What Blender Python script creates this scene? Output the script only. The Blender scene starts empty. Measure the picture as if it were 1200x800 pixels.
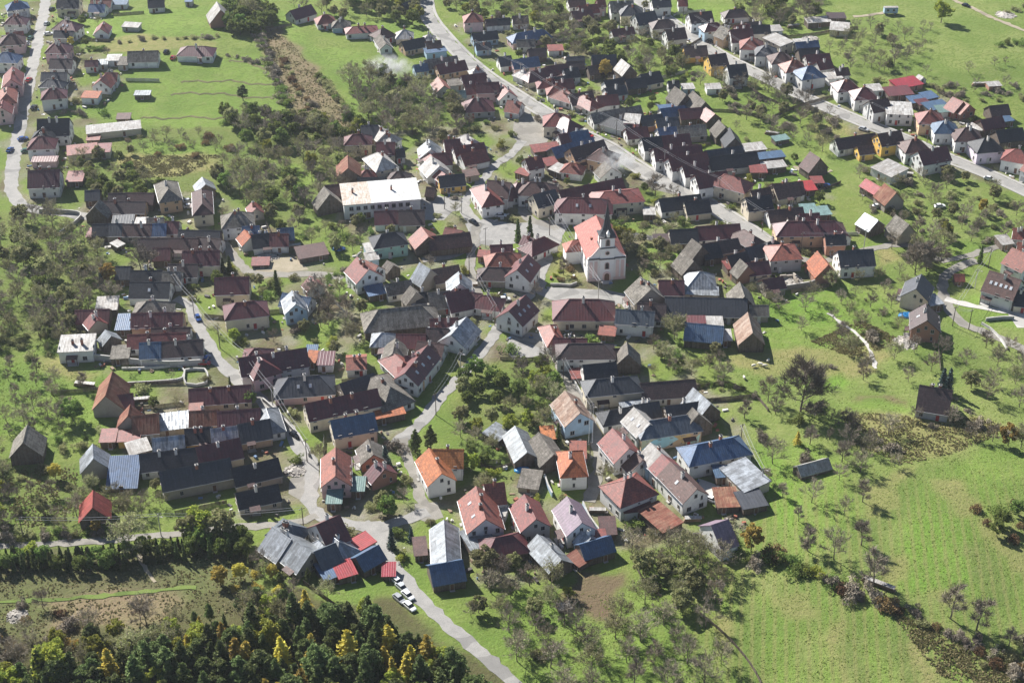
import bpy, bmesh, math, random
import numpy as np
from mathutils import Vector, Matrix

R = math.radians
random.seed(7)
rng = np.random.default_rng(7)
scene = bpy.context.scene
col = scene.collection

# ------------------------------------------------------------------ camera
CAM_H = 266.0
FPX = 1800.0                       # focal length in pixels of a 1200 px wide picture
PITCH = math.atan(1173.0 / FPX)    # looking down
cam_d = bpy.data.cameras.new('camera')
cam_d.sensor_width = 36.0
cam_d.lens = 36.0 * FPX / 1200.0
cam_d.clip_start = 1.0
cam_d.clip_end = 12000.0
cam = bpy.data.objects.new('camera', cam_d)
cam.location = (0, 0, CAM_H)
cam.rotation_euler = (math.pi / 2 - PITCH, 0, 0)
col.objects.link(cam)
scene.camera = cam

# ------------------------------------------------------------------ sky, sun, exposure
SUN_EL = R(37)
SUN_AZ = math.atan2(-0.66, 0.75)   # towards the sun, measured from +Y to +X
world = bpy.data.worlds.new('World')
scene.world = world
world.use_nodes = True
wn = world.node_tree
for n in list(wn.nodes):
    wn.nodes.remove(n)
w_out = wn.nodes.new('ShaderNodeOutputWorld')
w_bg = wn.nodes.new('ShaderNodeBackground')
w_sky = wn.nodes.new('ShaderNodeTexSky')
w_sky.sky_type = 'NISHITA'
w_sky.sun_disc = False
w_sky.sun_elevation = SUN_EL
w_sky.sun_rotation = SUN_AZ % (2 * math.pi)
w_sky.air_density = 0.8
w_sky.dust_density = 0.2
w_bg.inputs['Strength'].default_value = 0.058
wn.links.new(w_sky.outputs[0], w_bg.inputs[0])
wn.links.new(w_bg.outputs[0], w_out.inputs[0])
sun_d = bpy.data.lights.new('sun', 'SUN')
sun_d.energy = 5.0
sun_d.angle = R(0.5)
sun_d.color = (1.0, 0.965, 0.91)
sun = bpy.data.objects.new('sun', sun_d)
to_sun = Vector((math.sin(SUN_AZ) * math.cos(SUN_EL), math.cos(SUN_AZ) * math.cos(SUN_EL), math.sin(SUN_EL)))
sun.rotation_euler = to_sun.to_track_quat('Z', 'Y').to_euler()
sun.location = (-200, 300, 400)
col.objects.link(sun)
vs = scene.view_settings
vs.view_transform = 'Standard'
vs.look = 'None'
vs.gamma = 1.0
vs.use_curve_mapping = False
vs.exposure = 1.2

# ------------------------------------------------------------------ surveying: terrain height and points on it
BUMPS = []      # cx, cy, rx, ry, height


def H(x, y):
    z = 0.0
    for cx, cy, rx, ry, h in BUMPS:
        z = z + h * np.exp(-((x - cx) / rx) ** 2 - ((y - cy) / ry) ** 2)
    return z + 0.35 * np.sin(x * 0.045 + 1.0) * np.sin(y * 0.038)


def ray(u, v):
    c, s = math.cos(PITCH), math.sin(PITCH)
    a = (u - 600.0) / FPX
    b = (400.0 - v) / FPX
    return np.array((a, c + b * s, -s + b * c))


def P(u, v, h=0.0):
    """point h metres above the ground that is seen at survey coordinates u, v"""
    d = ray(u, v)
    z = h
    p = None
    for _ in range(12):
        t = (CAM_H - z) / -d[2]
        p = d * t
        z = float(H(p[0], p[1])) + h
    return Vector((p[0], p[1], z))


def flat(u, v):
    d = ray(u, v)
    t = CAM_H / -d[2]
    return d[0] * t, d[1] * t


def bump(u, v, rx, ry, h):
    x, y = flat(u, v)
    BUMPS.append((x, y, rx, ry, h))


bump(190, 70, 75, 55, 5.0)       # the field plateau above the thicket
bump(1150, 40, 120, 120, 8.0)    # the ploughed hill behind the hill street
bump(1080, 640, 60, 70, 5.0)     # the meadow slope
bump(250, 800, 80, 40, 4.0)      # the wooded knoll


def Hs(x, y):
    return float(H(x, y))


# ------------------------------------------------------------------ helpers
def tag(o, label=None, cat=None, group=None, kind=None):
    if label:
        o['label'] = label
    if cat:
        o['category'] = cat
    if group:
        o['group'] = group
    if kind:
        o['kind'] = kind
    return o


def mesh(name, verts, faces, mats=None, midx=None, smooth=False):
    me = bpy.data.meshes.new(name)
    me.from_pydata([tuple(v) for v in verts], [], faces)
    if mats:
        for m in mats:
            me.materials.append(m)
    if midx:
        me.polygons.foreach_set('material_index', midx)
    if smooth:
        me.polygons.foreach_set('use_smooth', [True] * len(me.polygons))
    me.update()
    return me


def obj(name, me, parent=None, loc=None, rz=None, scale=None):
    o = bpy.data.objects.new(name, me)
    col.objects.link(o)
    if parent is not None:
        o.parent = parent
    if loc is not None:
        o.location = loc
    if rz is not None:
        o.rotation_euler = (0, 0, rz)
    if scale is not None:
        o.scale = scale
    return o


class MB:
    """collects boxes, prisms and tubes into one mesh"""

    def __init__(self):
        self.v, self.f, self.m = [], [], []

    def add(self, verts, faces, mi=0):
        n = len(self.v)
        self.v += [tuple(p) for p in verts]
        self.f += [tuple(i + n for i in f) for f in faces]
        self.m += [mi] * len(faces)

    def box(self, c, s, mi=0, rz=0.0, tilt=None):
        hx, hy, hz = s[0] / 2, s[1] / 2, s[2] / 2
        pts = [Vector((x, y, z)) for z in (-hz, hz) for (x, y) in ((-hx, -hy), (hx, -hy), (hx, hy), (-hx, hy))]
        if tilt is not None:
            pts = [tilt @ p for p in pts]
        if rz:
            m = Matrix.Rotation(rz, 3, 'Z')
            pts = [m @ p for p in pts]
        c = Vector(c)
        self.add([p + c for p in pts],
                 [(0, 3, 2, 1), (4, 5, 6, 7), (0, 1, 5, 4), (1, 2, 6, 5), (2, 3, 7, 6), (3, 0, 4, 7)], mi)

    def prism(self, poly, x0, x1, mi=0):
        """poly of (y, z) extruded along x"""
        n = len(poly)
        v = [(x0, y, z) for y, z in poly] + [(x1, y, z) for y, z in poly]
        f = [(i, (i + 1) % n, n + (i + 1) % n, n + i) for i in range(n)]
        f += [tuple(range(n - 1, -1, -1)), tuple(range(n, 2 * n))]
        self.add(v, f, mi)

    def tube(self, a, b, ra, rb, n=4, mi=0, cap=False):
        a, b = Vector(a), Vector(b)
        d = b - a
        if d.length < 1e-6:
            return
        q = d.to_track_quat('Z', 'Y')
        ring = [(math.cos(2 * math.pi * i / n), math.sin(2 * math.pi * i / n)) for i in range(n)]
        v = [a + q @ Vector((x * ra, y * ra, 0)) for x, y in ring] + [b + q @ Vector((x * rb, y * rb, 0)) for x, y in ring]
        f = [(i, (i + 1) % n, n + (i + 1) % n, n + i) for i in range(n)]
        if cap:
            f += [tuple(range(n - 1, -1, -1)), tuple(range(n, 2 * n))]
        self.add(v, f, mi)

    def ngonz(self, poly, z0, z1, mi=0):
        n = len(poly)
        v = [(x, y, z0) for x, y in poly] + [(x, y, z1) for x, y in poly]
        f = [(i, (i + 1) % n, n + (i + 1) % n, n + i) for i in range(n)]
        f += [tuple(range(n - 1, -1, -1)), tuple(range(n, 2 * n))]
        self.add(v, f, mi)

    def mesh(self, name, mats, smooth=False):
        return mesh(name, self.v, self.f, mats, self.m if len(mats) > 1 else None, smooth)

    def build(self, name, mats, parent=None, **k):
        if not isinstance(mats, (list, tuple)):
            mats = [mats]
        return obj(name, self.mesh(name, mats), parent, **k)


def empty(name, loc, rz=0.0):
    o = bpy.data.objects.new(name, None)
    o.empty_display_size = 0.5
    o.location = loc
    o.rotation_euler = (0, 0, rz)
    col.objects.link(o)
    return o


# ------------------------------------------------------------------ materials
def new_mat(name):
    m = bpy.data.materials.new(name)
    m.use_nodes = True
    nt = m.node_tree
    bs = nt.nodes['Principled BSDF']
    return m, nt, bs


def nd(nt, t, **k):
    n = nt.nodes.new(t)
    for a, b in k.items():
        setattr(n, a, b)
    return n


def math_n(nt, op, a, b=None, c=None, clamp=False):
    n = nt.nodes.new('ShaderNodeMath')
    n.operation = op
    n.use_clamp = clamp
    for i, x in enumerate((a, b, c)):
        if x is None:
            continue
        if isinstance(x, (int, float)):
            n.inputs[i].default_value = x
        else:
            nt.links.new(x, n.inputs[i])
    return n.outputs[0]


def mixc(nt, fac, a, b, blend='MIX'):
    n = nt.nodes.new('ShaderNodeMix')
    n.data_type = 'RGBA'
    n.blend_type = blend
    n.clamp_factor = True
    for i, x in ((0, fac), (6, a), (7, b)):
        if isinstance(x, (int, float)):
            n.inputs[i].default_value = x
        elif isinstance(x, tuple):
            n.inputs[i].default_value = (x[0], x[1], x[2], 1)
        else:
            nt.links.new(x, n.inputs[i])
    return n.outputs[2]


def noise(nt, vec, scale, detail=3, rough=0.6):
    n = nt.nodes.new('ShaderNodeTexNoise')
    n.inputs['Scale'].default_value = scale
    n.inputs['Detail'].default_value = detail
    n.inputs['Roughness'].default_value = rough
    if vec is not None:
        nt.links.new(vec, n.inputs['Vector'])
    return n.outputs['Fac']


def ramp(nt, fac, lo, hi, a=0.0, b=1.0):
    n = nt.nodes.new('ShaderNodeMapRange')
    n.clamp = True
    nt.links.new(fac, n.inputs[0])
    n.inputs[1].default_value = lo
    n.inputs[2].default_value = hi
    n.inputs[3].default_value = a
    n.inputs[4].default_value = b
    return n.outputs[0]


def bumpn(nt, bs, height, strength=0.4, dist=0.05):
    b = nt.nodes.new('ShaderNodeBump')
    b.inputs['Strength'].default_value = strength
    b.inputs['Distance'].default_value = dist
    nt.links.new(height, b.inputs['Height'])
    nt.links.new(b.outputs[0], bs.inputs['Normal'])


def mat_roof(name, c, style, rough=0.5, metal=0.0, dirt=0.35, dirtc=None, stripe=0.0, spec=0.28):
    """style: tile courses, standing seams, corrugated sheets"""
    m, nt, bs = new_mat(name)
    tc = nd(nt, 'ShaderNodeTexCoord')
    oi = nd(nt, 'ShaderNodeObjectInfo')
    v = tc.outputs['Object']
    sep = nd(nt, 'ShaderNodeSeparateXYZ')
    nt.links.new(v, sep.inputs[0])
    off = nd(nt, 'ShaderNodeVectorMath', operation='ADD')
    nt.links.new(v, off.inputs[0])
    cmb = nd(nt, 'ShaderNodeCombineXYZ')
    r40 = math_n(nt, 'MULTIPLY', oi.outputs['Random'], 137.0)
    nt.links.new(r40, cmb.inputs[0])
    nt.links.new(r40, cmb.inputs[2])
    nt.links.new(cmb.outputs[0], off.inputs[1])
    vv = off.outputs[0]
    big = noise(nt, vv, 0.35, 4, 0.65)
    fine = noise(nt, vv, 2.6, 4, 0.7)
    # which way the slope runs: pick the coordinate along the eave and the one down the slope
    nsep = nd(nt, 'ShaderNodeSeparateXYZ')
    nt.links.new(tc.outputs['Normal'], nsep.inputs[0])
    hipf = math_n(nt, 'GREATER_THAN', math_n(nt, 'ABSOLUTE', nsep.outputs[0]), math_n(nt, 'ABSOLUTE', nsep.outputs[1]))
    mx_ = nd(nt, 'ShaderNodeMix')
    nt.links.new(hipf, mx_.inputs[0]); nt.links.new(sep.outputs[0], mx_.inputs[2]); nt.links.new(sep.outputs[1], mx_.inputs[3])
    along_ = mx_.outputs[0]
    my_ = nd(nt, 'ShaderNodeMix')
    nt.links.new(hipf, my_.inputs[0]); nt.links.new(sep.outputs[1], my_.inputs[2]); nt.links.new(sep.outputs[0], my_.inputs[3])
    down_ = my_.outputs[0]
    # long run-off streaks: noise stretched down the slope
    cs_ = nd(nt, 'ShaderNodeCombineXYZ')
    nt.links.new(math_n(nt, 'MULTIPLY', along_, 1.8), cs_.inputs[0])
    nt.links.new(math_n(nt, 'MULTIPLY', down_, 0.22), cs_.inputs[1])
    nt.links.new(r40, cs_.inputs[2])
    streak = noise(nt, cs_.outputs[0], 1.0, 4, 0.65)
    val = math_n(nt, 'ADD', math_n(nt, 'MULTIPLY', oi.outputs['Random'], 0.5), 0.75)
    hs = nd(nt, 'ShaderNodeHueSaturation')
    hs.inputs['Color'].default_value = (*c, 1)
    nt.links.new(val, hs.inputs['Value'])
    nt.links.new(math_n(nt, 'ADD', math_n(nt, 'MULTIPLY', oi.outputs['Random'], 0.03), 0.485), hs.inputs['Hue'])
    dc = dirtc or tuple(0.5 * x + 0.05 for x in c)
    f1 = ramp(nt, math_n(nt, 'MULTIPLY', big, math_n(nt, 'ADD', streak, 0.5)), 0.35, 0.75)
    c1 = mixc(nt, math_n(nt, 'MULTIPLY', f1, min(1.0, dirt * 1.5)), hs.outputs[0], dc)
    c1 = mixc(nt, ramp(nt, streak, 0.5, 0.72, 0.0, 0.5), c1, tuple(0.55 * x for x in dc))
    c1 = mixc(nt, ramp(nt, streak, 0.28, 0.44, 0.35, 0.0), c1, tuple(min(1, 1.5 * x + 0.03) for x in c))
    c2 = mixc(nt, ramp(nt, fine, 0.4, 0.72, 0.0, 0.6), c1, tuple(0.5 * x for x in c))
    mid = noise(nt, vv, 0.95, 3, 0.75)
    c2 = mixc(nt, ramp(nt, mid, 0.5, 0.68, 0.0, 0.55), c2, tuple(0.45 * x + 0.012 for x in dc))
    c2 = mixc(nt, ramp(nt, mid, 0.3, 0.45, 0.4, 0.0), c2, tuple(min(1, 1.35 * x + 0.025) for x in c))
    if style == 'tile':
        wv = nd(nt, 'ShaderNodeTexBrick')
        wv.inputs['Scale'].default_value = 1.0
        wv.inputs['Brick Width'].default_value = 0.7
        wv.inputs['Row Height'].default_value = 0.55
        wv.inputs['Mortar Size'].default_value = 0.058
        wv.inputs['Color1'].default_value = (1, 1, 1, 1)
        wv.inputs['Color2'].default_value = (0.55, 0.55, 0.55, 1)
        wv.inputs['Mortar'].default_value = (0.45, 0.45, 0.45, 1)
        cv_ = nd(nt, 'ShaderNodeCombineXYZ')
        nt.links.new(along_, cv_.inputs[0]); nt.links.new(down_, cv_.inputs[1])
        nt.links.new(cv_.outputs[0], wv.inputs['Vector'])
        c2 = mixc(nt, 0.6, c2, wv.outputs[0], 'MULTIPLY')
        bumpn(nt, bs, wv.outputs[0], 0.35, 0.05)
    else:
        per = 1.0 if style == 'seam' else 0.6
        ph = math_n(nt, 'MULTIPLY', along_, 2 * math.pi / per)
        sn = math_n(nt, 'SINE', ph)
        pk = math_n(nt, 'POWER', math_n(nt, 'ADD', math_n(nt, 'MULTIPLY', sn, 0.5), 0.5), 8.0 if style == 'seam' else 2.0)
        if stripe:
            # sheets laid in columns, some darker than others
            colid = math_n(nt, 'FLOOR', math_n(nt, 'MULTIPLY', along_, 1.0))
            rowid = math_n(nt, 'FLOOR', math_n(nt, 'MULTIPLY', down_, 1 / 2.3))
            cb = nd(nt, 'ShaderNodeCombineXYZ')
            nt.links.new(colid, cb.inputs[0])
            nt.links.new(rowid, cb.inputs[1])
            nt.links.new(r40, cb.inputs[2])
            wn_ = nd(nt, 'ShaderNodeTexWhiteNoise')
            nt.links.new(cb.outputs[0], wn_.inputs['Vector'])
            c2 = mixc(nt, math_n(nt, 'MULTIPLY', wn_.outputs[0], stripe), c2, tuple(0.38 * x for x in (dirtc or c)))
        c2 = mixc(nt, math_n(nt, 'MULTIPLY', pk, 0.35), c2, tuple(0.5 * x for x in c))
        bumpn(nt, bs, pk, 0.5, 0.06)
    nt.links.new(c2, bs.inputs['Base Color'])
    nt.links.new(ramp(nt, fine, 0.3, 0.7, rough, min(1, rough + 0.2)), bs.inputs['Roughness'])
    bs.inputs['Metallic'].default_value = metal
    bs.inputs['Specular IOR Level'].default_value = spec
    return m


def mat_wall(name, c, rough=0.9, var=0.5, scale=0.6):
    m, nt, bs = new_mat(name)
    tc = nd(nt, 'ShaderNodeTexCoord')
    oi = nd(nt, 'ShaderNodeObjectInfo')
    off = nd(nt, 'ShaderNodeVectorMath', operation='ADD')
    nt.links.new(tc.outputs['Object'], off.inputs[0])
    nt.links.new(math_n(nt, 'MULTIPLY', oi.outputs['Random'], 91.0), off.inputs[1])
    a = noise(nt, off.outputs[0], scale, 4, 0.7)
    b = noise(nt, off.outputs[0], 3.0, 3, 0.7)
    hs = nd(nt, 'ShaderNodeHueSaturation')
    hs.inputs['Color'].default_value = (*c, 1)
    nt.links.new(math_n(nt, 'ADD', math_n(nt, 'MULTIPLY', oi.outputs['Random'], 0.35), 0.78), hs.inputs['Value'])
    # damp stain climbing from the footing
    sep = nd(nt, 'ShaderNodeSeparateXYZ')
    nt.links.new(tc.outputs['Object'], sep.inputs[0])
    foot = ramp(nt, math_n(nt, 'ADD', sep.outputs[2], math_n(nt, 'MULTIPLY', a, -1.6)), -0.6, 0.5, 0.6, 0.0)
    cc = mixc(nt, ramp(nt, a, 0.4, 0.75, 0, var), hs.outputs[0], tuple(0.55 * x + 0.04 for x in c))
    cc = mixc(nt, foot, cc, tuple(0.45 * x + 0.05 for x in c))
    cc = mixc(nt, ramp(nt, b, 0.45, 0.8, 0, 0.3), cc, tuple(0.7 * x for x in c))
    nt.links.new(cc, bs.inputs['Base Color'])
    bs.inputs['Roughness'].default_value = rough
    bumpn(nt, bs, b, 0.25, 0.03)
    return m


def mat_wood(name, c):
    m, nt, bs = new_mat(name)
    tc = nd(nt, 'ShaderNodeTexCoord')
    oi = nd(nt, 'ShaderNodeObjectInfo')
    sep = nd(nt, 'ShaderNodeSeparateXYZ')
    nt.links.new(tc.outputs['Object'], sep.inputs[0])
    s = math_n(nt, 'ADD', sep.outputs[0], math_n(nt, 'ADD', sep.outputs[1], math_n(nt, 'MULTIPLY', oi.outputs['Random'], 50)))
    bid = math_n(nt, 'FLOOR', math_n(nt, 'MULTIPLY', s, 4.0))
    wn_ = nd(nt, 'ShaderNodeTexWhiteNoise', noise_dimensions='1D')
    nt.links.new(bid, wn_.inputs['W'])
    fine = noise(nt, tc.outputs['Object'], 1.2, 4, 0.7)
    cc = mixc(nt, wn_.outputs[0], tuple(0.7 * x for x in c), tuple(1.5 * x for x in c))
    cc = mixc(nt, ramp(nt, fine, 0.4, 0.75, 0, 0.6), cc, (0.2, 0.18, 0.155))
    nt.links.new(cc, bs.inputs['Base Color'])
    bs.inputs['Roughness'].default_value = 0.85
    return m


def mat_plain(name, c, rough=0.6, metal=0.0, var=0.25, scale=2.0):
    m, nt, bs = new_mat(name)
    tc = nd(nt, 'ShaderNodeTexCoord')
    oi = nd(nt, 'ShaderNodeObjectInfo')
    a = noise(nt, tc.outputs['Object'], scale, 3, 0.6)
    hs = nd(nt, 'ShaderNodeHueSaturation')
    hs.inputs['Color'].default_value = (*c, 1)
    nt.links.new(math_n(nt, 'ADD', math_n(nt, 'MULTIPLY', oi.outputs['Random'], 0.3), 0.82), hs.inputs['Value'])
    cc = mixc(nt, ramp(nt, a, 0.35, 0.75, 0, var), hs.outputs[0], tuple(0.55 * x for x in c))
    nt.links.new(cc, bs.inputs['Base Color'])
    bs.inputs['Roughness'].default_value = rough
    bs.inputs['Metallic'].default_value = metal
    return m


def mat_leaf(name, c1, c2, hue=0.03, trans=0.35):
    """two leaf tints mixed leaf by leaf, with some light passing through"""
    m, nt, bs = new_mat(name)
    oi = nd(nt, 'ShaderNodeObjectInfo')
    gm = nd(nt, 'ShaderNodeNewGeometry')
    cc = mixc(nt, gm.outputs['Random Per Island'], c1, c2)
    hs = nd(nt, 'ShaderNodeHueSaturation')
    nt.links.new(cc, hs.inputs['Color'])
    nt.links.new(math_n(nt, 'ADD', math_n(nt, 'MULTIPLY', oi.outputs['Random'], 0.7), 0.65), hs.inputs['Value'])
    nt.links.new(math_n(nt, 'ADD', math_n(nt, 'MULTIPLY', oi.outputs['Random'], 2 * hue), 0.5 - hue), hs.inputs['Hue'])
    nt.links.new(hs.outputs[0], bs.inputs['Base Color'])
    bs.inputs['Roughness'].default_value = 0.75
    bs.inputs['Specular IOR Level'].default_value = 0.2
    tr = nd(nt, 'ShaderNodeBsdfTranslucent')
    nt.links.new(hs.outputs[0], tr.inputs['Color'])
    mx = nd(nt, 'ShaderNodeMixShader')
    mx.inputs[0].default_value = trans
    out = nt.nodes['Material Output']
    nt.links.new(bs.outputs[0], mx.inputs[1])
    nt.links.new(tr.outputs[0], mx.inputs[2])
    nt.links.new(mx.outputs[0], out.inputs['Surface'])
    return m


ROOF = {
    'mr': (mat_roof('roof_maroon', (0.125, 0.024, 0.028), 'seam', 0.36, stripe=0.3, spec=0.6), 'maroon'),
    'rd': (mat_roof('roof_red', (0.27, 0.07, 0.052), 'tile', 0.45, spec=0.45), 'red'),
    'rt': (mat_roof('roof_scarlet_sheet', (0.4, 0.1, 0.065), 'seam', 0.5, stripe=0.4, dirtc=(0.25, 0.06, 0.04)), 'rusty red'),
    'rr': (mat_roof('roof_bright_red', (0.36, 0.032, 0.038), 'corr', 0.45, dirt=0.3, stripe=0.25), 'bright red'),
    'or': (mat_roof('roof_orange', (0.5, 0.17, 0.06), 'tile', 0.55), 'orange'),
    'br': (mat_roof('roof_brown', (0.13, 0.07, 0.062), 'tile', 0.5), 'brown'),
    'dk': (mat_roof('roof_charcoal', (0.036, 0.039, 0.05), 'tile', 0.5), 'charcoal'),
    'db': (mat_roof('roof_dark_brown', (0.085, 0.05, 0.048), 'tile', 0.48, spec=0.4), 'dark brown'),
    'dg': (mat_roof('roof_graphite', (0.055, 0.06, 0.072), 'seam', 0.45, stripe=0.35, spec=0.4), 'graphite'),
    'gy': (mat_roof('roof_weathered_grey', (0.25, 0.225, 0.195), 'tile', 0.75, dirt=0.6, dirtc=(0.1, 0.09, 0.07)), 'weathered grey'),
    'lg': (mat_roof('roof_pale_grey', (0.5, 0.49, 0.47), 'seam', 0.5, dirt=0.6, dirtc=(0.3, 0.26, 0.22), stripe=0.45), 'pale grey'),
    'sv': (mat_roof('roof_silver', (0.4, 0.43, 0.46), 'seam', 0.38, 0.35, dirt=0.5, dirtc=(0.2, 0.2, 0.2), stripe=0.55), 'silver'),
    'bl': (mat_roof('roof_blue', (0.075, 0.135, 0.235), 'corr', 0.42, stripe=0.3, spec=0.35), 'blue'),
    'sl': (mat_roof('roof_slate', (0.085, 0.105, 0.13), 'seam', 0.4, spec=0.5, stripe=0.3), 'slate grey'),
    'gn': (mat_roof('roof_green', (0.17, 0.27, 0.25), 'corr', 0.45, stripe=0.3), 'pale green'),
    'rs': (mat_roof('roof_rust', (0.25, 0.135, 0.09), 'seam', 0.7, dirt=0.7, dirtc=(0.22, 0.055, 0.035), stripe=0.6), 'rusty'),
    'mv': (mat_roof('roof_mauve', (0.2, 0.14, 0.18), 'seam', 0.38, spec=0.6), 'mauve'),
    'rw': (mat_roof('roof_striped', (0.46, 0.38, 0.3), 'seam', 0.6, dirt=0.6, dirtc=(0.25, 0.11, 0.06), stripe=0.6), 'rust-striped'),
}
WALL = {
    'w': (mat_wall('wall_white', (0.74, 0.73, 0.7)), 'white'),
    'c': (mat_wall('wall_cream', (0.66, 0.58, 0.44)), 'cream'),
    'y': (mat_wall('wall_yellow', (0.72, 0.45, 0.1)), 'yellow'),
    'p': (mat_wall('wall_pink', (0.62, 0.42, 0.42)), 'pink'),
    'g': (mat_wall('wall_grey', (0.42, 0.41, 0.39)), 'grey'),
    'b': (mat_wall('wall_brick', (0.38, 0.19, 0.13)), 'brick'),
    'o': (mat_wall('wall_ochre', (0.6, 0.41, 0.26)), 'ochre'),
    'u': (mat_wall('wall_blue', (0.36, 0.49, 0.6)), 'pale blue'),
    't': (mat_wall('wall_teal', (0.36, 0.6, 0.52)), 'pale teal'),
    's': (mat_wall('wall_stone', (0.36, 0.315, 0.26), var=0.6, scale=0.9), 'bare stone'),
    'v': (mat_wall('wall_lilac', (0.6, 0.53, 0.6)), 'lilac'),
    'd': (mat_wood('wall_boards', (0.085, 0.06, 0.045)), 'dark timber'),
}
M_WIN = mat_plain('window_glass', (0.025, 0.03, 0.04), 0.12, 0, 0.1)
M_FRAME = mat_plain('window_frame', (0.42, 0.39, 0.36), 0.6)
M_DOOR = mat_plain('door_wood', (0.14, 0.07, 0.04), 0.6)
M_DOORR = mat_plain('door_red', (0.35, 0.03, 0.03), 0.5)
M_CHW = mat_plain('chimney_render', (0.62, 0.59, 0.55), 0.9)
M_CHB = mat_plain('chimney_brick', (0.3, 0.12, 0.08), 0.9)
M_DARK = mat_plain('dark_metal', (0.03, 0.03, 0.033), 0.5)
M_POLE = mat_plain('pole_timber', (0.1, 0.08, 0.065), 0.9)
M_CABLE = mat_plain('cable', (0.3, 0.3, 0.31), 0.7, 0.0)
M_CONC = mat_plain('concrete', (0.4, 0.385, 0.36), 0.9, 0, 0.5, 0.6)
M_FENCE = mat_wood('fence_boards', (0.1, 0.075, 0.055))
# ------------------------------------------------------------------ roads as surveyed lines (u v pairs) and widths in metres
ROADS = [
    # name, width, phrase, points
    ('road', 7.5, 'on the wide main street', [(497, -30), (498, 0), (503, 20), (520, 42), (545, 68), (572, 90), (598, 107), (622, 122), (648, 138), (680, 156), (712, 172), (742, 192), (768, 208), (800, 222), (836, 243), (868, 263), (898, 284), (925, 300)], 'a'),
    ('road', 6.5, 'on the fields road', [(60, -40), (54, 0), (46, 40), (38, 80), (30, 115), (21, 160), (14, 200), (14, 225), (26, 240), (45, 246), (75, 250), (105, 255)], 'a'),
    ('road', 6.5, 'on the hill street', [(720, -20), (760, 8), (800, 35), (840, 62), (870, 78), (905, 95), (960, 122), (1010, 143), (1060, 163), (1110, 185), (1160, 205), (1210, 228), (1260, 252)], 'a'),
    ('road', 6.0, 'by the hall forecourt', [(508, 232), (525, 238), (540, 240), (549, 252), (560, 264), (580, 272), (605, 272), (630, 268), (652, 270)], 'a'),
    ('road', 4.5, 'on the lane behind the hall', [(612, 165), (600, 180), (585, 190), (570, 205), (558, 220), (545, 234)], 'a'),
    ('road', 6.0, 'by the church square', [(652, 268), (650, 282), (641, 300), (633, 318), (631, 335), (642, 345), (665, 350), (700, 352), (735, 350)], 'a'),
    ('road', 5.0, 'on the church lane', [(655, 268), (640, 262), (622, 258), (612, 245), (618, 225), (640, 180), (625, 160), (615, 140), (620, 125)], 'g'),
    ('road', 5.0, 'on the sunken lane', [(631, 338), (612, 352), (596, 368), (582, 388), (566, 410), (548, 432), (534, 448), (518, 462), (506, 478), (494, 494), (478, 508), (464, 520)], 'a'),
    ('road', 3.6, 'on the grassy lane', [(470, 514), (478, 535), (486, 560), (493, 582), (502, 600)], 'g'),
    ('road', 4.6, 'on the thicket lane', [(262, 283), (272, 298), (288, 316), (302, 321), (330, 322), (360, 321), (385, 322), (402, 326)], 'g'),
    ('road', 5.2, 'on the rows lane', [(205, 350), (222, 358), (232, 382), (245, 405), (258, 425), (285, 450), (310, 472), (330, 495), (348, 518), (362, 540), (366, 565), (364, 590), (378, 606), (405, 613), (440, 618), (470, 610), (502, 600)], 'a'),
    ('road', 4.6, 'on the wood lane', [(425, 612), (440, 628), (456, 652), (472, 675), (488, 697), (510, 718), (540, 744), (570, 770), (600, 798), (640, 838)], 'a'),
    ('road', 3.2, 'on the hedge road', [(-40, 642), (0, 640), (60, 637), (120, 633), (180, 628), (240, 622), (300, 616), (345, 612), (372, 604)], 'g'),
    ('road', 4.4, 'on the mural lane', [(606, 396), (630, 402), (648, 412), (662, 438), (676, 466), (690, 492), (700, 518), (702, 545), (694, 572), (690, 588)], 'g'),
    ('road', 3.8, 'on the ruin lane', [(925, 300), (950, 306), (975, 304), (1000, 296), (1030, 290), (1048, 287), (1075, 290), (1105, 305), (1160, 292), (1215, 276)], 'g'),
    ('road', 4.6, 'on the hillside drive', [(1145, 305), (1125, 312), (1108, 324), (1104, 338), (1108, 352), (1116, 368), (1130, 380), (1155, 390), (1180, 400), (1215, 418)], 'g'),
    ('road', 3.0, 'on the hillside drive', [(1108, 350), (1130, 356), (1160, 362), (1190, 368), (1215, 376)], 'c'),
    ('road', 4.0, 'on the church lane', [(738, 274), (755, 278), (775, 279), (785, 283)], 'g'),
    ('road', 4.0, 'on the sunken lane', [(560, 285), (545, 293), (530, 300), (510, 303), (495, 305)], 'g'),
    ('road', 4.2, 'by the hall forecourt', [(558, 262), (556, 282), (552, 300), (551, 318), (556, 335), (562, 345)], 'g'),
    ('path', 2.2, 'on the field path', [(1000, 20), (1020, 18), (1036, 15)], 'd'),
    ('path', 2.4, 'on the field path', [(1105, -15), (1118, 0), (1140, 10), (1165, 22), (1200, 36), (1240, 50)], 'd'),
    ('path', 1.2, 'on the orchard path', [(970, 367), (985, 378), (1000, 388), (1012, 400), (1020, 412), (1026, 432)], 'c'),
    ('path', 1.3, 'on the weed path', [(-20, 706), (20, 705), (70, 702), (130, 697), (180, 692), (230, 688)], 'l'),
    ('path', 1.2, 'on the weed path', [(160, 650), (172, 668), (182, 682)], 'd'),
    ('path', 1.6, 'on the orchard path', [(930, 195), (955, 206), (975, 200)], 'd'),
]


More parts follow.
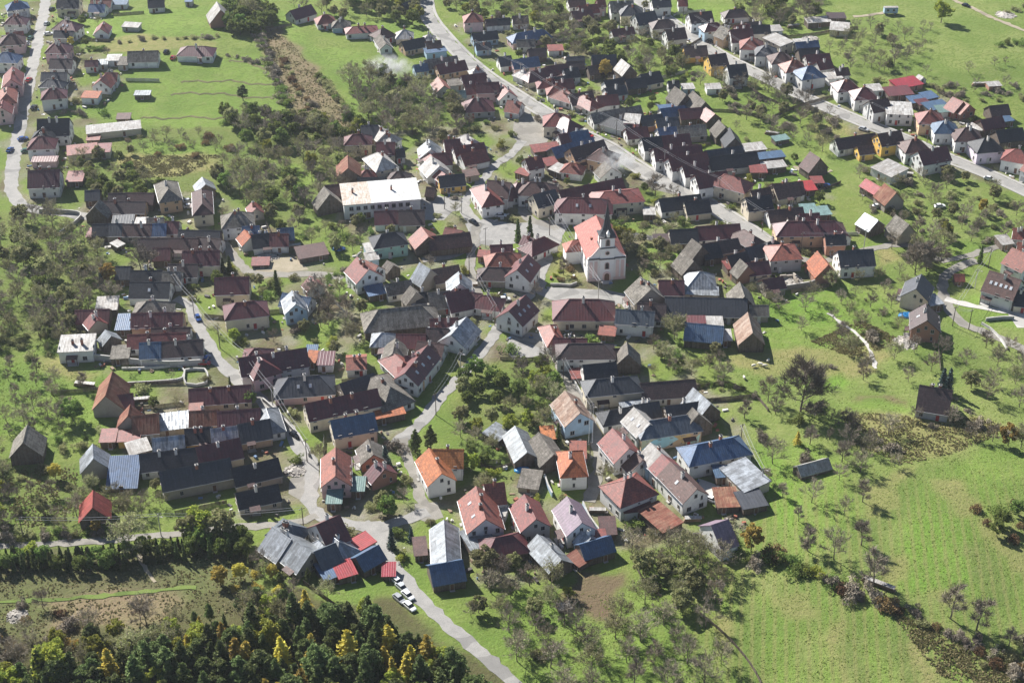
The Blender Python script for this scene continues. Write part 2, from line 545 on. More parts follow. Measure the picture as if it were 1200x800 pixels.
def smooth_line(pts, step=2.0):
    pts = [np.array(p[:2]) for p in pts]
    out = []
    n = len(pts)
    for i in range(n - 1):
        p0, p1, p2, p3 = pts[max(i - 1, 0)], pts[i], pts[i + 1], pts[min(i + 2, n - 1)]
        k = max(1, int(np.linalg.norm(p2 - p1) / step))
        for j in range(k):
            t = j / k
            out.append(0.5 * ((2 * p1) + (-p0 + p2) * t + (2 * p0 - 5 * p1 + 4 * p2 - p3) * t * t + (-p0 + 3 * p1 - 3 * p2 + p3) * t ** 3))
    out.append(pts[-1])
    return out


def mat_ground_like(name, c1, c2, c3, scale, rough=0.95, bump_s=0.5, bd=0.08):
    m, nt, bs = new_mat(name)
    gm = nd(nt, 'ShaderNodeNewGeometry')
    v = gm.outputs['Position']
    a = noise(nt, v, scale, 5, 0.65)
    b = noise(nt, v, scale * 9, 4, 0.7)
    cc = mixc(nt, ramp(nt, a, 0.35, 0.65), c1, c2)
    cc = mixc(nt, ramp(nt, b, 0.48, 0.72, 0, 0.7), cc, c3)
    nt.links.new(cc, bs.inputs['Base Color'])
    bs.inputs['Roughness'].default_value = rough
    bs.inputs['Specular IOR Level'].default_value = 0.25
    # mended patches with hard edges
    pz = noise(nt, v, 0.12, 1, 0.4)
    cc2 = mixc(nt, ramp(nt, pz, 0.585, 0.592, 0, 0.5), cc, tuple(0.55 * x for x in c1))
    nt.links.new(cc2, bs.inputs['Base Color'])
    bumpn(nt, bs, b, bump_s, bd)
    return m


M_ROAD = {
    'a': mat_ground_like('asphalt_worn', (0.235, 0.228, 0.215), (0.3, 0.288, 0.268), (0.16, 0.155, 0.145), 0.35, 0.9, 0.2, 0.02),
    'g': mat_ground_like('gravel_lane', (0.26, 0.242, 0.215), (0.2, 0.188, 0.16), (0.13, 0.12, 0.1), 0.4, 0.95, 0.4, 0.04),
    'd': mat_ground_like('dirt_track', (0.26, 0.22, 0.16), (0.33, 0.28, 0.21), (0.15, 0.16, 0.07), 0.3),
    'c': mat_ground_like('concrete_path', (0.45, 0.43, 0.4), (0.38, 0.36, 0.33), (0.52, 0.5, 0.46), 0.4, 0.9, 0.2, 0.02),
    'l': mat_ground_like('mown_path', (0.1, 0.15, 0.028), (0.13, 0.17, 0.04), (0.06, 0.08, 0.02), 0.3),
    'k': mat_ground_like('kerb_stone', (0.33, 0.32, 0.3), (0.28, 0.27, 0.25), (0.38, 0.36, 0.33), 0.8, 0.9, 0.2, 0.02),
}
ROADLINES = []
OCC = np.zeros((700, 720), dtype=np.uint8)      # 1 m raster: x -350..350, y 180..900


def occ_mark(x, y, r, val):
    i0, i1 = int(x - r + 350), int(x + r + 350) + 1
    j0, j1 = int(y - r - 180), int(y + r - 180) + 1
    OCC[max(i0, 0):max(i1, 0), max(j0, 0):max(j1, 0)] |= val


def occ_at(x, y):
    i, j = int(x + 350), int(y - 180)
    if 0 <= i < 700 and 0 <= j < 720:
        return int(OCC[i, j])
    return 0


def strip(name, line, offs, dz, mat, zs=None):
    """ribbon following the ground: line of xy points, list of offsets across"""
    v, f = [], []
    n = len(line)
    k = len(offs)
    wob = rng.normal(0, 1, (n, 2))
    for i in range(n):
        a = line[max(i - 1, 0)]
        b = line[min(i + 1, n - 1)]
        d = (b - a) / (np.linalg.norm(b - a) + 1e-9)
        nrm = np.array((-d[1], d[0]))
        for j, o in enumerate(offs):
            oo = o
            if zs is None and j in (0, k - 1):
                oo = o + 0.28 * wob[i, 0 if j == 0 else 1]
            p = line[i] + nrm * oo
            v.append((p[0], p[1], Hs(p[0], p[1]) + dz + (zs[j] if zs else 0)))
    for i in range(n - 1):
        for j in range(k - 1):
            f.append((i * k + j, (i + 1) * k + j, (i + 1) * k + j + 1, i * k + j + 1))
    return obj(name, mesh(name, v, f, [mat]))


for ri, (nm, wd, phrase, pts, mk) in enumerate(ROADS):
    wd = wd * (0.74 if wd > 2.5 else 0.9)
    w3 = [P(u, v) for u, v in pts]
    line = smooth_line(w3, 1.8)
    ROADLINES.append((phrase, np.array(line)))
    for p in line:
        occ_mark(p[0], p[1], wd / 2, 1)
    o = strip(nm, line, [-wd / 2 - 0.15, -wd / 4, 0, wd / 4, wd / 2 + 0.15], 0.05 + 0.004 * ri, M_ROAD[mk])
    tag(o, kind='structure')
    if ri in (0, 2):
        # raised pavements with kerbs either side
        for s in (-1, 1):
            a, b = wd / 2 + 0.2, wd / 2 + 1.5
            pv = strip('pavement', line, [s * a, s * (a + 0.02), s * b, s * (b + 0.02)], 0.02, M_ROAD['k'], [0.0, 0.14, 0.15, 0.0])
            tag(pv, kind='structure')

# open paved areas: forecourts and yards
YARDS = [
    ([(492, 232), (535, 230), (552, 236), (548, 246), (530, 248), (520, 258), (498, 258), (494, 245)], 'a'),
    ([(545, 262), (570, 256), (600, 262), (650, 258), (668, 262), (660, 275), (620, 282), (580, 290), (555, 284)], 'a'),
    ([(640, 336), (672, 338), (712, 340), (735, 345), (732, 356), (690, 360), (652, 356)], 'a'),
    ([(742, 192), (770, 196), (800, 216), (790, 228), (765, 222), (748, 208)], 'g'),
    ([(604, 132), (640, 140), (652, 150), (640, 168), (612, 172), (600, 160)], 'g'),
    ([(420, 612), (446, 610), (462, 622), (452, 640), (432, 632)], 'a'),
    ([(486, 590), (512, 588), (520, 606), (500, 612), (486, 606)], 'g'),
    ([(340, 560), (366, 556), (372, 580), (352, 586), (338, 578)], 'g'),
    ([(600, 386), (640, 392), (640, 414), (604, 424), (592, 410)], 'a'),
    ([(1180, 366), (1215, 362), (1215, 384), (1192, 384)], 'c'),
    ([(818, 560), (846, 570), (862, 584), (838, 590), (820, 578)], 'c'),
    ([(300, 330), (300, 302), (345, 300), (362, 316), (330, 320)], 'd'),
]
for yi, (pp, mk) in enumerate(YARDS):
    w3 = [P(u, v) for u, v in pp]
    c = sum(w3, Vector()) / len(w3)
    occ_mark(c.x, c.y, 4, 1)
    bm = bmesh.new()
    bm.faces.new([bm.verts.new((p.x, p.y, 0)) for p in w3])
    bmesh.ops.triangulate(bm, faces=bm.faces[:])
    for _ in range(3):
        bmesh.ops.subdivide_edges(bm, edges=bm.edges[:], cuts=1)
    for vtx in bm.verts:
        vtx.co.z = Hs(vtx.co.x, vtx.co.y) + 0.2 + 0.004 * yi if False else Hs(vtx.co.x, vtx.co.y) + 0.034 + 0.0012 * yi
    me = bpy.data.meshes.new('yard')
    bm.normal_update()
    bm.to_mesh(me)
    bm.free()
    me.materials.append(M_ROAD[mk])
    tag(obj('yard', me), kind='structure')

# ------------------------------------------------------------------ ground sheet with its plant cover as a colour map
LAND = [
    # class, polygon in survey coordinates.  L lush mown, M meadow, D dry weeds, S soil, Y yards, W leaf litter, B brown scrub, R dark rough
    ('M', [(-200, -60), (1400, -60), (1400, 140), (1000, 95), (930, 30), (700, 0), (560, 0), (430, 20), (300, -20), (60, 40), (-200, 60)]),
    ('Y', [(0, 0), (120, 0), (130, 60), (150, 100), (120, 130), (90, 200), (60, 240), (0, 240)]),
    ('L', [(88, 62), (150, 48), (232, 78), (305, 62), (325, 100), (328, 150), (262, 150), (165, 148), (62, 132), (60, 120), (110, 120), (150, 110), (148, 60)]),
    ('L', [(62, 18), (112, 14), (245, 8), (262, 20), (250, 42), (160, 58), (70, 42)]),
    ('M', [(160, 58), (250, 42), (255, 55), (150, 66)]),
    ('D', [(100, 48), (160, 40), (250, 48), (258, 58), (150, 64), (105, 58)]),
    ('B', [(300, 15), (330, 35), (372, 80), (412, 140), (420, 160), (372, 165), (335, 125), (318, 80), (302, 45)]),
    ('L', [(300, 0), (330, 10), (372, 55), (425, 60), (470, 100), (470, 118), (430, 150), (410, 120), (370, 75), (330, 35)]),
    ('L', [(416, 22), (500, 30), (514, 42), (490, 48), (440, 38)]),
    ('R', [(60, 150), (160, 150), (330, 150), (430, 160), (400, 240), (330, 280), (230, 240), (60, 240)]),
    ('L', [(170, 165), (240, 165), (260, 180), (210, 182), (160, 180)]),
    ('D', [(140, 182), (260, 180), (262, 196), (215, 205), (150, 208)]),
    ('L', [(330, 190), (350, 190), (372, 215), (368, 230), (340, 222), (330, 205)]),
    ('Y', [(90, 235), (250, 225), (330, 270), (420, 330), (430, 420), (480, 470), (470, 560), (500, 640), (420, 680), (300, 640), (260, 600), (150, 540), (110, 440), (120, 380), (140, 330), (100, 280)]),
    ('Y', [(400, 150), (560, 150), (600, 110), (520, 20), (600, 20), (760, 90), (820, 180), (960, 200), (1000, 300), (900, 400), (760, 360), (640, 400), (560, 440), (420, 330), (400, 250)]),
    ('Y', [(640, 380), (760, 370), (850, 460), (900, 560), (870, 640), (720, 640), (640, 680), (500, 690), (480, 600), (560, 560), (600, 500)]),
    ('Y', [(700, 0), (800, 20), (900, 20), (1000, 100), (1100, 110), (1200, 190), (1200, 230), (1000, 160), (900, 100), (800, 60)]),
    ('L', [(760, 160), (800, 120), (830, 140), (820, 160), (790, 170)]),
    ('L', [(722, 108), (790, 104), (790, 126), (730, 124)]),
    ('L', [(870, 208), (940, 190), (960, 180), (1000, 178), (1010, 200), (940, 215), (905, 240), (880, 238)]),
    ('L', [(690, 8), (800, 0), (860, 5), (850, 25), (800, 30), (770, 20)]),
    ('D', [(945, 145), (985, 140), (1000, 158), (960, 168)]),
    ('L', [(760, 285), (800, 285), (812, 305), (780, 312), (750, 300)]),
    ('L', [(840, 330), (880, 330), (880, 345), (850, 350)]),
    ('M', [(960, 180), (1100, 200), (1200, 240), (1200, 300), (1100, 290), (1000, 230)]),
    ('M', [(830, 385), (900, 350), (960, 335), (1040, 305), (1100, 330), (1200, 330), (1200, 430), (1400, 430), (1400, 900), (800, 900), (820, 760), (860, 680), (900, 640), (900, 560), (850, 450)]),
    ('L', [(830, 400), (880, 340), (960, 330), (1040, 345), (1050, 365), (1000, 400), (930, 420), (870, 440), (850, 430)]),
    ('D', [(850, 400), (930, 410), (1000, 400), (1040, 410), (1030, 440), (960, 450), (900, 440), (850, 425)]),
    ('L', [(1130, 345), (1180, 345), (1200, 385), (1160, 388), (1122, 372)]),
    ('L', [(1100, 290), (1150, 285), (1150, 300), (1110, 315)]),
    ('L', [(1000, 460), (1070, 470), (1075, 485), (1010, 480), (985, 470)]),
    ('D', [(985, 480), (1070, 488), (1150, 490), (1185, 500), (1120, 530), (1060, 540), (1000, 520), (980, 500)]),
    ('L', [(890, 520), (960, 520), (1000, 560), (1000, 640), (930, 650), (890, 600)]),
    ('L', [(1100, 545), (1200, 520), (1200, 580), (1150, 600), (1100, 640), (1080, 690), (1180, 720), (1200, 740), (1200, 640), (1030, 610)]),
    ('L', [(960, 690), (972, 690), (976, 830), (954, 830)]),
    ('D', [(972, 700), (985, 700), (990, 830), (976, 830)]),
    ('L', [(840, 700), (930, 700), (950, 830), (850, 830)]),
    ('D', [(905, 700), (955, 690), (955, 720), (910, 730)]),
    ('O', [(990, 706), (1012, 712), (1022, 840), (996, 840)]),
    ('L', [(1012, 712), (1035, 722), (1050, 840), (1022, 840)]),
    ('O', [(1048, 728), (1064, 734), (1082, 840), (1062, 840)]),
    ('D', [(1064, 734), (1076, 740), (1096, 840), (1084, 840)]),
    ('L', [(1090, 745), (1120, 758), (1150, 840), (1110, 840)]),
    ('O', [(1040, 560), (1100, 545), (1060, 600), (1020, 640), (1000, 620)]),
    ('G', [(1060, 620), (1120, 580), (1160, 600), (1170, 660), (1120, 700), (1060, 690), (1040, 650)]),
    ('O', [(1120, 640), (1150, 620), (1190, 700), (1170, 715)]),
    ('G', [(860, 560), (900, 520), (940, 560), (930, 620), (900, 600)]),
    ('G', [(900, 345), (960, 340), (990, 372), (930, 385), (890, 370)]),
    ('G', [(700, 720), (760, 705), (790, 760), (720, 780)]),
    ('G', [(930, 440), (980, 430), (1000, 450), (940, 465)]),
    ('D', [(1090, 560), (1130, 555), (1150, 600), (1120, 610)]),
    ('D', [(1140, 600), (1200, 625), (1200, 680), (1180, 660)]),
    ('D', [(830, 720), (850, 715), (900, 800), (880, 830)]),
    ('L', [(610, 690), (760, 700), (820, 760), (820, 850), (600, 850), (560, 760)]),
    ('S', [(672, 672), (730, 665), (725, 730), (690, 735), (665, 700)]),
    ('D', [(1020, 560), (1075, 548), (1050, 590), (1010, 610)]),
    ('D', [(905, 430), (960, 420), (1000, 425), (960, 445)]),
    ('O', [(1080, 400), (1140, 410), (1200, 440), (1130, 450), (1070, 430)]),
    ('D', [(1030, 655), (1050, 640), (1062, 670), (1040, 690)]),
    ('D', [(1095, 690), (1130, 690), (1140, 720), (1100, 715)]),
    ('O', [(860, 700), (890, 705), (900, 840), (868, 840)]),
    ('O', [(1000, 60), (1080, 70), (1060, 92), (1000, 95)]),
    ('O', [(1090, 90), (1200, 70), (1200, 90), (1100, 108)]),
    ('S', [(1000, 462), (1066, 468), (1064, 474), (1000, 468)]),
    ('S', [(54, 266), (92, 270), (90, 276), (55, 274)]),
    ('L', [(50, 250), (100, 262), (105, 270), (60, 282), (52, 262)]),
    ('R', [(-200, 245), (60, 250), (150, 310), (150, 400), (100, 400), (0, 410), (-200, 410)]),
    ('L', [(-200, 415), (60, 425), (120, 430), (140, 470), (120, 510), (40, 515), (-200, 510)]),
    ('D', [(30, 420), (70, 420), (120, 436), (110, 446), (60, 440)]),
    ('L', [(145, 432), (212, 430), (214, 444), (150, 448)]),
    ('R', [(-200, 540), (100, 545), (150, 600), (180, 625), (-200, 640)]),
    ('L', [(350, 375), (392, 372), (396, 395), (355, 398)]),
    ('L', [(388, 322), (412, 326), (412, 350), (395, 350)]),
    ('R', [(540, 430), (650, 420), (660, 480), (600, 520), (590, 590), (545, 560), (530, 480)]),
    ('L', [(466, 520), (476, 525), (492, 590), (478, 590), (468, 550)]),
    ('L', [(500, 470), (530, 460), (505, 500), (470, 518)]),
    ('K', [(-200, 650), (290, 640), (300, 670), (290, 720), (150, 740), (-200, 770)]),
    ('B', [(60, 700), (200, 690), (230, 700), (160, 740), (60, 745)]),
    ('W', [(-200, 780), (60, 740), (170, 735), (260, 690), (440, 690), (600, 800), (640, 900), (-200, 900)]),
    ('L', [(360, 685), (440, 680), (450, 700), (380, 705)]),
    ('L', [(450, 640), (480, 660), (560, 740), (620, 800), (600, 800), (530, 740), (470, 690)]),
    ('D', [(1025, 292), (1050, 292), (1052, 308), (1030, 312)]),
    ('L', [(990, 290), (1030, 280), (1040, 290), (1000, 296)]),
    ('Y', [(648, 285), (680, 300), (688, 328), (650, 335), (642, 320)]),
    ('D', [(648, 288), (672, 300), (684, 325), (676, 332), (650, 330), (645, 310)]),
]
LANDC = {'L': (0.16, 0.235, 0.048), 'M': (0.183, 0.222, 0.066), 'D': (0.24, 0.215, 0.09), 'S': (0.14, 0.10, 0.065),
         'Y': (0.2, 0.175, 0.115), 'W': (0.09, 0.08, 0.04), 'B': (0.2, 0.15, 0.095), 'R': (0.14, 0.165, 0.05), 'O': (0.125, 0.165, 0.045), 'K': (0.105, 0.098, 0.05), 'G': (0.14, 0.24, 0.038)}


def in_poly(px, py, poly):
    c = np.zeros(px.shape, bool)
    n = len(poly)
    j = n - 1
    for i in range(n):
        xi, yi = poly[i]
        xj, yj = poly[j]
        if yi != yj:
            c ^= ((yi > py) != (yj > py)) & (px < (xj - xi) * (py - yi) / (yj - yi) + xi)
        j = i
    return c


def axis(lo, hi, step, far, side):
    a = list(np.arange(lo, hi + 0.01, step))
    s = step
    x = hi
    up, dn = [], []
    while x < far:
        s *= 1.35
        x += s
        up.append(x)
    s, x = step, lo
    while x > side:
        s *= 1.35
        x -= s
        dn.append(x)
    return np.array(dn[::-1] + a + up)


gx = axis(-290, 290, 1.6, 5000, -5000)
gy = axis(215, 800, 1.6, 7000, -3000)
GX, GY = np.meshgrid(gx, gy, indexing='ij')
GZ = H(GX, GY)
nx, ny = GX.shape
gcol = np.empty((nx, ny, 3))
gcol[:] = (0.16, 0.205, 0.05)
gal = np.ones((nx, ny))
GRASSY = {'S': 0.1, 'B': 0.25, 'W': 0.2, 'K': 0.35, 'D': 0.55, 'Y': 0.5}
# wobble the edges of the plots so that they are not ruled lines
WX = GX + 1.3 * np.sin(GY * 0.31) + 0.8 * np.sin(GX * 0.53 + GY * 0.2)
WY = GY + 1.3 * np.sin(GX * 0.27) + 0.8 * np.sin(GY * 0.47 - GX * 0.3)
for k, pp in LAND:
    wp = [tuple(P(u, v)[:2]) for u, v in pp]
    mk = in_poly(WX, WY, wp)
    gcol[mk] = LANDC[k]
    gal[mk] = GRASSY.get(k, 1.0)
ymask = np.abs(gcol - np.array(LANDC['Y'])).sum(2) < 1e-6
pw = np.sin(GX * 0.21 + 2 * np.sin(GY * 0.05)) * np.sin(GY * 0.17 + 2 * np.sin(GX * 0.06)) + 0.35 * np.sin(GX * 0.63) * np.sin(GY * 0.55)
gcol[ymask & (pw > 0.25)] = (0.15, 0.2, 0.045)
gcol[ymask & (pw < -0.45)] = (0.13, 0.1, 0.07)
gcol[ymask & (pw < -0.05) & (pw > -0.2)] = (0.26, 0.24, 0.2)
for _ in range(1):
    g2 = gcol.copy()
    g2[1:-1, 1:-1] = (gcol[1:-1, 1:-1] * 2 + gcol[2:, 1:-1] + gcol[:-2, 1:-1] + gcol[1:-1, 2:] + gcol[1:-1, :-2]) / 6
    gcol = g2
gv = np.stack([GX.ravel(), GY.ravel(), GZ.ravel()], 1)
ii, jj = np.meshgrid(np.arange(nx - 1), np.arange(ny - 1), indexing='ij')
a = (ii * ny + jj).ravel()
gf = np.stack([a, a + ny, a + ny + 1, a + 1], 1)
gme = bpy.data.meshes.new('ground')
gme.vertices.add(len(gv))
gme.vertices.foreach_set('co', gv.ravel())
gme.loops.add(gf.size)
gme.loops.foreach_set('vertex_index', gf.ravel().astype(np.int32))
gme.polygons.add(len(gf))
gme.polygons.foreach_set('loop_start', np.arange(0, gf.size, 4, dtype=np.int32))
gme.polygons.foreach_set('use_smooth', np.ones(len(gf), bool))
gme.update(calc_edges=True)
ca = gme.color_attributes.new('cover', 'FLOAT_COLOR', 'POINT')
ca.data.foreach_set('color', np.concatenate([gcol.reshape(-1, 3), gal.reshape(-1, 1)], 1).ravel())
m, nt, bs = new_mat('ground_cover')
at = nd(nt, 'ShaderNodeAttribute', attribute_name='cover')
gm = nd(nt, 'ShaderNodeNewGeometry')
pos = gm.outputs['Position']
n1 = noise(nt, pos, 0.045, 5, 0.6)
n2 = noise(nt, pos, 0.22, 5, 0.7)
n3 = noise(nt, pos, 1.3, 5, 0.75)
n4 = noise(nt, pos, 0.6, 3, 0.8)
al = at.outputs['Alpha']
A_ = lambda f: math_n(nt, 'MULTIPLY', f, al)
cc = mixc(nt, A_(ramp(nt, n2, 0.45, 0.68, 0, 0.4)), at.outputs['Color'], (0.21, 0.21, 0.085))
cc = mixc(nt, A_(ramp(nt, n1, 0.42, 0.6, 0, 0.6)), cc, (0.095, 0.16, 0.03))
cc = mixc(nt, ramp(nt, n3, 0.52, 0.72, 0, 0.45), cc, (0.085, 0.125, 0.03))
n5 = noise(nt, pos, 3.2, 3, 0.7)
cc = mixc(nt, ramp(nt, n5, 0.55, 0.72, 0, 0.3), cc, (0.085, 0.105, 0.026))
cc = mixc(nt, A_(ramp(nt, n3, 0.28, 0.46, 0.5, 0)), cc, (0.23, 0.25, 0.1))
cc = mixc(nt, ramp(nt, n4, 0.62, 0.74, 0, 0.55), cc, (0.15, 0.115, 0.07))
# mowing and ploughing lines that follow the hillside
sp = nd(nt, 'ShaderNodeSeparateXYZ')
nt.links.new(pos, sp.inputs[0])
ln = math_n(nt, 'ADD', math_n(nt, 'MULTIPLY', sp.outputs[1], 0.9), math_n(nt, 'MULTIPLY', sp.outputs[0], -0.32))
ln = math_n(nt, 'ADD', ln, math_n(nt, 'MULTIPLY', n1, 60.0))
sw = math_n(nt, 'SINE', math_n(nt, 'MULTIPLY', ln, 1.7))
hill = ramp(nt, math_n(nt, 'ADD', sp.outputs[1], math_n(nt, 'MULTIPLY', sp.outputs[0], 0.25)), 560, 600, 0.35, 0.75)
cc = mixc(nt, math_n(nt, 'MULTIPLY', ramp(nt, math_n(nt, 'MULTIPLY', sw, n2), 0.0, 0.4), A_(hill)), cc, (0.105, 0.15, 0.03))
# mown swathes along the strips of the near meadow
sc2 = math_n(nt, 'ADD', sp.outputs[0], math_n(nt, 'ADD', math_n(nt, 'MULTIPLY', sp.outputs[1], -0.143), math_n(nt, 'MULTIPLY', n2, 1.2)))
sw2 = math_n(nt, 'SINE', math_n(nt, 'MULTIPLY', sc2, 2.3))
near = math_n(nt, 'MULTIPLY', ramp(nt, sp.outputs[1], 318, 345, 1.0, 0.0), ramp(nt, sp.outputs[0], 35, 50, 0.0, 1.0))
cc = mixc(nt, math_n(nt, 'MULTIPLY', ramp(nt, sw2, 0.0, 0.9, 0.0, 0.55), A_(near)), cc, (0.19, 0.19, 0.07))
nt.links.new(cc, bs.inputs['Base Color'])
bs.inputs['Roughness'].default_value = 1.0
bs.inputs['Specular IOR Level'].default_value = 0.1
hgt = math_n(nt, 'ADD', math_n(nt, 'MULTIPLY', n3, 1.2), math_n(nt, 'MULTIPLY', n2, 1.2))
bumpn(nt, bs, hgt, 0.8, 0.5)
gme.materials.append(m)
ground = obj('ground', gme)
tag(ground, kind='structure')

# low grassy banks between the field terraces
M_BANK = mat_ground_like('bank_grass', (0.11, 0.12, 0.045), (0.15, 0.13, 0.06), (0.06, 0.065, 0.025), 0.4)
for pts in ([(212, 97), (250, 95), (290, 97), (328, 102)], [(200, 112), (230, 109), (262, 111), (320, 116)], [(268, 72), (300, 76), (325, 92)], [(215, 44), (255, 45)], [(165, 139), (230, 138), (320, 139)]):
    ln = smooth_line([P(u, v) for u, v in pts], 1.8)
    ln = [q + np.array((0, 0.9 * math.sin(i * 0.7) + 0.6 * math.sin(i * 1.9))) for i, q in enumerate(ln)]
    tag(strip('bank', ln, [-1.1, -0.3, 0.4, 1.0], 0.0, M_BANK, [-0.1, 0.16, 0.2, -0.1]), kind='structure')
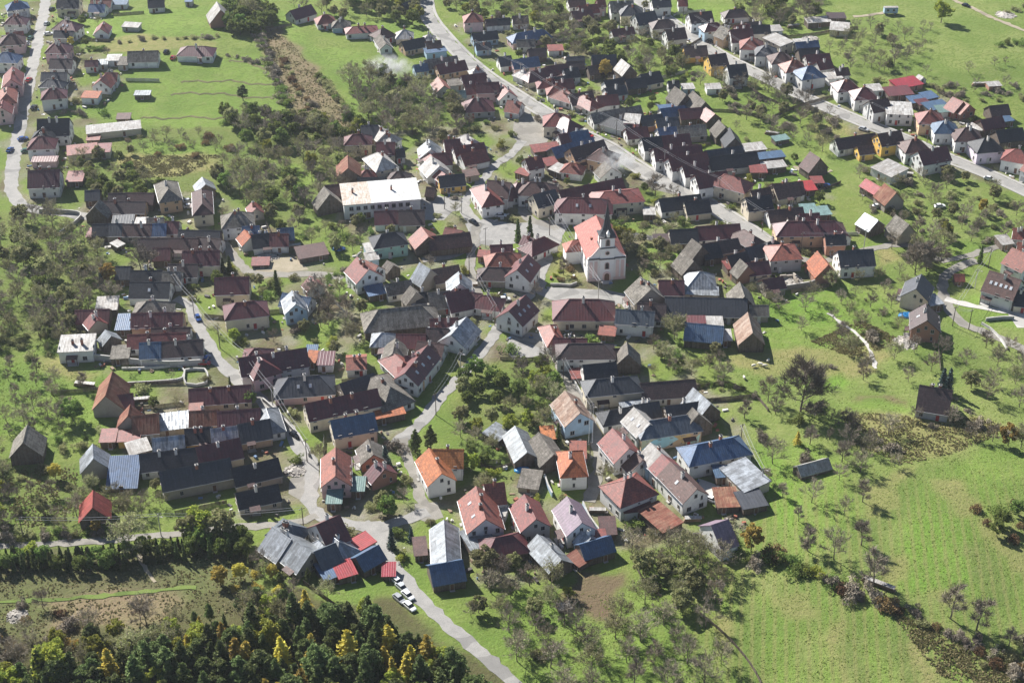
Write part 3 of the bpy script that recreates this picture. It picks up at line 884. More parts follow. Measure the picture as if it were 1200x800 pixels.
# ------------------------------------------------------------------ survey of the roofs
# T ox oy s: plan-sheet origin and scale.  Then: kind x1 y1 x2 y2 (ridge ends) width roof wall options
# kinds: G gable, G2 two-storey gable, H hip, H2 two-storey hip, B barn, F low single-pitch; eN eave, cN chimneys, kN skylights
SURVEY = """
T 0 0 6
H2 90 15 140 8 9 bl w
H2 85 115 135 113 9 mr w
G 60 100 185 85 6 lg w
H2 60 245 100 240 11 br p
G 45 238 160 220 5 rd w
H2 20 372 70 370 10 bl w
G2 88 468 76 565 9 rd p
H2 50 612 45 665 9 rd p
G2 20 705 10 760 8 rd p
G2 405 -15 555 -18 10 dk c
H2 440 148 500 150 10 mr w k2
G 385 222 515 218 6 dk w
H2 385 305 430 303 10 mr p
G 355 420 510 415 8 dk w c2
G 295 515 470 510 7 dk w c1
H 330 562 410 565 7 dk w c1
H2 350 625 395 620 10 mr w c1
G 730 158 705 200 7 rd w c1
F 870 175 980 178 5 lg g e2.5
F 755 408 848 405 6 lg w e2.8
G 600 430 685 425 5 mr w
F 690 440 755 435 5 sv g e2.6
G 900 365 1110 360 9 gy w c1
F 840 430 905 430 8 gy g
G 745 515 705 570 9 rd w
G 740 515 825 515 7 rd w
F 585 665 698 668 6 or w e3
G 630 35 740 35 7 bl w
G 640 3 780 0 7 rd w
F 785 18 895 15 6 bl w
G 1040 0 1150 -8 8 dk w
F 950 655 1055 655 4 sv d e2
T 200 0 6
B 325 20 350 68 12 lg b c0
H 120 325 235 330 11 mr w p30
G 840 75 985 40 9 mr w c1
H 1070 108 1100 106 9 rd w c1
H 1180 140 1215 140 8 gy u
G 400 2 455 0 6 bl w
G 470 5 555 3 6 br w
F 110 0 150 0 5 bl g
T 400 0 6
H 80 190 200 185 9 rd w p25
H 280 205 300 200 10 br w c1
G 270 245 315 310 6 gy w
H 435 212 450 212 9 lg w c1
G 425 295 580 268 8 dk o
G 595 295 695 287 8 br u c1
H 612 245 622 245 6 lg w
F 590 360 730 345 5 bl u e3
G 585 425 810 398 8 gy u
G 670 460 865 428 8 mr o c2
G 510 460 600 450 6 bl u
G 680 545 722 605 7 rd g c0
F 755 585 850 575 6 gy g
G 845 535 1010 515 8 mr w c1
H 945 480 965 478 7 lg p
G 870 600 945 595 8 mr w
G2 950 585 1105 580 8 mr p
G 1120 590 1175 645 9 rd w
G 790 645 870 640 8 gn d c0
H 930 695 990 692 12 mr g
H2 915 95 935 94 10 rd p
G 1015 140 1110 130 6 dk w
G 1095 135 1180 128 6 dk w c1
G 920 240 1090 220 7 dk u c1
G 945 308 1045 300 6 dk u
G 1105 405 1190 395 8 dk w c1
G 430 30 490 5 7 dk d
T 600 0 6
G 5 118 110 112 7 dk w
H 35 238 215 208 9 bl p
G 35 285 160 280 6 gy w
F 255 340 355 335 6 rd w
G 115 350 235 340 7 dk d
G 0 425 180 400 8 bl p c1
H 70 495 82 500 7 lg w
H 130 508 250 475 9 mr c
G 205 565 370 535 7 dk w
H 225 562 290 558 8 rd w
G 285 572 425 555 8 mr w c1
H 295 608 340 606 8 rd w
H 348 634 405 650 9 rd w c1
G 400 668 560 640 9 br w
H 502 672 560 700 9 rd w c1
G 240 470 385 450 8 mr w c1
G 365 490 460 475 8 dk w c1
G 385 440 500 430 7 dk d
G 385 405 505 398 7 dk d
B 565 395 730 385 9 dk d
B 770 420 830 465 8 lg d
G 650 575 790 545 7 dk w c1
G 800 565 930 545 8 dk d
G 905 530 1035 500 9 dk c
G 655 625 795 600 7 dk w
G 600 680 740 665 8 mr w
G 535 470 610 460 7 dk d
B 1146 612 1224 668 9 gy d
G 1045 770 1210 745 7 bl w
G 395 -5 510 -15 8 br w
G 420 85 560 70 8 mr w
G 470 45 600 30 8 rd w
G2 600 0 650 -5 7 rd p
G2 690 15 850 5 10 gy w
H2 820 40 865 38 11 dk c c1
G2 865 105 1000 78 10 dk w
H2 1030 145 1100 138 9 dk g
G2 1080 215 1210 195 9 br w c2
G 700 215 850 190 6 mr w
G2 985 -5 1110 -15 8 dk w
G 1170 -5 1230 -8 7 rd w
G -30 708 65 722 9 rd w
G 1100 575 1170 570 6 dk w
T 800 0 6
G2 45 100 200 78 9 dk w c1
H 330 75 415 65 8 dk w
H2 180 170 240 160 8 mr u
G2 268 185 338 212 9 gy o
G2 335 215 485 200 11 mr w
H2 480 268 500 268 12 rd w c1
H2 580 320 600 320 11 dk w c1
H2 680 372 705 370 11 br w c1
H2 770 428 800 424 11 rd w c2
H2 880 470 910 465 12 bl w c1
H2 1140 563 1165 560 11 mr w c1
F 608 252 732 310 8 lg c e5
G 795 305 950 285 6 bl g
F 790 298 890 285 5 lg g
G 815 350 955 335 8 dk d
G 865 395 1030 375 8 mr g
G 945 440 1040 420 7 mr g
F 1010 540 1105 525 6 lg w e3
G 1070 490 1160 475 6 br w
G 370 185 470 170 7 rd p
G 450 165 550 150 6 dk p
G2 485 185 610 175 7 dk w
F 605 205 690 195 6 lg w e3
F 870 150 1030 130 6 lg d
F 1020 115 1140 108 6 dk d
F 1040 185 1170 190 9 lg c e3
G 10 335 165 320 9 dk y
G2 180 395 300 375 9 dk y
G2 315 465 440 450 10 dk w c1
F 165 612 265 605 5 lg w e2.6
F 0 612 75 605 5 lg u e2.6
B 72 642 158 720 9 gy d
G 158 755 225 805 8 rd d
T 1000 0 6
F 290 600 455 560 8 rr b
G 462 528 490 545 4 lg w e1.8 c0
F 230 650 400 630 8 mr d
H2 65 620 90 618 11 mr w c1
F 100 622 195 612 6 lg w e3
G2 115 715 240 690 9 br w c1
F 230 760 410 765 11 lg w e5.2
H2 535 780 560 780 12 rd o c1
F 395 705 495 690 6 bl d
F 490 680 570 660 6 bl d
F 510 755 650 725 7 bl d
F 590 770 680 760 6 gn w
G 700 685 770 720 10 rd b c0
G 770 715 815 740 9 rd b c0
F 450 725 525 710 5 mr d
G 955 750 1085 735 8 dk d
F 945 595 1030 588 4 lg b e2
T 0 133 6
G2 265 45 485 35 11 dk w p45
H2 285 118 320 117 9 dk p c1
H2 270 165 310 163 11 mr w
F 230 325 400 320 4 mr p e2.8
G2 200 405 415 395 12 mr w c2
F 610 120 985 75 7 lg c e3
F 825 22 915 18 5 br d e2.2
F 475 265 680 240 8 rd c e3
F 690 245 775 240 7 rd c e3
F 475 445 585 440 8 rd d e2.6
F 615 170 700 165 5 rd d e2
G 600 545 700 540 7 dk d
H2 1168 472 1185 535 10 gy o
G 885 560 1080 562 8 br d
G 765 565 880 562 8 dk d
G 695 620 1020 622 8 dk o c2
B 665 655 700 610 9 gy d
T 0 200 4
G 435 252 505 250 8 dk d
G 505 250 580 250 8 dk s
G 580 252 710 252 8 br s
G 710 252 778 250 8 bl w c1
G 778 240 838 240 8 mr w
F 637 238 685 238 5 lg d
G 690 224 765 222 6 gy s
F 530 232 625 228 6 dk d
F 412 290 460 290 6 rd d e2.4
F 535 350 565 335 4 lg d e2
G 650 320 790 318 8 dk d
G 795 318 928 318 8 br v c1
G 925 312 1035 322 8 dk w c1
G 840 280 1030 283 8 dk d
G2 858 380 1028 375 9 mr c c3
G 718 365 795 362 8 mr d
G 790 440 925 438 8 dk w
G 615 470 760 468 8 dk d c1
G 765 475 850 475 8 gy w
G 545 450 612 450 8 dk d
G 612 523 795 523 10 dk w c1 k1
H2 690 612 730 612 13 gy w c1
G2 618 670 855 665 8 mr o
F 550 710 614 708 9 bl d e2.6
F 455 625 550 620 8 lg d e3
G 355 655 510 650 8 mr d
G 430 672 455 700 7 rd s
G 600 770 870 760 8 rd w c2
G 712 738 890 735 6 dk w
G 495 750 520 775 7 sv d
G2 1008 505 1165 498 10 mr c c1
H2 1107 621 1190 611 11 mr c c1
T 200 133 6
H2 217 535 222 640 8.5 br c c1
G 222 452 245 500 8 sv d
H2 440 697 490 692 12 gy w c2
G 580 622 600 670 6 rd s
T 200 266 6
G 520 25 560 75 7 or w
G 570 60 740 40 9 dk w c2
G 505 0 620 -5 7 bl w
G 750 15 860 5 8 bl d
G 700 55 825 50 8 mr w c1
F 890 185 1090 150 8 br d e2.2
F 575 245 690 240 5 rd d e1.2
G 980 350 1020 390 7 rd w
G 790 465 985 500 8 bl w
G2 855 452 880 545 8 sv u
T 400 266 6
G2 112 215 195 297 11 rd w c2
G2 165 235 255 275 8 rd w c0
G 325 240 367 272 6 gy d
H2 285 50 375 38 10 dk t c1
F 170 150 290 130 6 lg u e3.6
F 170 210 255 200 5 lg u e3
G 563 3 612 70 11 rd d
G 612 70 900 40 9 br d
G 735 5 850 30 9 rd w c1
B 553 255 625 300 10 sv s
G 640 300 820 270 9 br s c1
G2 825 320 832 400 9 sv w c1
G 310 405 485 375 7 gy w
F 180 455 300 430 6 bl d e2.6
B 487 417 525 462 8 gy s
G 525 465 610 460 7 dk s
F 495 525 620 515 5 lg s e3
G 612 465 760 450 10 gy s
H 262 583 560 553 14 gy d c0
G 735 470 890 440 12 mr w
G 880 460 980 470 9 mr w
H 985 480 1060 490 9 mr w c1
G 625 650 815 640 5 mr w
F 615 690 800 690 5 sv d
G 880 637 775 760 11 sv w
G 600 712 750 715 8 dk w c1
G 390 755 590 755 8 mr d
H 285 745 300 745 9 sv d
H 1090 185 1190 180 10 rd w c1
H 1030 285 1190 290 9 dk s c1
F 965 185 1040 190 4 rd b
G 1050 130 1200 125 9 mr w
T 600 200 4
G 55 305 100 320 6 mr w
H 95 335 150 310 9 mr w
G2 75 395 25 465 10 mr w k2
T 600 266 6
G2 95 485 -20 590 11 mr w c1 k3
H 405 510 610 510 14 mr c c1 e4
F 615 725 725 735 5 rd d e2.6
H 265 690 300 760 7 rd w c1
G2 735 580 1000 598 8 sl w c2
G2 905 355 975 440 12 gy s c2
T 600 200 4
G 690 515 805 515 9 mr o c1
H 880 475 892 475 12 sv s c0
F 808 560 965 565 5 sv s e2.6
G 720 595 1100 600 11 dk s c0
G 590 622 720 625 10 dk w c1
F 822 698 905 698 4 mr d
F 915 705 985 705 5 lg d
G 815 715 990 730 10 bl d c0
F 985 770 1020 770 6 lg d
B 1105 668 1128 760 9 rw d
B 1068 525 1090 590 9 gy d
G 1115 632 1200 632 6 gy s c0
B 845 322 890 356 10 gy d
G 888 355 965 340 9 dk d
B 800 380 850 425 9 gy d
G 740 280 865 272 9 dk s c0
G 865 265 1065 250 9 mr w c1
F 668 318 730 315 5 dk d
G 690 135 880 112 9 dk w
G 810 148 920 135 9 dk c c1
F 618 190 668 190 5 lg d
T 800 266 6
G 130 125 385 80 8 dk s
H 430 20 505 65 9 br b c1
G 440 150 575 120 8 dk b c1
G 315 205 445 175 8 dk b
H 600 110 650 95 7 dk c
F 300 270 370 258 5 rd d
B 405 230 458 275 8 gy b
G 455 255 600 240 8 mr c
H2 690 135 720 133 13 rd g c1 p26
B 948 175 1022 268 9 or b
G 565 375 700 350 7 mr s c0
G2 1005 60 1140 57 6 dk b
T 900 200 4
G2 330 378 490 370 10 dk w c1
H2 90 240 310 238 11 mr o c2
G 325 262 350 290 8 rd w c0
G 0 190 160 172 8 dk w c2
F 158 182 225 178 7 gn w
F 228 190 285 185 6 gn d
G 97 220 165 218 8 dk w
G 152 205 238 200 8 mr w c1
G 20 65 160 52 9 br w c1
F 150 75 215 68 7 rr d
F 205 45 255 42 5 rd d
G 460 40 530 82 6 rr d
B 547 62 600 105 9 rs s
G 455 200 515 235 9 sv d
B 600 210 660 255 9 gy s
T 1000 133 6
F 185 350 325 420 10 lg w e3.5
T 1000 266 6
G2 478 338 442 435 10 dg c c1
G2 510 548 520 655 10 dk b c1 k1
F 515 520 600 505 6 sv d e3
G2 962 310 1180 375 13 br w c1 k5
G 1140 450 1230 460 9 dk c
G 720 335 770 335 4 rd d e1.9 c0
G2 1120 150 1260 215 11 rd w c1
G 1160 110 1240 120 8 rd w
F 1025 95 1100 85 6 lg d
G 1130 10 1220 20 7 rd w
T 900 400 4
G 714 207 862 230 11 dk g p47 e3.2
G 140 588 280 547 5 lg d e1.5 c0
T 600 133 6
H2 300 0 335 0 12 rd c
H2 368 25 405 45 10 mr w
G 330 150 400 140 8 mr w
G 400 140 530 118 8 bl w c1
G 280 245 565 170 8 bl d
G2 410 250 640 188 9 dk o c2
H2 630 248 660 255 11 br o c1
G 655 340 700 385 10 gy w c0
G 330 545 770 455 9 mr w e4 c0
H2 650 555 820 540 13 rd c p24 c2
F 680 625 820 610 5 dk u e4
H2 390 595 620 600 12 mr w k2
G2 95 322 200 300 8 mr w
F 40 400 125 425 4 rd d
F 230 345 310 330 6 rd d
F 145 250 325 225 6 rd d
H 410 350 450 355 8 rd w
F 290 370 370 400 6 lg d
H2 130 485 240 490 11 br w
G2 150 575 300 535 9 dk c c1
H 40 490 100 480 11 mr w
G 255 480 330 500 8 gy s
T 600 0 4
G 370 535 600 495 8 gy w c0
H 465 550 545 572 8 dk w c1
F 528 555 598 560 8 lg p e5.5
G 535 605 632 595 8 mr w c1
G 675 560 775 550 8 dk y c1
G 600 548 700 535 8 dk b
G 685 605 770 595 8 bl w
G 775 595 905 585 8 gy s c1
G2 610 650 700 640 9 dk w c1
G2 700 640 830 628 9 mr w c1
G2 665 698 885 680 9 mr w c2
G2 735 745 910 715 9 mr w c1
G 905 710 1075 685 9 dk d
G 920 740 1145 712 10 dk w c1
G 785 515 885 505 8 mr d
F 695 515 820 500 7 bl d
B 970 565 1000 600 8 gy d
B 1020 600 1045 650 8 dk d
T 800 133 6
F 425 245 570 225 6 lg d
F 525 305 705 280 5 bl d
F 640 182 735 162 4 gn d e2
F 560 370 715 350 5 lg d
F 475 390 585 388 6 rd d
G2 0 370 165 345 8 mr w c1
G2 90 440 305 405 9 mr w
H2 300 430 400 455 11 rd c c1
G 480 545 610 520 8 br c
G 640 510 800 480 10 br c c1
G2 445 595 615 575 9 dk c
B 897 273 965 318 10 br d
T 900 0 4
G 315 658 500 622 8 dk w
G2 515 632 620 612 9 br y
G 420 690 485 680 6 br y c0
H2 675 655 700 652 11 br w c1
G2 705 712 835 685 10 mr w
H2 825 568 845 568 11 bl w
H2 925 600 950 600 12 br w
H2 1015 650 1040 648 12 dk v c1
H2 1160 700 1185 705 11 rd w c1
G2 1225 740 1270 760 10 rd w
G 995 565 1095 545 8 mr d
F 1100 558 1138 552 5 bl d
F 950 590 1005 600 5 lg d
G 1070 615 1190 600 9 dk d
T 400 133 6
H2 80 150 150 148 9 mr c c1
G 140 88 255 85 10 dk w
G 265 88 310 140 8 lg w
H 330 140 345 145 8 lg w
G2 250 205 375 205 9 mr c
G 385 255 440 250 6 dk w
H2 255 277 290 310 11 lg c c1
H 170 400 190 400 8 rd w
G 115 455 310 450 6 dk d
H 390 410 420 410 9 dk w c1
G2 45 300 48 385 10 rs d
G 235 690 395 685 9 mr w c1
G 405 685 580 680 10 dk s c1
G 617 188 630 255 10 sv w
H 605 275 640 300 6 rd w c0
G 650 285 770 275 9 mr w c1
G 630 305 690 370 11 lg w
G 675 390 730 430 6 rd w c0
G 725 190 830 180 9 mr w
H 870 150 930 185 10 lg w c1
G 790 240 1000 205 9 mr w c2
G 840 290 1010 250 9 rd w c1
G 685 445 860 425 8 dk y c1
F 865 425 955 410 5 br s
B 610 520 650 525 5 br d e2
H2 1003 502 1045 565 10 rd w
G2 1030 470 1190 490 11 br w c2
G 1070 530 1200 525 9 mr w
T 300 200 4
B 320 78 345 110 11 gy d
G 325 70 400 65 8 br d
T 0 400 4
F 282 12 440 4 9 lg w e4.6 c2
F 525 52 605 48 7 gy d
G 656 8 752 4 9 bl w c1
G 752 4 948 -8 9 dk w
B 527 145 495 255 10 rs s
G 540 255 620 245 7 mr d c0
B 610 300 600 350 8 rs s
G 620 350 740 340 10 rs s c0
F 475 442 543 440 6 rd d e2.6
F 557 445 655 440 5 rd y e2.6
F 745 380 885 365 8 sv s e2.6
F 600 505 695 480 6 lg d e2.6
G 715 455 860 440 9 sv s c0
G 868 412 985 402 8 dk y c2
G 990 410 1110 398 8 sv y c1
G 888 328 1018 322 8 rs o c1
B 435 485 438 550 9 sv s
B 128 395 108 475 10 gy d
G 655 530 920 498 9 dk w c2
G 920 495 1120 455 10 mr c c1
G 748 610 1075 548 10 dk s c1 e3.6
F 510 615 648 610 11 bl d e3 t18
T 200 399 6
G 475 590 690 555 10 dk o c1
H 672 480 695 550 9 sv w c0
G 330 500 625 480 9 mr s c1
G 130 340 560 315 9 mr s c2
F 135 460 220 458 7 rd s e3
G2 480 125 950 55 10 mr w c3
H 590 55 620 55 10 mr w c0
H2 628 116 645 140 11 mr p
F 970 110 1020 115 6 or d
F 960 65 1025 65 5 bl d
F 1040 125 1145 125 7 mr w e3
H 830 262 1040 246 12 dk p c1 k2
T 200 532 6
G 430 105 750 30 9 dk s c1
G 460 275 750 215 8 dk s c1
T 0 532 6
B 655 262 650 375 9 rt d
T 300 400 4
G2 232 295 565 222 9 mr c c2
G2 352 372 550 335 9 bl c c2
G 395 200 550 150 10 dk s c0
H 575 160 630 215 13 gy w c1
F 560 345 690 318 4 or d e2.6
G 425 80 515 75 9 rd w p22
G 655 -10 640 60 8 gy s
H 650 62 690 100 9 rd w c0
G 700 70 760 65 8 mr w
G 760 0 880 15 9 br w c1
F 670 155 785 145 7 rd o e4.5
G2 805 20 700 150 9 mr w c2 k3
G2 373 503 372 630 9 rd p c1
F 335 725 402 725 6 gn d e2.8
F 450 668 508 668 6 gn d e2.8
G 527 463 550 530 8 gy b
G 565 565 600 600 9 mr b
G2 812 505 870 618 9 or w c1
G2 832 507 970 507 9 or w c1
T 400 532 6
G2 948 235 1015 455 11 rd w c2 k2
G2 1010 215 1140 200 10 rd w
F 1060 385 1160 400 4 lg w e3
F 875 610 1045 560 8 sv d e3
H 1085 590 1200 570 10 mr d c0
G 722 475 738 750 8 sv w c0
F 515 650 590 645 7 br d e2.6
T 300 600 4
G 815 250 965 228 9 bl d c0
T 600 400 4
H2 275 515 285 562 9 or w c1
F 275 515 345 515 9 rd w e3
G2 472 412 548 500 10 rd w
G 550 495 610 555 9 br w c1
H2 645 375 815 346 10 sl o c1
G2 572 314 645 385 9 lg w k2 c0
B 848 315 872 338 12 gy d
G 720 308 890 280 9 dk s c1
B 850 222 930 290 9 sv d
H 460 325 540 310 8 dk w
G 575 300 685 282 8 dk w
F 510 300 640 285 2.5 sv d
H2 395 180 545 165 10 dk c c1
G 605 198 855 178 9 dk w c0
F 550 225 610 225 5 lg w e3
G2 335 112 485 98 9 dk w c0
H2 265 12 425 10 10 dk w c0
B 538 8 545 60 9 gy d
G 455 35 525 33 7 dk d
G 195 -15 350 -12 9 mr w c1
F 278 152 328 148 5 rd d e2
G2 250 235 318 335 10 rw u c1
G 15 400 70 520 8 sv d
G 125 430 195 530 9 gy d c0
F 40 640 130 650 8 gy s e2
F 140 430 195 425 6 or d e2.4
F -100 448 -40 400 6 sv d e2.6
G2 650 480 705 533 9 lg u c1
G2 705 533 745 572 9 rd w c0
G2 745 572 865 688 9 br w c1 k1
H2 870 488 1035 450 11 bl w c2
F 1035 575 1150 675 9 sv c e3.6
F 950 612 1000 605 5 bl d e3
F 955 735 1055 725 8 rs d e2.6
F 1065 750 1175 725 7 dk d e2.6
T 600 532 6
G2 88 290 168 455 9 rd g c1
G 182 573 345 740 8 sv d c1
G2 388 305 490 480 9 mv w c1
G 490 545 550 590 6 sv u
G 480 640 690 575 7 bl d c0
F 430 690 520 760 5 rs d e2
H2 800 185 850 165 13 rd w c2
F 780 375 970 345 5 mr w e2.8
F 960 370 1130 510 7 rs d e2.6
F 620 505 725 500 7 br d e2.4
F 590 570 640 565 4 rd d e2.2
T 800 532 6
G 205 505 318 460 12 mv w e4 c0
T 200 532 6
G 720 520 845 600 12 sv s c2
H 800 482 850 500 9 sl w c2
G 855 600 985 690 11 sv s c0
T 300 600 4
G 275 185 370 150 10 sl d c0
H 350 110 390 140 9 sv w c1
F 375 275 455 255 6 rr d e2.6
F 300 280 375 255 7 bl d e2.6
G2 285 60 390 18 12 mr g c1
F 457 125 505 168 8 rr c e3
G 470 210 572 160 7 bl d c0
F 600 268 645 268 5 rr d e2
"""
# ------------------------------------------------------------------ shared small meshes
def make_window():
    b = MB()
    b.add([(-0.5, 0.02, 0), (0.5, 0.02, 0), (0.5, 0.02, 1.3), (-0.5, 0.02, 1.3)], [(0, 1, 2, 3)], 1)
    for x in (-0.53, 0.53):
        b.box((x, 0.0, 0.65), (0.07, 0.1, 1.38), 0)
    for z in (-0.03, 1.33):
        b.box((0, 0.0, z), (1.0, 0.1, 0.07), 0)
    b.box((0, 0.0, 0.66), (0.05, 0.08, 1.28), 0)
    b.box((0, -0.05, -0.1), (1.25, 0.2, 0.06), 0)
    return b.mesh('window', [M_FRAME, M_WIN])


def make_door(mat):
    b = MB()
    b.box((0, 0, 1.05), (0.95, 0.08, 2.1), 0)
    b.box((-0.52, -0.01, 1.08), (0.09, 0.12, 2.16), 1)
    b.box((0.52, -0.01, 1.08), (0.09, 0.12, 2.16), 1)
    b.box((0, -0.01, 2.2), (1.13, 0.12, 0.1), 1)
    b.box((0, -0.3, 0.06), (1.3, 0.7, 0.2), 2)
    return b.mesh('door', [mat, M_FRAME, M_CONC])


def make_barn_door():
    b = MB()
    for i in range(8):
        b.box((-1.4 + 0.4 * i, 0, 1.4), (0.37, 0.07 + 0.02 * (i % 2), 2.8), 0)
    b.box((0, -0.07, 0.5), (3.1, 0.06, 0.2), 0)
    b.box((0, -0.07, 2.3), (3.1, 0.06, 0.2), 0)
    return b.mesh('barn_door', [M_FENCE])


def make_chimney(mat):
    b = MB()
    b.box((0, 0, 0.35), (0.62, 0.62, 1.9), 0)
    b.box((0, 0, 1.34), (0.78, 0.78, 0.12), 1)
    b.box((0, 0, 1.5), (0.4, 0.4, 0.22), 2)
    return b.mesh('chimney', [mat, M_CONC, M_DARK])


def make_skylight():
    b = MB()
    b.box((0, 0, 0.0), (0.9, 1.25, 0.1), 0)
    b.box((0, 0, 0.04), (0.72, 1.05, 0.1), 1)
    return b.mesh('skylight', [M_FRAME, M_SKYL])


M_SKYL = mat_plain('skylight_glass', (0.5, 0.52, 0.55), 0.15)
WIN = make_window()
DOORS = [make_door(M_DOOR), make_door(M_DOORR), make_door(mat_plain('door_white', (0.55, 0.55, 0.53)))]
BDOOR = make_barn_door()
CHIMS = [make_chimney(M_CHW), make_chimney(M_CHB), make_chimney(M_CHW)]
SKYL = make_skylight()
M_GUT = mat_plain('gutter_zinc', (0.36, 0.36, 0.37), 0.5, 0.3)


def make_porch():
    b = MB()
    b.prism([(-1.7, 2.35), (0.0, 2.75), (0.0, 2.87), (-1.7, 2.47)], -1.2, 1.2, 0)
    for x in (-1.05, 1.05):
        b.box((x, -1.55, 1.2), (0.12, 0.12, 2.36), 1)
    b.box((0, -0.85, 0.0), (2.4, 1.7, 0.24), 2)
    return b.mesh('porch', [ROOF['br'][0], M_POLE, M_CONC])


PORCH = make_porch()
GDOOR = None


def gable_roof(mb, L, w, he, rise, ov=0.4, oe=0.3, t=0.2, lift=0.02):
    s = rise / (w / 2)
    ye, ze = w / 2 + ov, he - ov * s + lift
    zr = he + rise + lift
    mb.prism([(-ye, ze), (0, zr), (ye, ze), (ye, ze + t), (0, zr + t * 1.25), (-ye, ze + t)][::1], -L / 2 - oe, L / 2 + oe)
    # ridge capping in short lapped lengths
    n = max(2, int(L / 1.6))
    for i in range(n):
        x0 = -L / 2 - oe + i * (L + 2 * oe) / n
        x1 = x0 + (L + 2 * oe) / n - 0.04
        zz = zr + t * 1.25
        mb.prism([(-0.22, zz - 0.22 * s - 0.01), (0.22, zz - 0.22 * s - 0.01), (0.2, zz - 0.2 * s + 0.07), (0, zz + 0.07), (-0.2, zz - 0.2 * s + 0.07)], x0, x1, 1)


def hip_roof(mb, L, w, he, rise, rl, ov=0.42, t=0.2, lift=0.02):
    """L full length, rl ridge length"""
    s = rise / (w / 2)
    ze = he - ov * s + lift
    zr = he + rise + lift
    X, Y = L / 2 + ov, w / 2 + ov
    r = max(rl / 2, 0.05)
    v = [(-X, -Y, ze), (X, -Y, ze), (X, Y, ze), (-X, Y, ze),
         (-X, -Y, ze + t), (X, -Y, ze + t), (X, Y, ze + t), (-X, Y, ze + t), (-r, 0, zr + t), (r, 0, zr + t)]
    f = [(0, 3, 2, 1), (0, 1, 5, 4), (1, 2, 6, 5), (2, 3, 7, 6), (3, 0, 4, 7),
         (4, 5, 9, 8), (6, 7, 8, 9), (5, 6, 9), (7, 4, 8)]
    mb.add(v, f)
    # capping on the ridge and the four hips
    for a, b in (((-r, 0, zr + t), (r, 0, zr + t)), ((-X, -Y, ze + t), (-r, 0, zr + t)), ((X, -Y, ze + t), (r, 0, zr + t)),
                 ((X, Y, ze + t), (r, 0, zr + t)), ((-X, Y, ze + t), (-r, 0, zr + t))):
        mb.tube(a, b, 0.11, 0.11, 5, 1, True)


BLD = []        # records for labels and for keeping trees off the roofs
KIND_SP = {'G': (2.8, 38), 'G2': (4.5, 40), 'H': (2.9, 37), 'H2': (4.8, 36), 'B': (3.0, 47), 'F': (2.7, 0)}
W_SP = {'G': 0.87, 'G2': 0.86, 'H': 0.8, 'H2': 0.78, 'B': 0.87, 'F': 0.92}


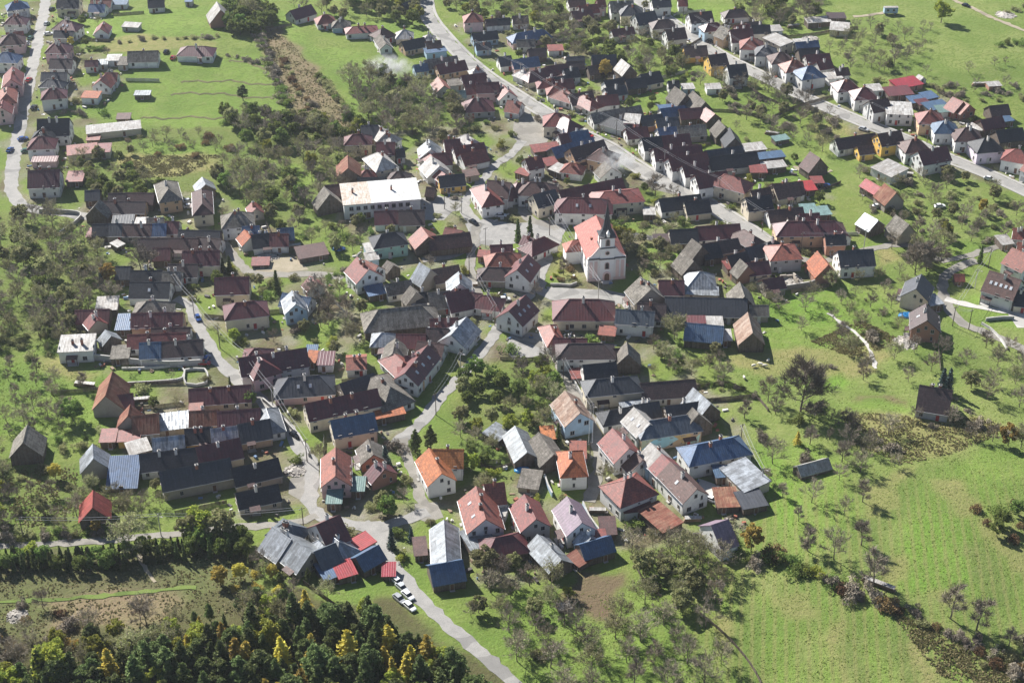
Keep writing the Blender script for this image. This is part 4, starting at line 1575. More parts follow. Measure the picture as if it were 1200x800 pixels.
def build(kind, a, b, w, rc, wc, opt):
    if rc == 'dk':
        rc = ('dk', 'dg', 'db', 'dk', 'db')[int(a[0] * 7 + a[1] * 3) % 5]
    he, pitch = KIND_SP[kind]
    w = w * W_SP[kind]
    he = float(opt.get('e', he))
    pitch = float(opt.get('p', pitch))
    rise = 0.0 if kind == 'F' else (w / 2) * math.tan(R(pitch))
    pa, pb = P(*a, he + rise), P(*b, he + rise)
    d = pb - pa
    d.z = 0
    rl = d.length
    ang = math.atan2(d.y, d.x)
    if rl < 0.3:
        ang = random.uniform(-0.2, 0.2)
    hip = kind in ('H', 'H2')
    L = rl + (0.92 * w if hip else 0)
    L = max(L, 3.0)
    c = (pa + pb) / 2
    cs, sn = math.cos(ang), math.sin(ang)

    def wpt(x, y):
        return c.x + x * cs - y * sn, c.y + x * sn + y * cs
    zs = [Hs(*wpt(x, y)) for x in (-L / 2, L / 2) for y in (-w / 2, w / 2)]
    zb = sum(zs) / 4
    sink = zb - min(zs) + 0.5
    timber = wc == 'd'
    if kind == 'B' or (timber and kind != 'F' and (w >= 8 or L >= 12)):
        cat = 'barn'
    elif kind == 'F' and he < 4 or timber:
        cat = 'shed'
    else:
        cat = 'house'
    root = empty(cat, (c.x, c.y, zb), ang)
    # walls
    mw = MB()
    if hip:
        mw.box((0, 0, (he + 0.05 - sink) / 2), (L, w, he + 0.05 + sink))
    elif kind == 'F':
        tilt = float(opt.get('t', 5))
        # low side towards the camera side of the ridge line
        lowside = -1 if cs >= 0 else 1
        dz = math.tan(R(tilt)) * w / 2
        z1 = he + (-dz if lowside < 0 else dz)
        z2 = he + (dz if lowside < 0 else -dz)
        mw.prism([(-w / 2, -sink), (w / 2, -sink), (w / 2, z2), (-w / 2, z1)][::1], -L / 2, L / 2)
    else:
        mw.prism([(-w / 2, -sink), (w / 2, -sink), (w / 2, he), (0, he + rise), (-w / 2, he)], -L / 2, L / 2)
    wmat = WALL[wc][0]
    wall = mw.build('wall', wmat, root)
    # roof
    mr = MB()
    if hip:
        hip_roof(mr, L, w, he, rise, rl)
    elif kind == 'F':
        ov, t = 0.3, 0.16
        s = (z2 - z1) / w
        mr.prism([(-w / 2 - ov, z1 - ov * s + 0.01), (w / 2 + ov, z2 + ov * s + 0.01), (w / 2 + ov, z2 + ov * s + t), (-w / 2 - ov, z1 - ov * s + t)], -L / 2 - ov, L / 2 + ov)
        mr.box((-L / 2 - ov - 0.03, 0, he + 0.05), (0.06, w + 0.7, 0.3), 1, tilt=Matrix.Rotation(math.atan(s), 3, 'X'))
        mr.box((L / 2 + ov + 0.03, 0, he + 0.05), (0.06, w + 0.7, 0.3), 1, tilt=Matrix.Rotation(math.atan(s), 3, 'X'))
    else:
        gable_roof(mr, L, w, he, rise)
    roof = mr.build('roof', [ROOF[rc][0], ROOF[rc][0]], root)
    # sides of the house as (normal angle, centre, length)
    tocam = Vector((-c.x, -c.y, 0)).normalized()
    sides = [(ang - math.pi / 2, 0, -w / 2, L, 0.0), (ang + math.pi / 2, 0, w / 2, L, math.pi),
             (ang, L / 2, 0, w, math.pi / 2), (ang + math.pi, -L / 2, 0, w, -math.pi / 2)]
    vis = [s for s in sides if math.cos(s[0]) * tocam.x + math.sin(s[0]) * tocam.y > -0.25]
    rd = random.Random(int(abs(c.x * 31 + c.y * 17) * 100))
    if cat == 'house':
        rows = [1.0] if he < 4.4 else [0.95, 3.6]
        for na, cx, cy, sl, rot in vis:
            ridge_end = abs(rot) == math.pi / 2
            n = max(1, int((sl - 1.0) / rd.uniform(2.5, 3.4)))
            for rz in rows:
                for i in range(n):
                    if rd.random() < (0.4 if not ridge_end else 0.2):
                        continue
                    t = (i + 0.5) / n * sl - sl / 2
                    sc = rd.choice((0.6, 0.85, 1.0, 1.25))
                    z = rz
                    if rot == 0.0:
                        p = (t, cy - 0.03, z)
                    elif rot == math.pi:
                        p = (t, cy + 0.03, z)
                    elif rot > 0:
                        p = (cx + 0.03, t, z)
                    else:
                        p = (cx - 0.03, t, z)
                    if sl < 3:
                        continue
                    obj('window', WIN, root, p, rot, (sc, 1, 1))
            if ridge_end and not hip and kind != 'F' and rise > 2.4:
                p = (cx + (0.03 if rot > 0 else -0.03), 0, he + 0.35)
                obj('window', WIN, root, p, rot, (0.85, 1, 0.85))
        na, cx, cy, sl, rot = vis[0]
        t = rd.uniform(-0.3, 0.3) * sl
        p = (t, cy - 0.05, 0.05) if rot == 0 else (t, cy + 0.05, 0.05) if rot == math.pi else (cx, t, 0.05)
        obj('door', rd.choice(DOORS), root, p, rot)
        if rd.random() < 0.3 and sl > 7:
            obj('porch', PORCH, root, p, rot, (rd.uniform(0.9, 1.6), rd.uniform(0.8, 1.2), 1))
        if kind != 'F':
            slope_ = rise / (w / 2)
            o_ = 0.42 if hip else 0.4
            for na2, cx2, cy2, sl2, rot2 in vis:
                if abs(rot2) == math.pi / 2:
                    continue
                g_ = MB()
                yy = cy2 + math.copysign(o_ + 0.06, cy2)
                ze_ = he - o_ * slope_ + 0.08
                g_.tube((-L / 2 - 0.3, yy, ze_), (L / 2 + 0.3, yy, ze_), 0.085, 0.085, 5, 0, True)
                g_.tube((L / 2 - 0.3, yy, ze_), (L / 2 - 0.3, cy2 + math.copysign(0.08, cy2), ze_ - 0.5), 0.05, 0.05, 4)
                g_.tube((L / 2 - 0.3, cy2 + math.copysign(0.08, cy2), ze_ - 0.5), (L / 2 - 0.3, cy2 + math.copysign(0.08, cy2), 0.1), 0.05, 0.05, 4)
                g_.build('gutter', M_GUT, roof)
    elif cat == 'barn':
        na, cx, cy, sl, rot = vis[0]
        p = (rd.uniform(-0.15, 0.15) * sl, cy - 0.06, 0.02) if rot == 0 else (rd.uniform(-0.15, 0.15) * sl, cy + 0.06, 0.02) if rot == math.pi else (cx, 0, 0.02)
        obj('door', BDOOR, root, p, rot, (min(1, sl / 5), 1, min(1, he / 3.2)))
    else:
        na, cx, cy, sl, rot = vis[0]
        p = (rd.uniform(-0.3, 0.3) * sl, cy - 0.05, 0.02) if rot == 0 else (0, cy + 0.05, 0.02) if rot == math.pi else (cx, 0, 0.02)
        obj('door', DOORS[0], root, p, rot, (1, 1, min(1, (he - 0.5) / 2.2)))
    # chimneys and skylights
    nch = int(opt.get('c', rd.choice((1, 1, 2)) if cat == 'house' and kind != 'F' else 0))
    ch = rd.choice(CHIMS)
    for i in range(nch):
        t = ((i + 1) / (nch + 1) - 0.5) * (rl if not hip else max(rl, 2.5)) * 0.9 + rd.uniform(-0.4, 0.4)
        off = rd.choice((-0.5, 0.5, -0.9, 0.9))
        slope = rise / (w / 2) if rise else 0
        obj('chimney', ch, roof, (t, off, he + rise - abs(off) * slope), 0, (1.2, 1.2, rd.uniform(1.0, 1.6)))
    nk = int(opt.get('k', 0))
    if nk and not kind == 'F':
        s_ = -1 if vis[0][4] == 0 else 1
        slope = rise / (w / 2)
        for i in range(nk):
            t = ((i + 0.5) / nk - 0.5) * max(rl, 5) * 0.8
            y = s_ * w * 0.27
            sk = obj('skylight', SKYL, roof, (t, y, he + rise - abs(y) * slope + 0.3))
            sk.rotation_euler = (-s_ * math.atan(slope), 0, 0)
    BLD.append(dict(o=root, cat=cat, kind=kind, roof=rc, wall=wc, L=L, w=w, c=(c.x, c.y), ang=ang, he=he, ch=nch))
    # keep plants off
    for i in range(int(L) + 1):
        for j in range(int(w) + 1):
            x, y = wpt(-L / 2 + i * L / max(int(L), 1), -w / 2 + j * w / max(int(w), 1))
            occ_mark(x, y, 0.8, 2)
    return root


ox = oy = 0
sc_ = 1
for line in SURVEY.strip().split('\n'):
    t = line.split()
    if t[0] == 'T':
        ox, oy, sc_ = float(t[1]), float(t[2]), float(t[3])
        continue
    x1, y1, x2, y2, w = map(float, t[1:6])
    opt = {s[0]: s[1:] for s in t[8:]}
    build(t[0], (ox + x1 / sc_, oy + y1 / sc_), (ox + x2 / sc_, oy + y2 / sc_), w, t[6], t[7], opt)

# ------------------------------------------------------------------ labels
FORM = {'G': 'gabled', 'G2': 'gabled', 'H': 'hipped', 'H2': 'hipped', 'B': 'steep', 'F': 'low'}


def road_phrase(x, y):
    best = None
    for ph, ln in ROADLINES:
        dd = float(np.min(np.hypot(ln[:, 0] - x, ln[:, 1] - y)))
        if best is None or dd < best[0]:
            best = (dd, ph)
    dd, ph = best
    if dd > 24:
        ph = 'set back from ' + ph.split(' ', 1)[1]
    return ph


def short(b):
    return '%s-roofed %s' % (ROOF[b['roof']][1].replace(' ', '-'), b['cat'])


used = {}
for b in BLD:
    b['rp'] = road_phrase(*b['c'])
for b in BLD:
    near = sorted(((math.hypot(o['c'][0] - b['c'][0], o['c'][1] - b['c'][1]), i) for i, o in enumerate(BLD) if o is not b))[:6]
    size = 'long' if b['L'] >= 16 else 'small' if b['L'] * b['w'] < 45 else 'tall' if b['he'] > 4.4 else 'low' if b['he'] < 2.5 else ''
    base = [x for x in (size, FORM[b['kind']] if FORM[b['kind']] != size else '', b['cat']) if x]
    roof = [ROOF[b['roof']][1], 'roof,']
    wall = [WALL[b['wall']][1], 'walls,']
    cands = []
    for dist, i in near:
        if dist > 26:
            continue
        for parts in (base + ['with'] + roof + wall + ['beside', short(BLD[i]) + ',', b['rp']],
                      base + ['with'] + roof + ['beside', short(BLD[i]) + ',', b['rp']]):
            s = ' '.join(parts)
            if len(s.split()) <= 16:
                cands.append(s)
                break
    if b['ch'] >= 2:
        s = ' '.join(base + ['with'] + roof + ['%s chimneys,' % ('two', 'three')[min(b['ch'], 3) - 2], b['rp']])
        if len(s.split()) <= 16:
            cands.append(s)
    for d1, i in near[:3]:
        for d2, j in near[:4]:
            if i < j and d1 < 26 and d2 < 26:
                s = ' '.join(base + ['with'] + roof + ['between', short(BLD[i]), 'and', short(BLD[j])])
                if len(s.split()) <= 16:
                    cands.append(s)
    if not cands:
        cands = [' '.join(base + ['with'] + roof + [b['rp']])]
    lab = next((s for s in cands if s not in used), cands[0])
    used.setdefault(lab, []).append(b)
    tag(b['o'], lab, b['cat'], '%ss %s' % (b['cat'], b['rp']))
# ------------------------------------------------------------------ the church
CH_W = 12.6
c0 = P(710.3, 328.0)
CH_ANG = R(9)
church = empty('church', c0, CH_ANG)
tag(church, 'white and pink baroque church with red roof and dark pointed spire', 'church')
M_PINK = mat_wall('church_pink', (0.68, 0.52, 0.48), var=0.15)
M_CHWALL = mat_wall('church_white', (0.8, 0.78, 0.75), var=0.15)
M_CORN = mat_plain('church_cornice', (0.07, 0.065, 0.07), 0.7)
M_SPIRE = mat_roof('spire_metal', (0.045, 0.05, 0.06), 'seam', 0.4)
M_CHROOF = mat_roof('church_roof_tiles', (0.5, 0.17, 0.13), 'tile', 0.5, dirt=0.2)
NL, he, pit = 23.0, 8.4, math.tan(R(43))
hw = CH_W / 2
rise = hw * pit
# x across, y back from the facade
b = MB()
b.add([(-hw, 0.6, -0.5), (hw, 0.6, -0.5), (hw, NL, -0.5), (-hw, NL, -0.5), (-hw, 0.6, he), (hw, 0.6, he), (hw, NL, he), (-hw, NL, he)],
      [(0, 1, 5, 4), (1, 2, 6, 5), (2, 3, 7, 6), (3, 0, 4, 7), (4, 5, 6, 7), (0, 3, 2, 1)])
b.build('wall', M_CHWALL, church)
b = MB()
ap = [(-hw * 0.72 * math.cos(t), NL + hw * 0.72 * math.sin(t)) for t in [math.pi * i / 8 for i in range(9)]]
b.ngonz(ap, -0.5, 6.6)
b.build('apse', M_CHWALL, church)
b = MB()
n = len(ap)
b.add([(x * 1.08, NL + (y - NL) * 1.1, 6.6) for x, y in ap] + [(0, NL, 10.2)], [(i, i + 1, n) for i in range(n - 1)])
b.build('apse_roof', M_CHROOF, church)
# main roof: gable in front, hipped over the choir
ov = 0.5
ze = he - ov * pit
b = MB()
y0, y1, yh = 0.7, NL + 0.4, NL - 3.8
zr = he + rise
t = 0.25
v = [(-hw - ov, y0, ze), (0, y0, zr), (hw + ov, y0, ze), (hw + ov, y1, ze), (-hw - ov, y1, ze), (0, yh, zr)]
v += [(x, y, z + t) for x, y, z in v]
f = [(6, 7, 11, 10), (7, 8, 9, 11), (9, 10, 11), (0, 4, 5, 1), (1, 5, 3, 2), (3, 5, 4), (0, 1, 7, 6), (1, 2, 8, 7), (2, 3, 9, 8), (3, 4, 10, 9), (4, 0, 6, 10)]
b.add(v, f)
b.tube((0, y0, zr + t), (0, yh, zr + t), 0.16, 0.16, 6, 0, True)
roof = b.build('roof', M_CHROOF, church)
for s in (-1, 1):
    d = MB()
    d.box((s * 3.6, 9.0, he + (hw - 3.6) * pit + 0.55), (0.7, 0.9, 0.7))
    d.build('roof_hatch', M_CHROOF, roof)
# facade slab with swept shoulders
pts = [(-hw - 0.25, -0.4), (hw + 0.25, -0.4), (hw + 0.25, he + 0.2)]
for i in range(9):
    k = i / 8
    pts.append((hw - 0.1 - (hw - 2.5) * k, he + 0.35 + 3.9 * k ** 1.7 + 0.5 * math.sin(math.pi * k) * k))
for i in range(9):
    k = 1 - i / 8
    pts.append((-(hw - 0.1 - (hw - 2.5) * k), he + 0.35 + 3.9 * k ** 1.7 + 0.5 * math.sin(math.pi * k) * k))
pts.append((-hw - 0.25, he + 0.2))
b = MB()
n = len(pts)
b.add([(x, 0.0, z) for x, z in pts] + [(x, 0.75, z) for x, z in pts],
      [tuple(range(n)), tuple(range(2 * n - 1, n - 1, -1))] + [(i, n + i, n + (i + 1) % n, (i + 1) % n) for i in range(n)])
b.build('facade', M_CHWALL, church)
# coping along the shoulders
b = MB()
for s in (-1, 1):
    for i in range(8):
        k, k2 = i / 8, (i + 1) / 8
        g = lambda q: (s * (hw - 0.1 - (hw - 2.5) * q), 0.37, he + 0.42 + 3.9 * q ** 1.7 + 0.5 * math.sin(math.pi * q) * q)
        b.tube(g(k), g(k2), 0.28, 0.28, 6, 0, True)
b.build('coping', M_PINK, church)
# tower
tw = 4.7
TH = 16.6
b = MB()
b.box((0, tw / 2 - 0.45, TH / 2), (tw, tw, TH))
tower = b.build('tower', M_CHWALL, church)
b = MB()
for z, ex in ((he + 0.1, 0.35), (12.7, 0.3), (TH + 0.05, 0.45)):
    b.box((0, tw / 2 - 0.45, z), (tw + 2 * ex, tw + 2 * ex, 0.38))
b.build('cornice', M_CORN, tower)
for x in (-hw / 2 - 1.2, hw / 2 + 1.2):
    b = MB()
    b.box((x, -0.08, he + 0.1), (hw - 2.3, 0.6, 0.45))
    b.build('cornice', M_CORN, church)
for x in (-5.4, -3.7, 3.7, 5.4):
    b = MB()
    b.box((x, -0.05, 4.3), (1.05, 0.22, 6.4))
    b.build('pilaster', M_PINK, church)
b = MB()
b.box((-4.45, -0.1, 0.35), (4.2, 0.5, 1.1))
b.box((4.45, -0.1, 0.35), (4.2, 0.5, 1.1))
b.build('plinth', M_PINK, church)


def arched(w, h, y, mats, frame=0.25, th=0.25):
    bb = MB()
    prof = [(-w / 2, 0), (w / 2, 0)] + [(w / 2 * math.cos(q), h - w / 2 + w / 2 * math.sin(q)) for q in [math.pi * i / 8 for i in range(9)]]
    n_ = len(prof)
    sc2 = (w + 2 * frame) / w
    outer = [(x * sc2, -frame if z == 0 else (z - (h - w / 2)) * sc2 + (h - w / 2) if z > h - w / 2 else z) for x, z in prof]
    bb.add([(x, y, z) for x, z in outer] + [(x, y + th, z) for x, z in outer], [tuple(range(n_))] + [(i, n_ + i, n_ + (i + 1) % n_, (i + 1) % n_) for i in range(n_)], 0)
    bb.add([(x, y - 0.03, z) for x, z in prof], [tuple(range(n_))], 1)
    return bb.mesh('arched_window', mats)


M_CHGL = mat_plain('church_glass', (0.03, 0.025, 0.03), 0.25)
W_BEL = arched(1.15, 2.3, -0.06, [M_PINK, M_CHGL])
for (x, y, rz) in ((0, -0.5, 0), (tw / 2 + 0.02, tw / 2 - 0.45, math.pi / 2), (-tw / 2 - 0.02, tw / 2 - 0.45, -math.pi / 2)):
    obj('belfry_window', W_BEL, tower, (x, y, 13.5), rz)
obj('window', W_BEL, tower, (0, -0.52, 4.7))
b = MB()
b.add([(0.85 * math.cos(2 * math.pi * i / 20), -0.62, 10.7 + 0.85 * math.sin(2 * math.pi * i / 20)) for i in range(20)] +
      [(0.85 * math.cos(2 * math.pi * i / 20), -0.45, 10.7 + 0.85 * math.sin(2 * math.pi * i / 20)) for i in range(20)],
      [tuple(range(20))] + [(i, 20 + i, 20 + (i + 1) % 20, (i + 1) % 20) for i in range(20)], 0)
b.add([(0.6 * math.cos(2 * math.pi * i / 20), -0.65, 10.7 + 0.6 * math.sin(2 * math.pi * i / 20)) for i in range(20)], [tuple(range(20))], 1)
b.build('round_window', [M_PINK, M_CHGL], tower)
D_CH = arched(1.7, 3.0, -0.1, [M_PINK, M_DOOR], 0.5, 0.5)
obj('door', D_CH, church, (0, -0.75, 0.1))
b = MB()
b.box((0, -1.6, 0.05), (3.6, 2.2, 0.25))
b.box((0, -1.3, 0.25), (3.0, 1.6, 0.2))
b.build('steps', M_CONC, church)
W_NAV = arched(1.3, 3.6, -0.05, [M_CHWALL, M_CHGL], 0.18, 0.15)
for i in range(4):
    for s in (-1, 1):
        obj('window', W_NAV, church, (s * (hw + 0.02), 5.0 + 4.6 * i, 3.2), s * math.pi / 2)
# spire: flared octagon
b = MB()
prof = [(tw / 2 + 0.5, TH + 0.25), (tw / 2 - 0.1, TH + 0.95), (1.65, TH + 2.2), (1.2, TH + 4.0), (0.72, TH + 7.4), (0.06, TH + 12.2)]
vv = []
for r_, z in prof:
    k = 1.0 if z > TH + 1.5 else 1.08
    for i in range(8):
        q = math.pi / 8 + i * math.pi / 4
        if z < TH + 0.5:
            ct = max(abs(math.cos(q)), abs(math.sin(q)))
            vv.append((r_ * math.cos(q) / ct, tw / 2 - 0.45 + r_ * math.sin(q) / ct, z))
        else:
            vv.append((r_ * k * math.cos(q), tw / 2 - 0.45 + r_ * k * math.sin(q), z))
ff = [(j * 8 + i, j * 8 + (i + 1) % 8, (j + 1) * 8 + (i + 1) % 8, (j + 1) * 8 + i) for j in range(len(prof) - 1) for i in range(8)]
b.add(vv, ff)
spire = b.build('spire', M_SPIRE, church)
b = MB()
zt = TH + 12.2
b.tube((0, tw / 2 - 0.45, zt - 0.3), (0, tw / 2 - 0.45, zt + 1.8), 0.06, 0.05, 6)
b.tube((-0.5, tw / 2 - 0.45, zt + 1.2), (0.5, tw / 2 - 0.45, zt + 1.2), 0.05, 0.05, 6)
b.build('cross', M_DARK, spire)
for x, y in ((0, -0.55),):
    b = MB()
    b.box((x, y, TH + 0.9), (0.9, 0.9, 1.2))
    b.add([(x - 0.6, y - 0.6, TH + 1.5), (x + 0.6, y - 0.6, TH + 1.5), (x + 0.6, y + 0.6, TH + 1.5), (x - 0.6, y + 0.6, TH + 1.5), (x, y, TH + 3.0)],
          [(0, 1, 4), (1, 2, 4), (2, 3, 4), (3, 0, 4)])
    b.build('pinnacle', M_CHWALL, spire)
# sacristy on the sunny side
b = MB()
b.box((-hw - 2.6, 15.0, 2.4), (5.2, 5.6, 5.4))
b.build('sacristy', M_CHWALL, church)
b = MB()
X0, X1, Y0, Y1 = -hw - 5.6, -hw + 0.1, 11.8, 18.2
b.add([(X0, Y0, 4.9), (X1, Y0, 4.9), (X1, Y1, 4.9), (X0, Y1, 4.9), (X1, 15 - 0.6, 7.9), (X1, 15 + 0.6, 7.9), (-hw - 2.4, 15, 7.9)],
      [(0, 1, 4, 6), (2, 3, 6, 5), (3, 0, 6), (0, 3, 2, 1)])
b.build('sacristy_roof', M_CHROOF, church)
for i in range(30):
    for j in range(16):
        yy, xx = i * (NL + 4) / 29, -hw + j * CH_W / 15
        occ_mark(c0.x + xx * math.cos(CH_ANG) - yy * math.sin(CH_ANG), c0.y + xx * math.sin(CH_ANG) + yy * math.cos(CH_ANG), 1.2, 2)

# ------------------------------------------------------------------ the hall with the two-tone roof
pa, pb = P(401.0, 228.5, 6.4), P(489.5, 221.5, 6.4)
d = pb - pa
hall = empty('hall', ((pa.x + pb.x) / 2, (pa.y + pb.y) / 2, Hs((pa.x + pb.x) / 2, (pa.y + pb.y) / 2)), math.atan2(d.y, d.x))
tag(hall, 'large white hall with low pale roof, rusty at one end, above the forecourt', 'hall')
HL, HW = math.hypot(d.x, d.y), 14.5
b = MB()
b.prism([(-HW / 2, -0.8), (HW / 2, -0.8), (HW / 2, 6.0), (-HW / 2, 6.0)], -HL / 2, HL / 2)
b.build('wall', WALL['w'][0], hall)
for (x0, x1, mt) in ((-HL / 2 - 0.4, -HL / 2 + HL * 0.36, 'hallr'), (-HL / 2 + HL * 0.36 + 0.01, HL / 2 + 0.4, 'hallp')):
    mat = mat_roof('hall_roof_' + mt, (0.6, 0.6, 0.58) if mt == 'hallp' else (0.58, 0.55, 0.5), 'corr', 0.6, dirt=0.3 if mt == 'hallp' else 0.55,
                   dirtc=(0.42, 0.4, 0.36) if mt == 'hallp' else (0.4, 0.22, 0.1))
    b = MB()
    b.prism([(-HW / 2 - 0.5, 6.0), (HW / 2 + 0.5, 6.9), (HW / 2 + 0.5, 7.15), (-HW / 2 - 0.5, 6.25)], x0, x1)
    rf = b.build('roof', mat, hall)
    obj('chimney', CHIMS[1], rf, ((x0 + x1) / 2 - 1, 0.5, 6.6), 0, (1, 1, 1.3))
for row, z in enumerate((0.9, 3.6)):
    for i in range(9):
        t = -HL / 2 + 2.6 + i * 2.55
        if row == 0 and i in (3, 4, 5, 6):
            continue
        obj('window', WIN, hall, (t, -HW / 2 - 0.03, z), 0, (1.35, 1, 1.1))
obj('door', DOORS[0], hall, (-HL / 2 + 8.6, -HW / 2 - 0.05, 0), 0, (1.6, 1, 1.1))
for i in range(40):
    for j in range(18):
        q = Vector((-HL / 2 + i * HL / 39, -HW / 2 + j * HW / 17, 0))
        q.rotate(hall.rotation_euler)
        occ_mark(hall.location.x + q.x, hall.location.y + q.y, 0.8, 2)

# painted mural on the long shop wall: flat shapes on the plaster
mur = min((bb for bb in BLD if bb['roof'] == 'sl' and bb['wall'] == 'o'), key=lambda bb: 0)
mo = mur['o']
L_, w_ = mur['L'], mur['w']
for k, (c_, poly) in enumerate((
        ((0.35, 0.55, 0.58), [(-0.5, 0.2), (-0.42, 0.1), (-0.1, 0.1), (0.12, 0.55), (0.0, 0.9), (-0.3, 0.75)]),
        ((0.66, 0.45, 0.2), [(0.0, 0.9), (0.12, 0.55), (0.2, 0.1), (0.36, 0.35), (0.3, 0.9)]),
        ((0.4, 0.6, 0.55), [(0.22, 0.1), (0.46, 0.1), (0.48, 0.7), (0.38, 0.35)]),
        ((0.62, 0.56, 0.36), [(-0.49, 0.3), (-0.32, 0.76), (-0.1, 0.93), (-0.49, 0.93)]))):
    yb = -w_ / 2 - 0.012 - 0.003 * k
    b = MB()
    b.add([(x * L_, yb, z * 5.0) for x, z in poly], [tuple(range(len(poly)))])
    b.build('mural_panel', mat_wall('mural_paint', c_, var=0.2), mo)
# ------------------------------------------------------------------ plants: a few meshes of each kind, copied with their own size and turn
L_OLIVE = mat_leaf('leaf_olive', (0.17, 0.185, 0.065), (0.36, 0.35, 0.18), 0.02, 0.45)
L_GREEN = mat_leaf('leaf_green', (0.085, 0.14, 0.03), (0.24, 0.29, 0.075), 0.025, 0.42)
L_PINE = mat_leaf('needle_dark', (0.065, 0.098, 0.028), (0.175, 0.21, 0.068), 0.02, 0.32)
L_LARCH = mat_leaf('needle_larch', (0.55, 0.41, 0.06), (0.36, 0.33, 0.09), 0.02, 0.4)
L_GOLD = mat_leaf('leaf_gold', (0.5, 0.37, 0.07), (0.38, 0.33, 0.1), 0.025, 0.4)
L_YGREEN = mat_leaf('leaf_yellow_green', (0.38, 0.38, 0.06), (0.22, 0.27, 0.05), 0.02, 0.4)
L_RUST = mat_leaf('leaf_russet', (0.22, 0.13, 0.06), (0.14, 0.1, 0.055), 0.02)
L_TWIG = mat_leaf('twigs', (0.15, 0.122, 0.09), (0.31, 0.265, 0.205), 0.01, 0.0)
L_WEED = mat_leaf('weed_stalks', (0.27, 0.22, 0.11), (0.14, 0.15, 0.05), 0.02, 0.25)
L_GRASS = mat_leaf('grass_tufts', (0.17, 0.25, 0.035), (0.24, 0.27, 0.07), 0.02, 0.3)
L_BLUE = mat_leaf('needle_blue', (0.05, 0.085, 0.075), (0.09, 0.13, 0.115), 0.01, 0.15)
M_BARK = mat_plain('bark', (0.13, 0.1, 0.08), 0.95, 0, 0.5, 3.0)


def quads(centres, size, rnd, flat_=0.0, aspect=1.0):
    """random leaf quads as arrays"""
    n = len(centres)
    a = rnd.normal(size=(n, 3))
    a[:, 2] *= (1 - flat_)
    a /= np.linalg.norm(a, axis=1)[:, None]
    b = rnd.normal(size=(n, 3))
    b -= (b * a).sum(1)[:, None] * a
    b /= np.linalg.norm(b, axis=1)[:, None]
    s = size * rnd.uniform(0.6, 1.35, (n, 1))
    a, b = a * s * aspect, b * s
    c = np.asarray(centres)
    v = np.stack([c - a - b, c + a - b * 0.4, c + a * 0.8 + b, c - a * 0.5 + b * 0.8], 1).reshape(-1, 3)
    return v


def leaf_mesh(name, v, mat):
    n = len(v) // 4
    me = bpy.data.meshes.new(name)
    me.vertices.add(len(v))
    me.vertices.foreach_set('co', np.ascontiguousarray(v, dtype=np.float64).ravel())
    me.loops.add(4 * n)
    me.loops.foreach_set('vertex_index', np.arange(4 * n, dtype=np.int32))
    me.polygons.add(n)
    me.polygons.foreach_set('loop_start', np.arange(0, 4 * n, 4, dtype=np.int32))
    me.update(calc_edges=True)
    me.materials.append(mat)
    return me


def skeleton(rnd, h, spread, lv=3, first=0.22, nmain=9):
    """returns trunk MB and list of tip points with directions"""
    mb = MB()
    fine = MB()
    tips = []
    lean = rnd.normal(0, 0.05, 2)
    nseg = 5
    pts = [Vector((lean[0] * h * (i / nseg) ** 1.5 + rnd.normal(0, 0.05), lean[1] * h * (i / nseg) ** 1.5 + rnd.normal(0, 0.05), h * 0.78 * i / nseg - (0.3 if i == 0 else 0))) for i in range(nseg + 1)]
    r0 = h * 0.022
    for i in range(nseg):
        mb.tube(pts[i], pts[i + 1], r0 * (1 - i / nseg * 0.8), r0 * (1 - (i + 1) / nseg * 0.8), 5)

    def grow(p, d, ln, r, level):
        m = p + d * ln * 0.5 + Vector(rnd.normal(0, 0.05 * ln, 3))
        e = p + d * ln + Vector(rnd.normal(0, 0.08 * ln, 3)) + Vector((0, 0, 0.12 * ln))
        tgt = mb if level == 0 else fine
        tgt.tube(p, m, r, r * 0.75, 3)
        tgt.tube(m, e, r * 0.75, r * 0.4, 3)
        for q_ in (0.35, 0.55, 0.75, 0.9, 1.0):
            tips.append((p.lerp(m, q_ * 2) if q_ < 0.5 else m.lerp(e, q_ * 2 - 1), (e - m).normalized(), level))
        if level < lv - 1:
            for _ in range(3 if level else 4):
                dd = (d + Vector(rnd.normal(0, 0.62, 3))).normalized()
                dd.z = abs(dd.z) * 0.7 + 0.12
                grow(p.lerp(e, rnd.uniform(0.35, 1.0)), dd.normalized(), ln * rnd.uniform(0.5, 0.75), r * 0.5, level + 1)
    for k in range(nmain):
        t = first + (1 - first) * (k + rnd.uniform(0, 0.8)) / nmain
        i = min(int(t * nseg), nseg - 1)
        p = pts[i].lerp(pts[i + 1], t * nseg - i)
        q = k * 2.4 + rnd.uniform(-0.4, 0.4)
        up = 0.35 + 0.75 * t
        d = Vector((math.cos(q), math.sin(q), up)).normalized()
        grow(p, d, spread * (1.15 - 0.55 * t), r0 * 0.5 * (1.1 - 0.6 * t), 0)
    return mb, fine, tips


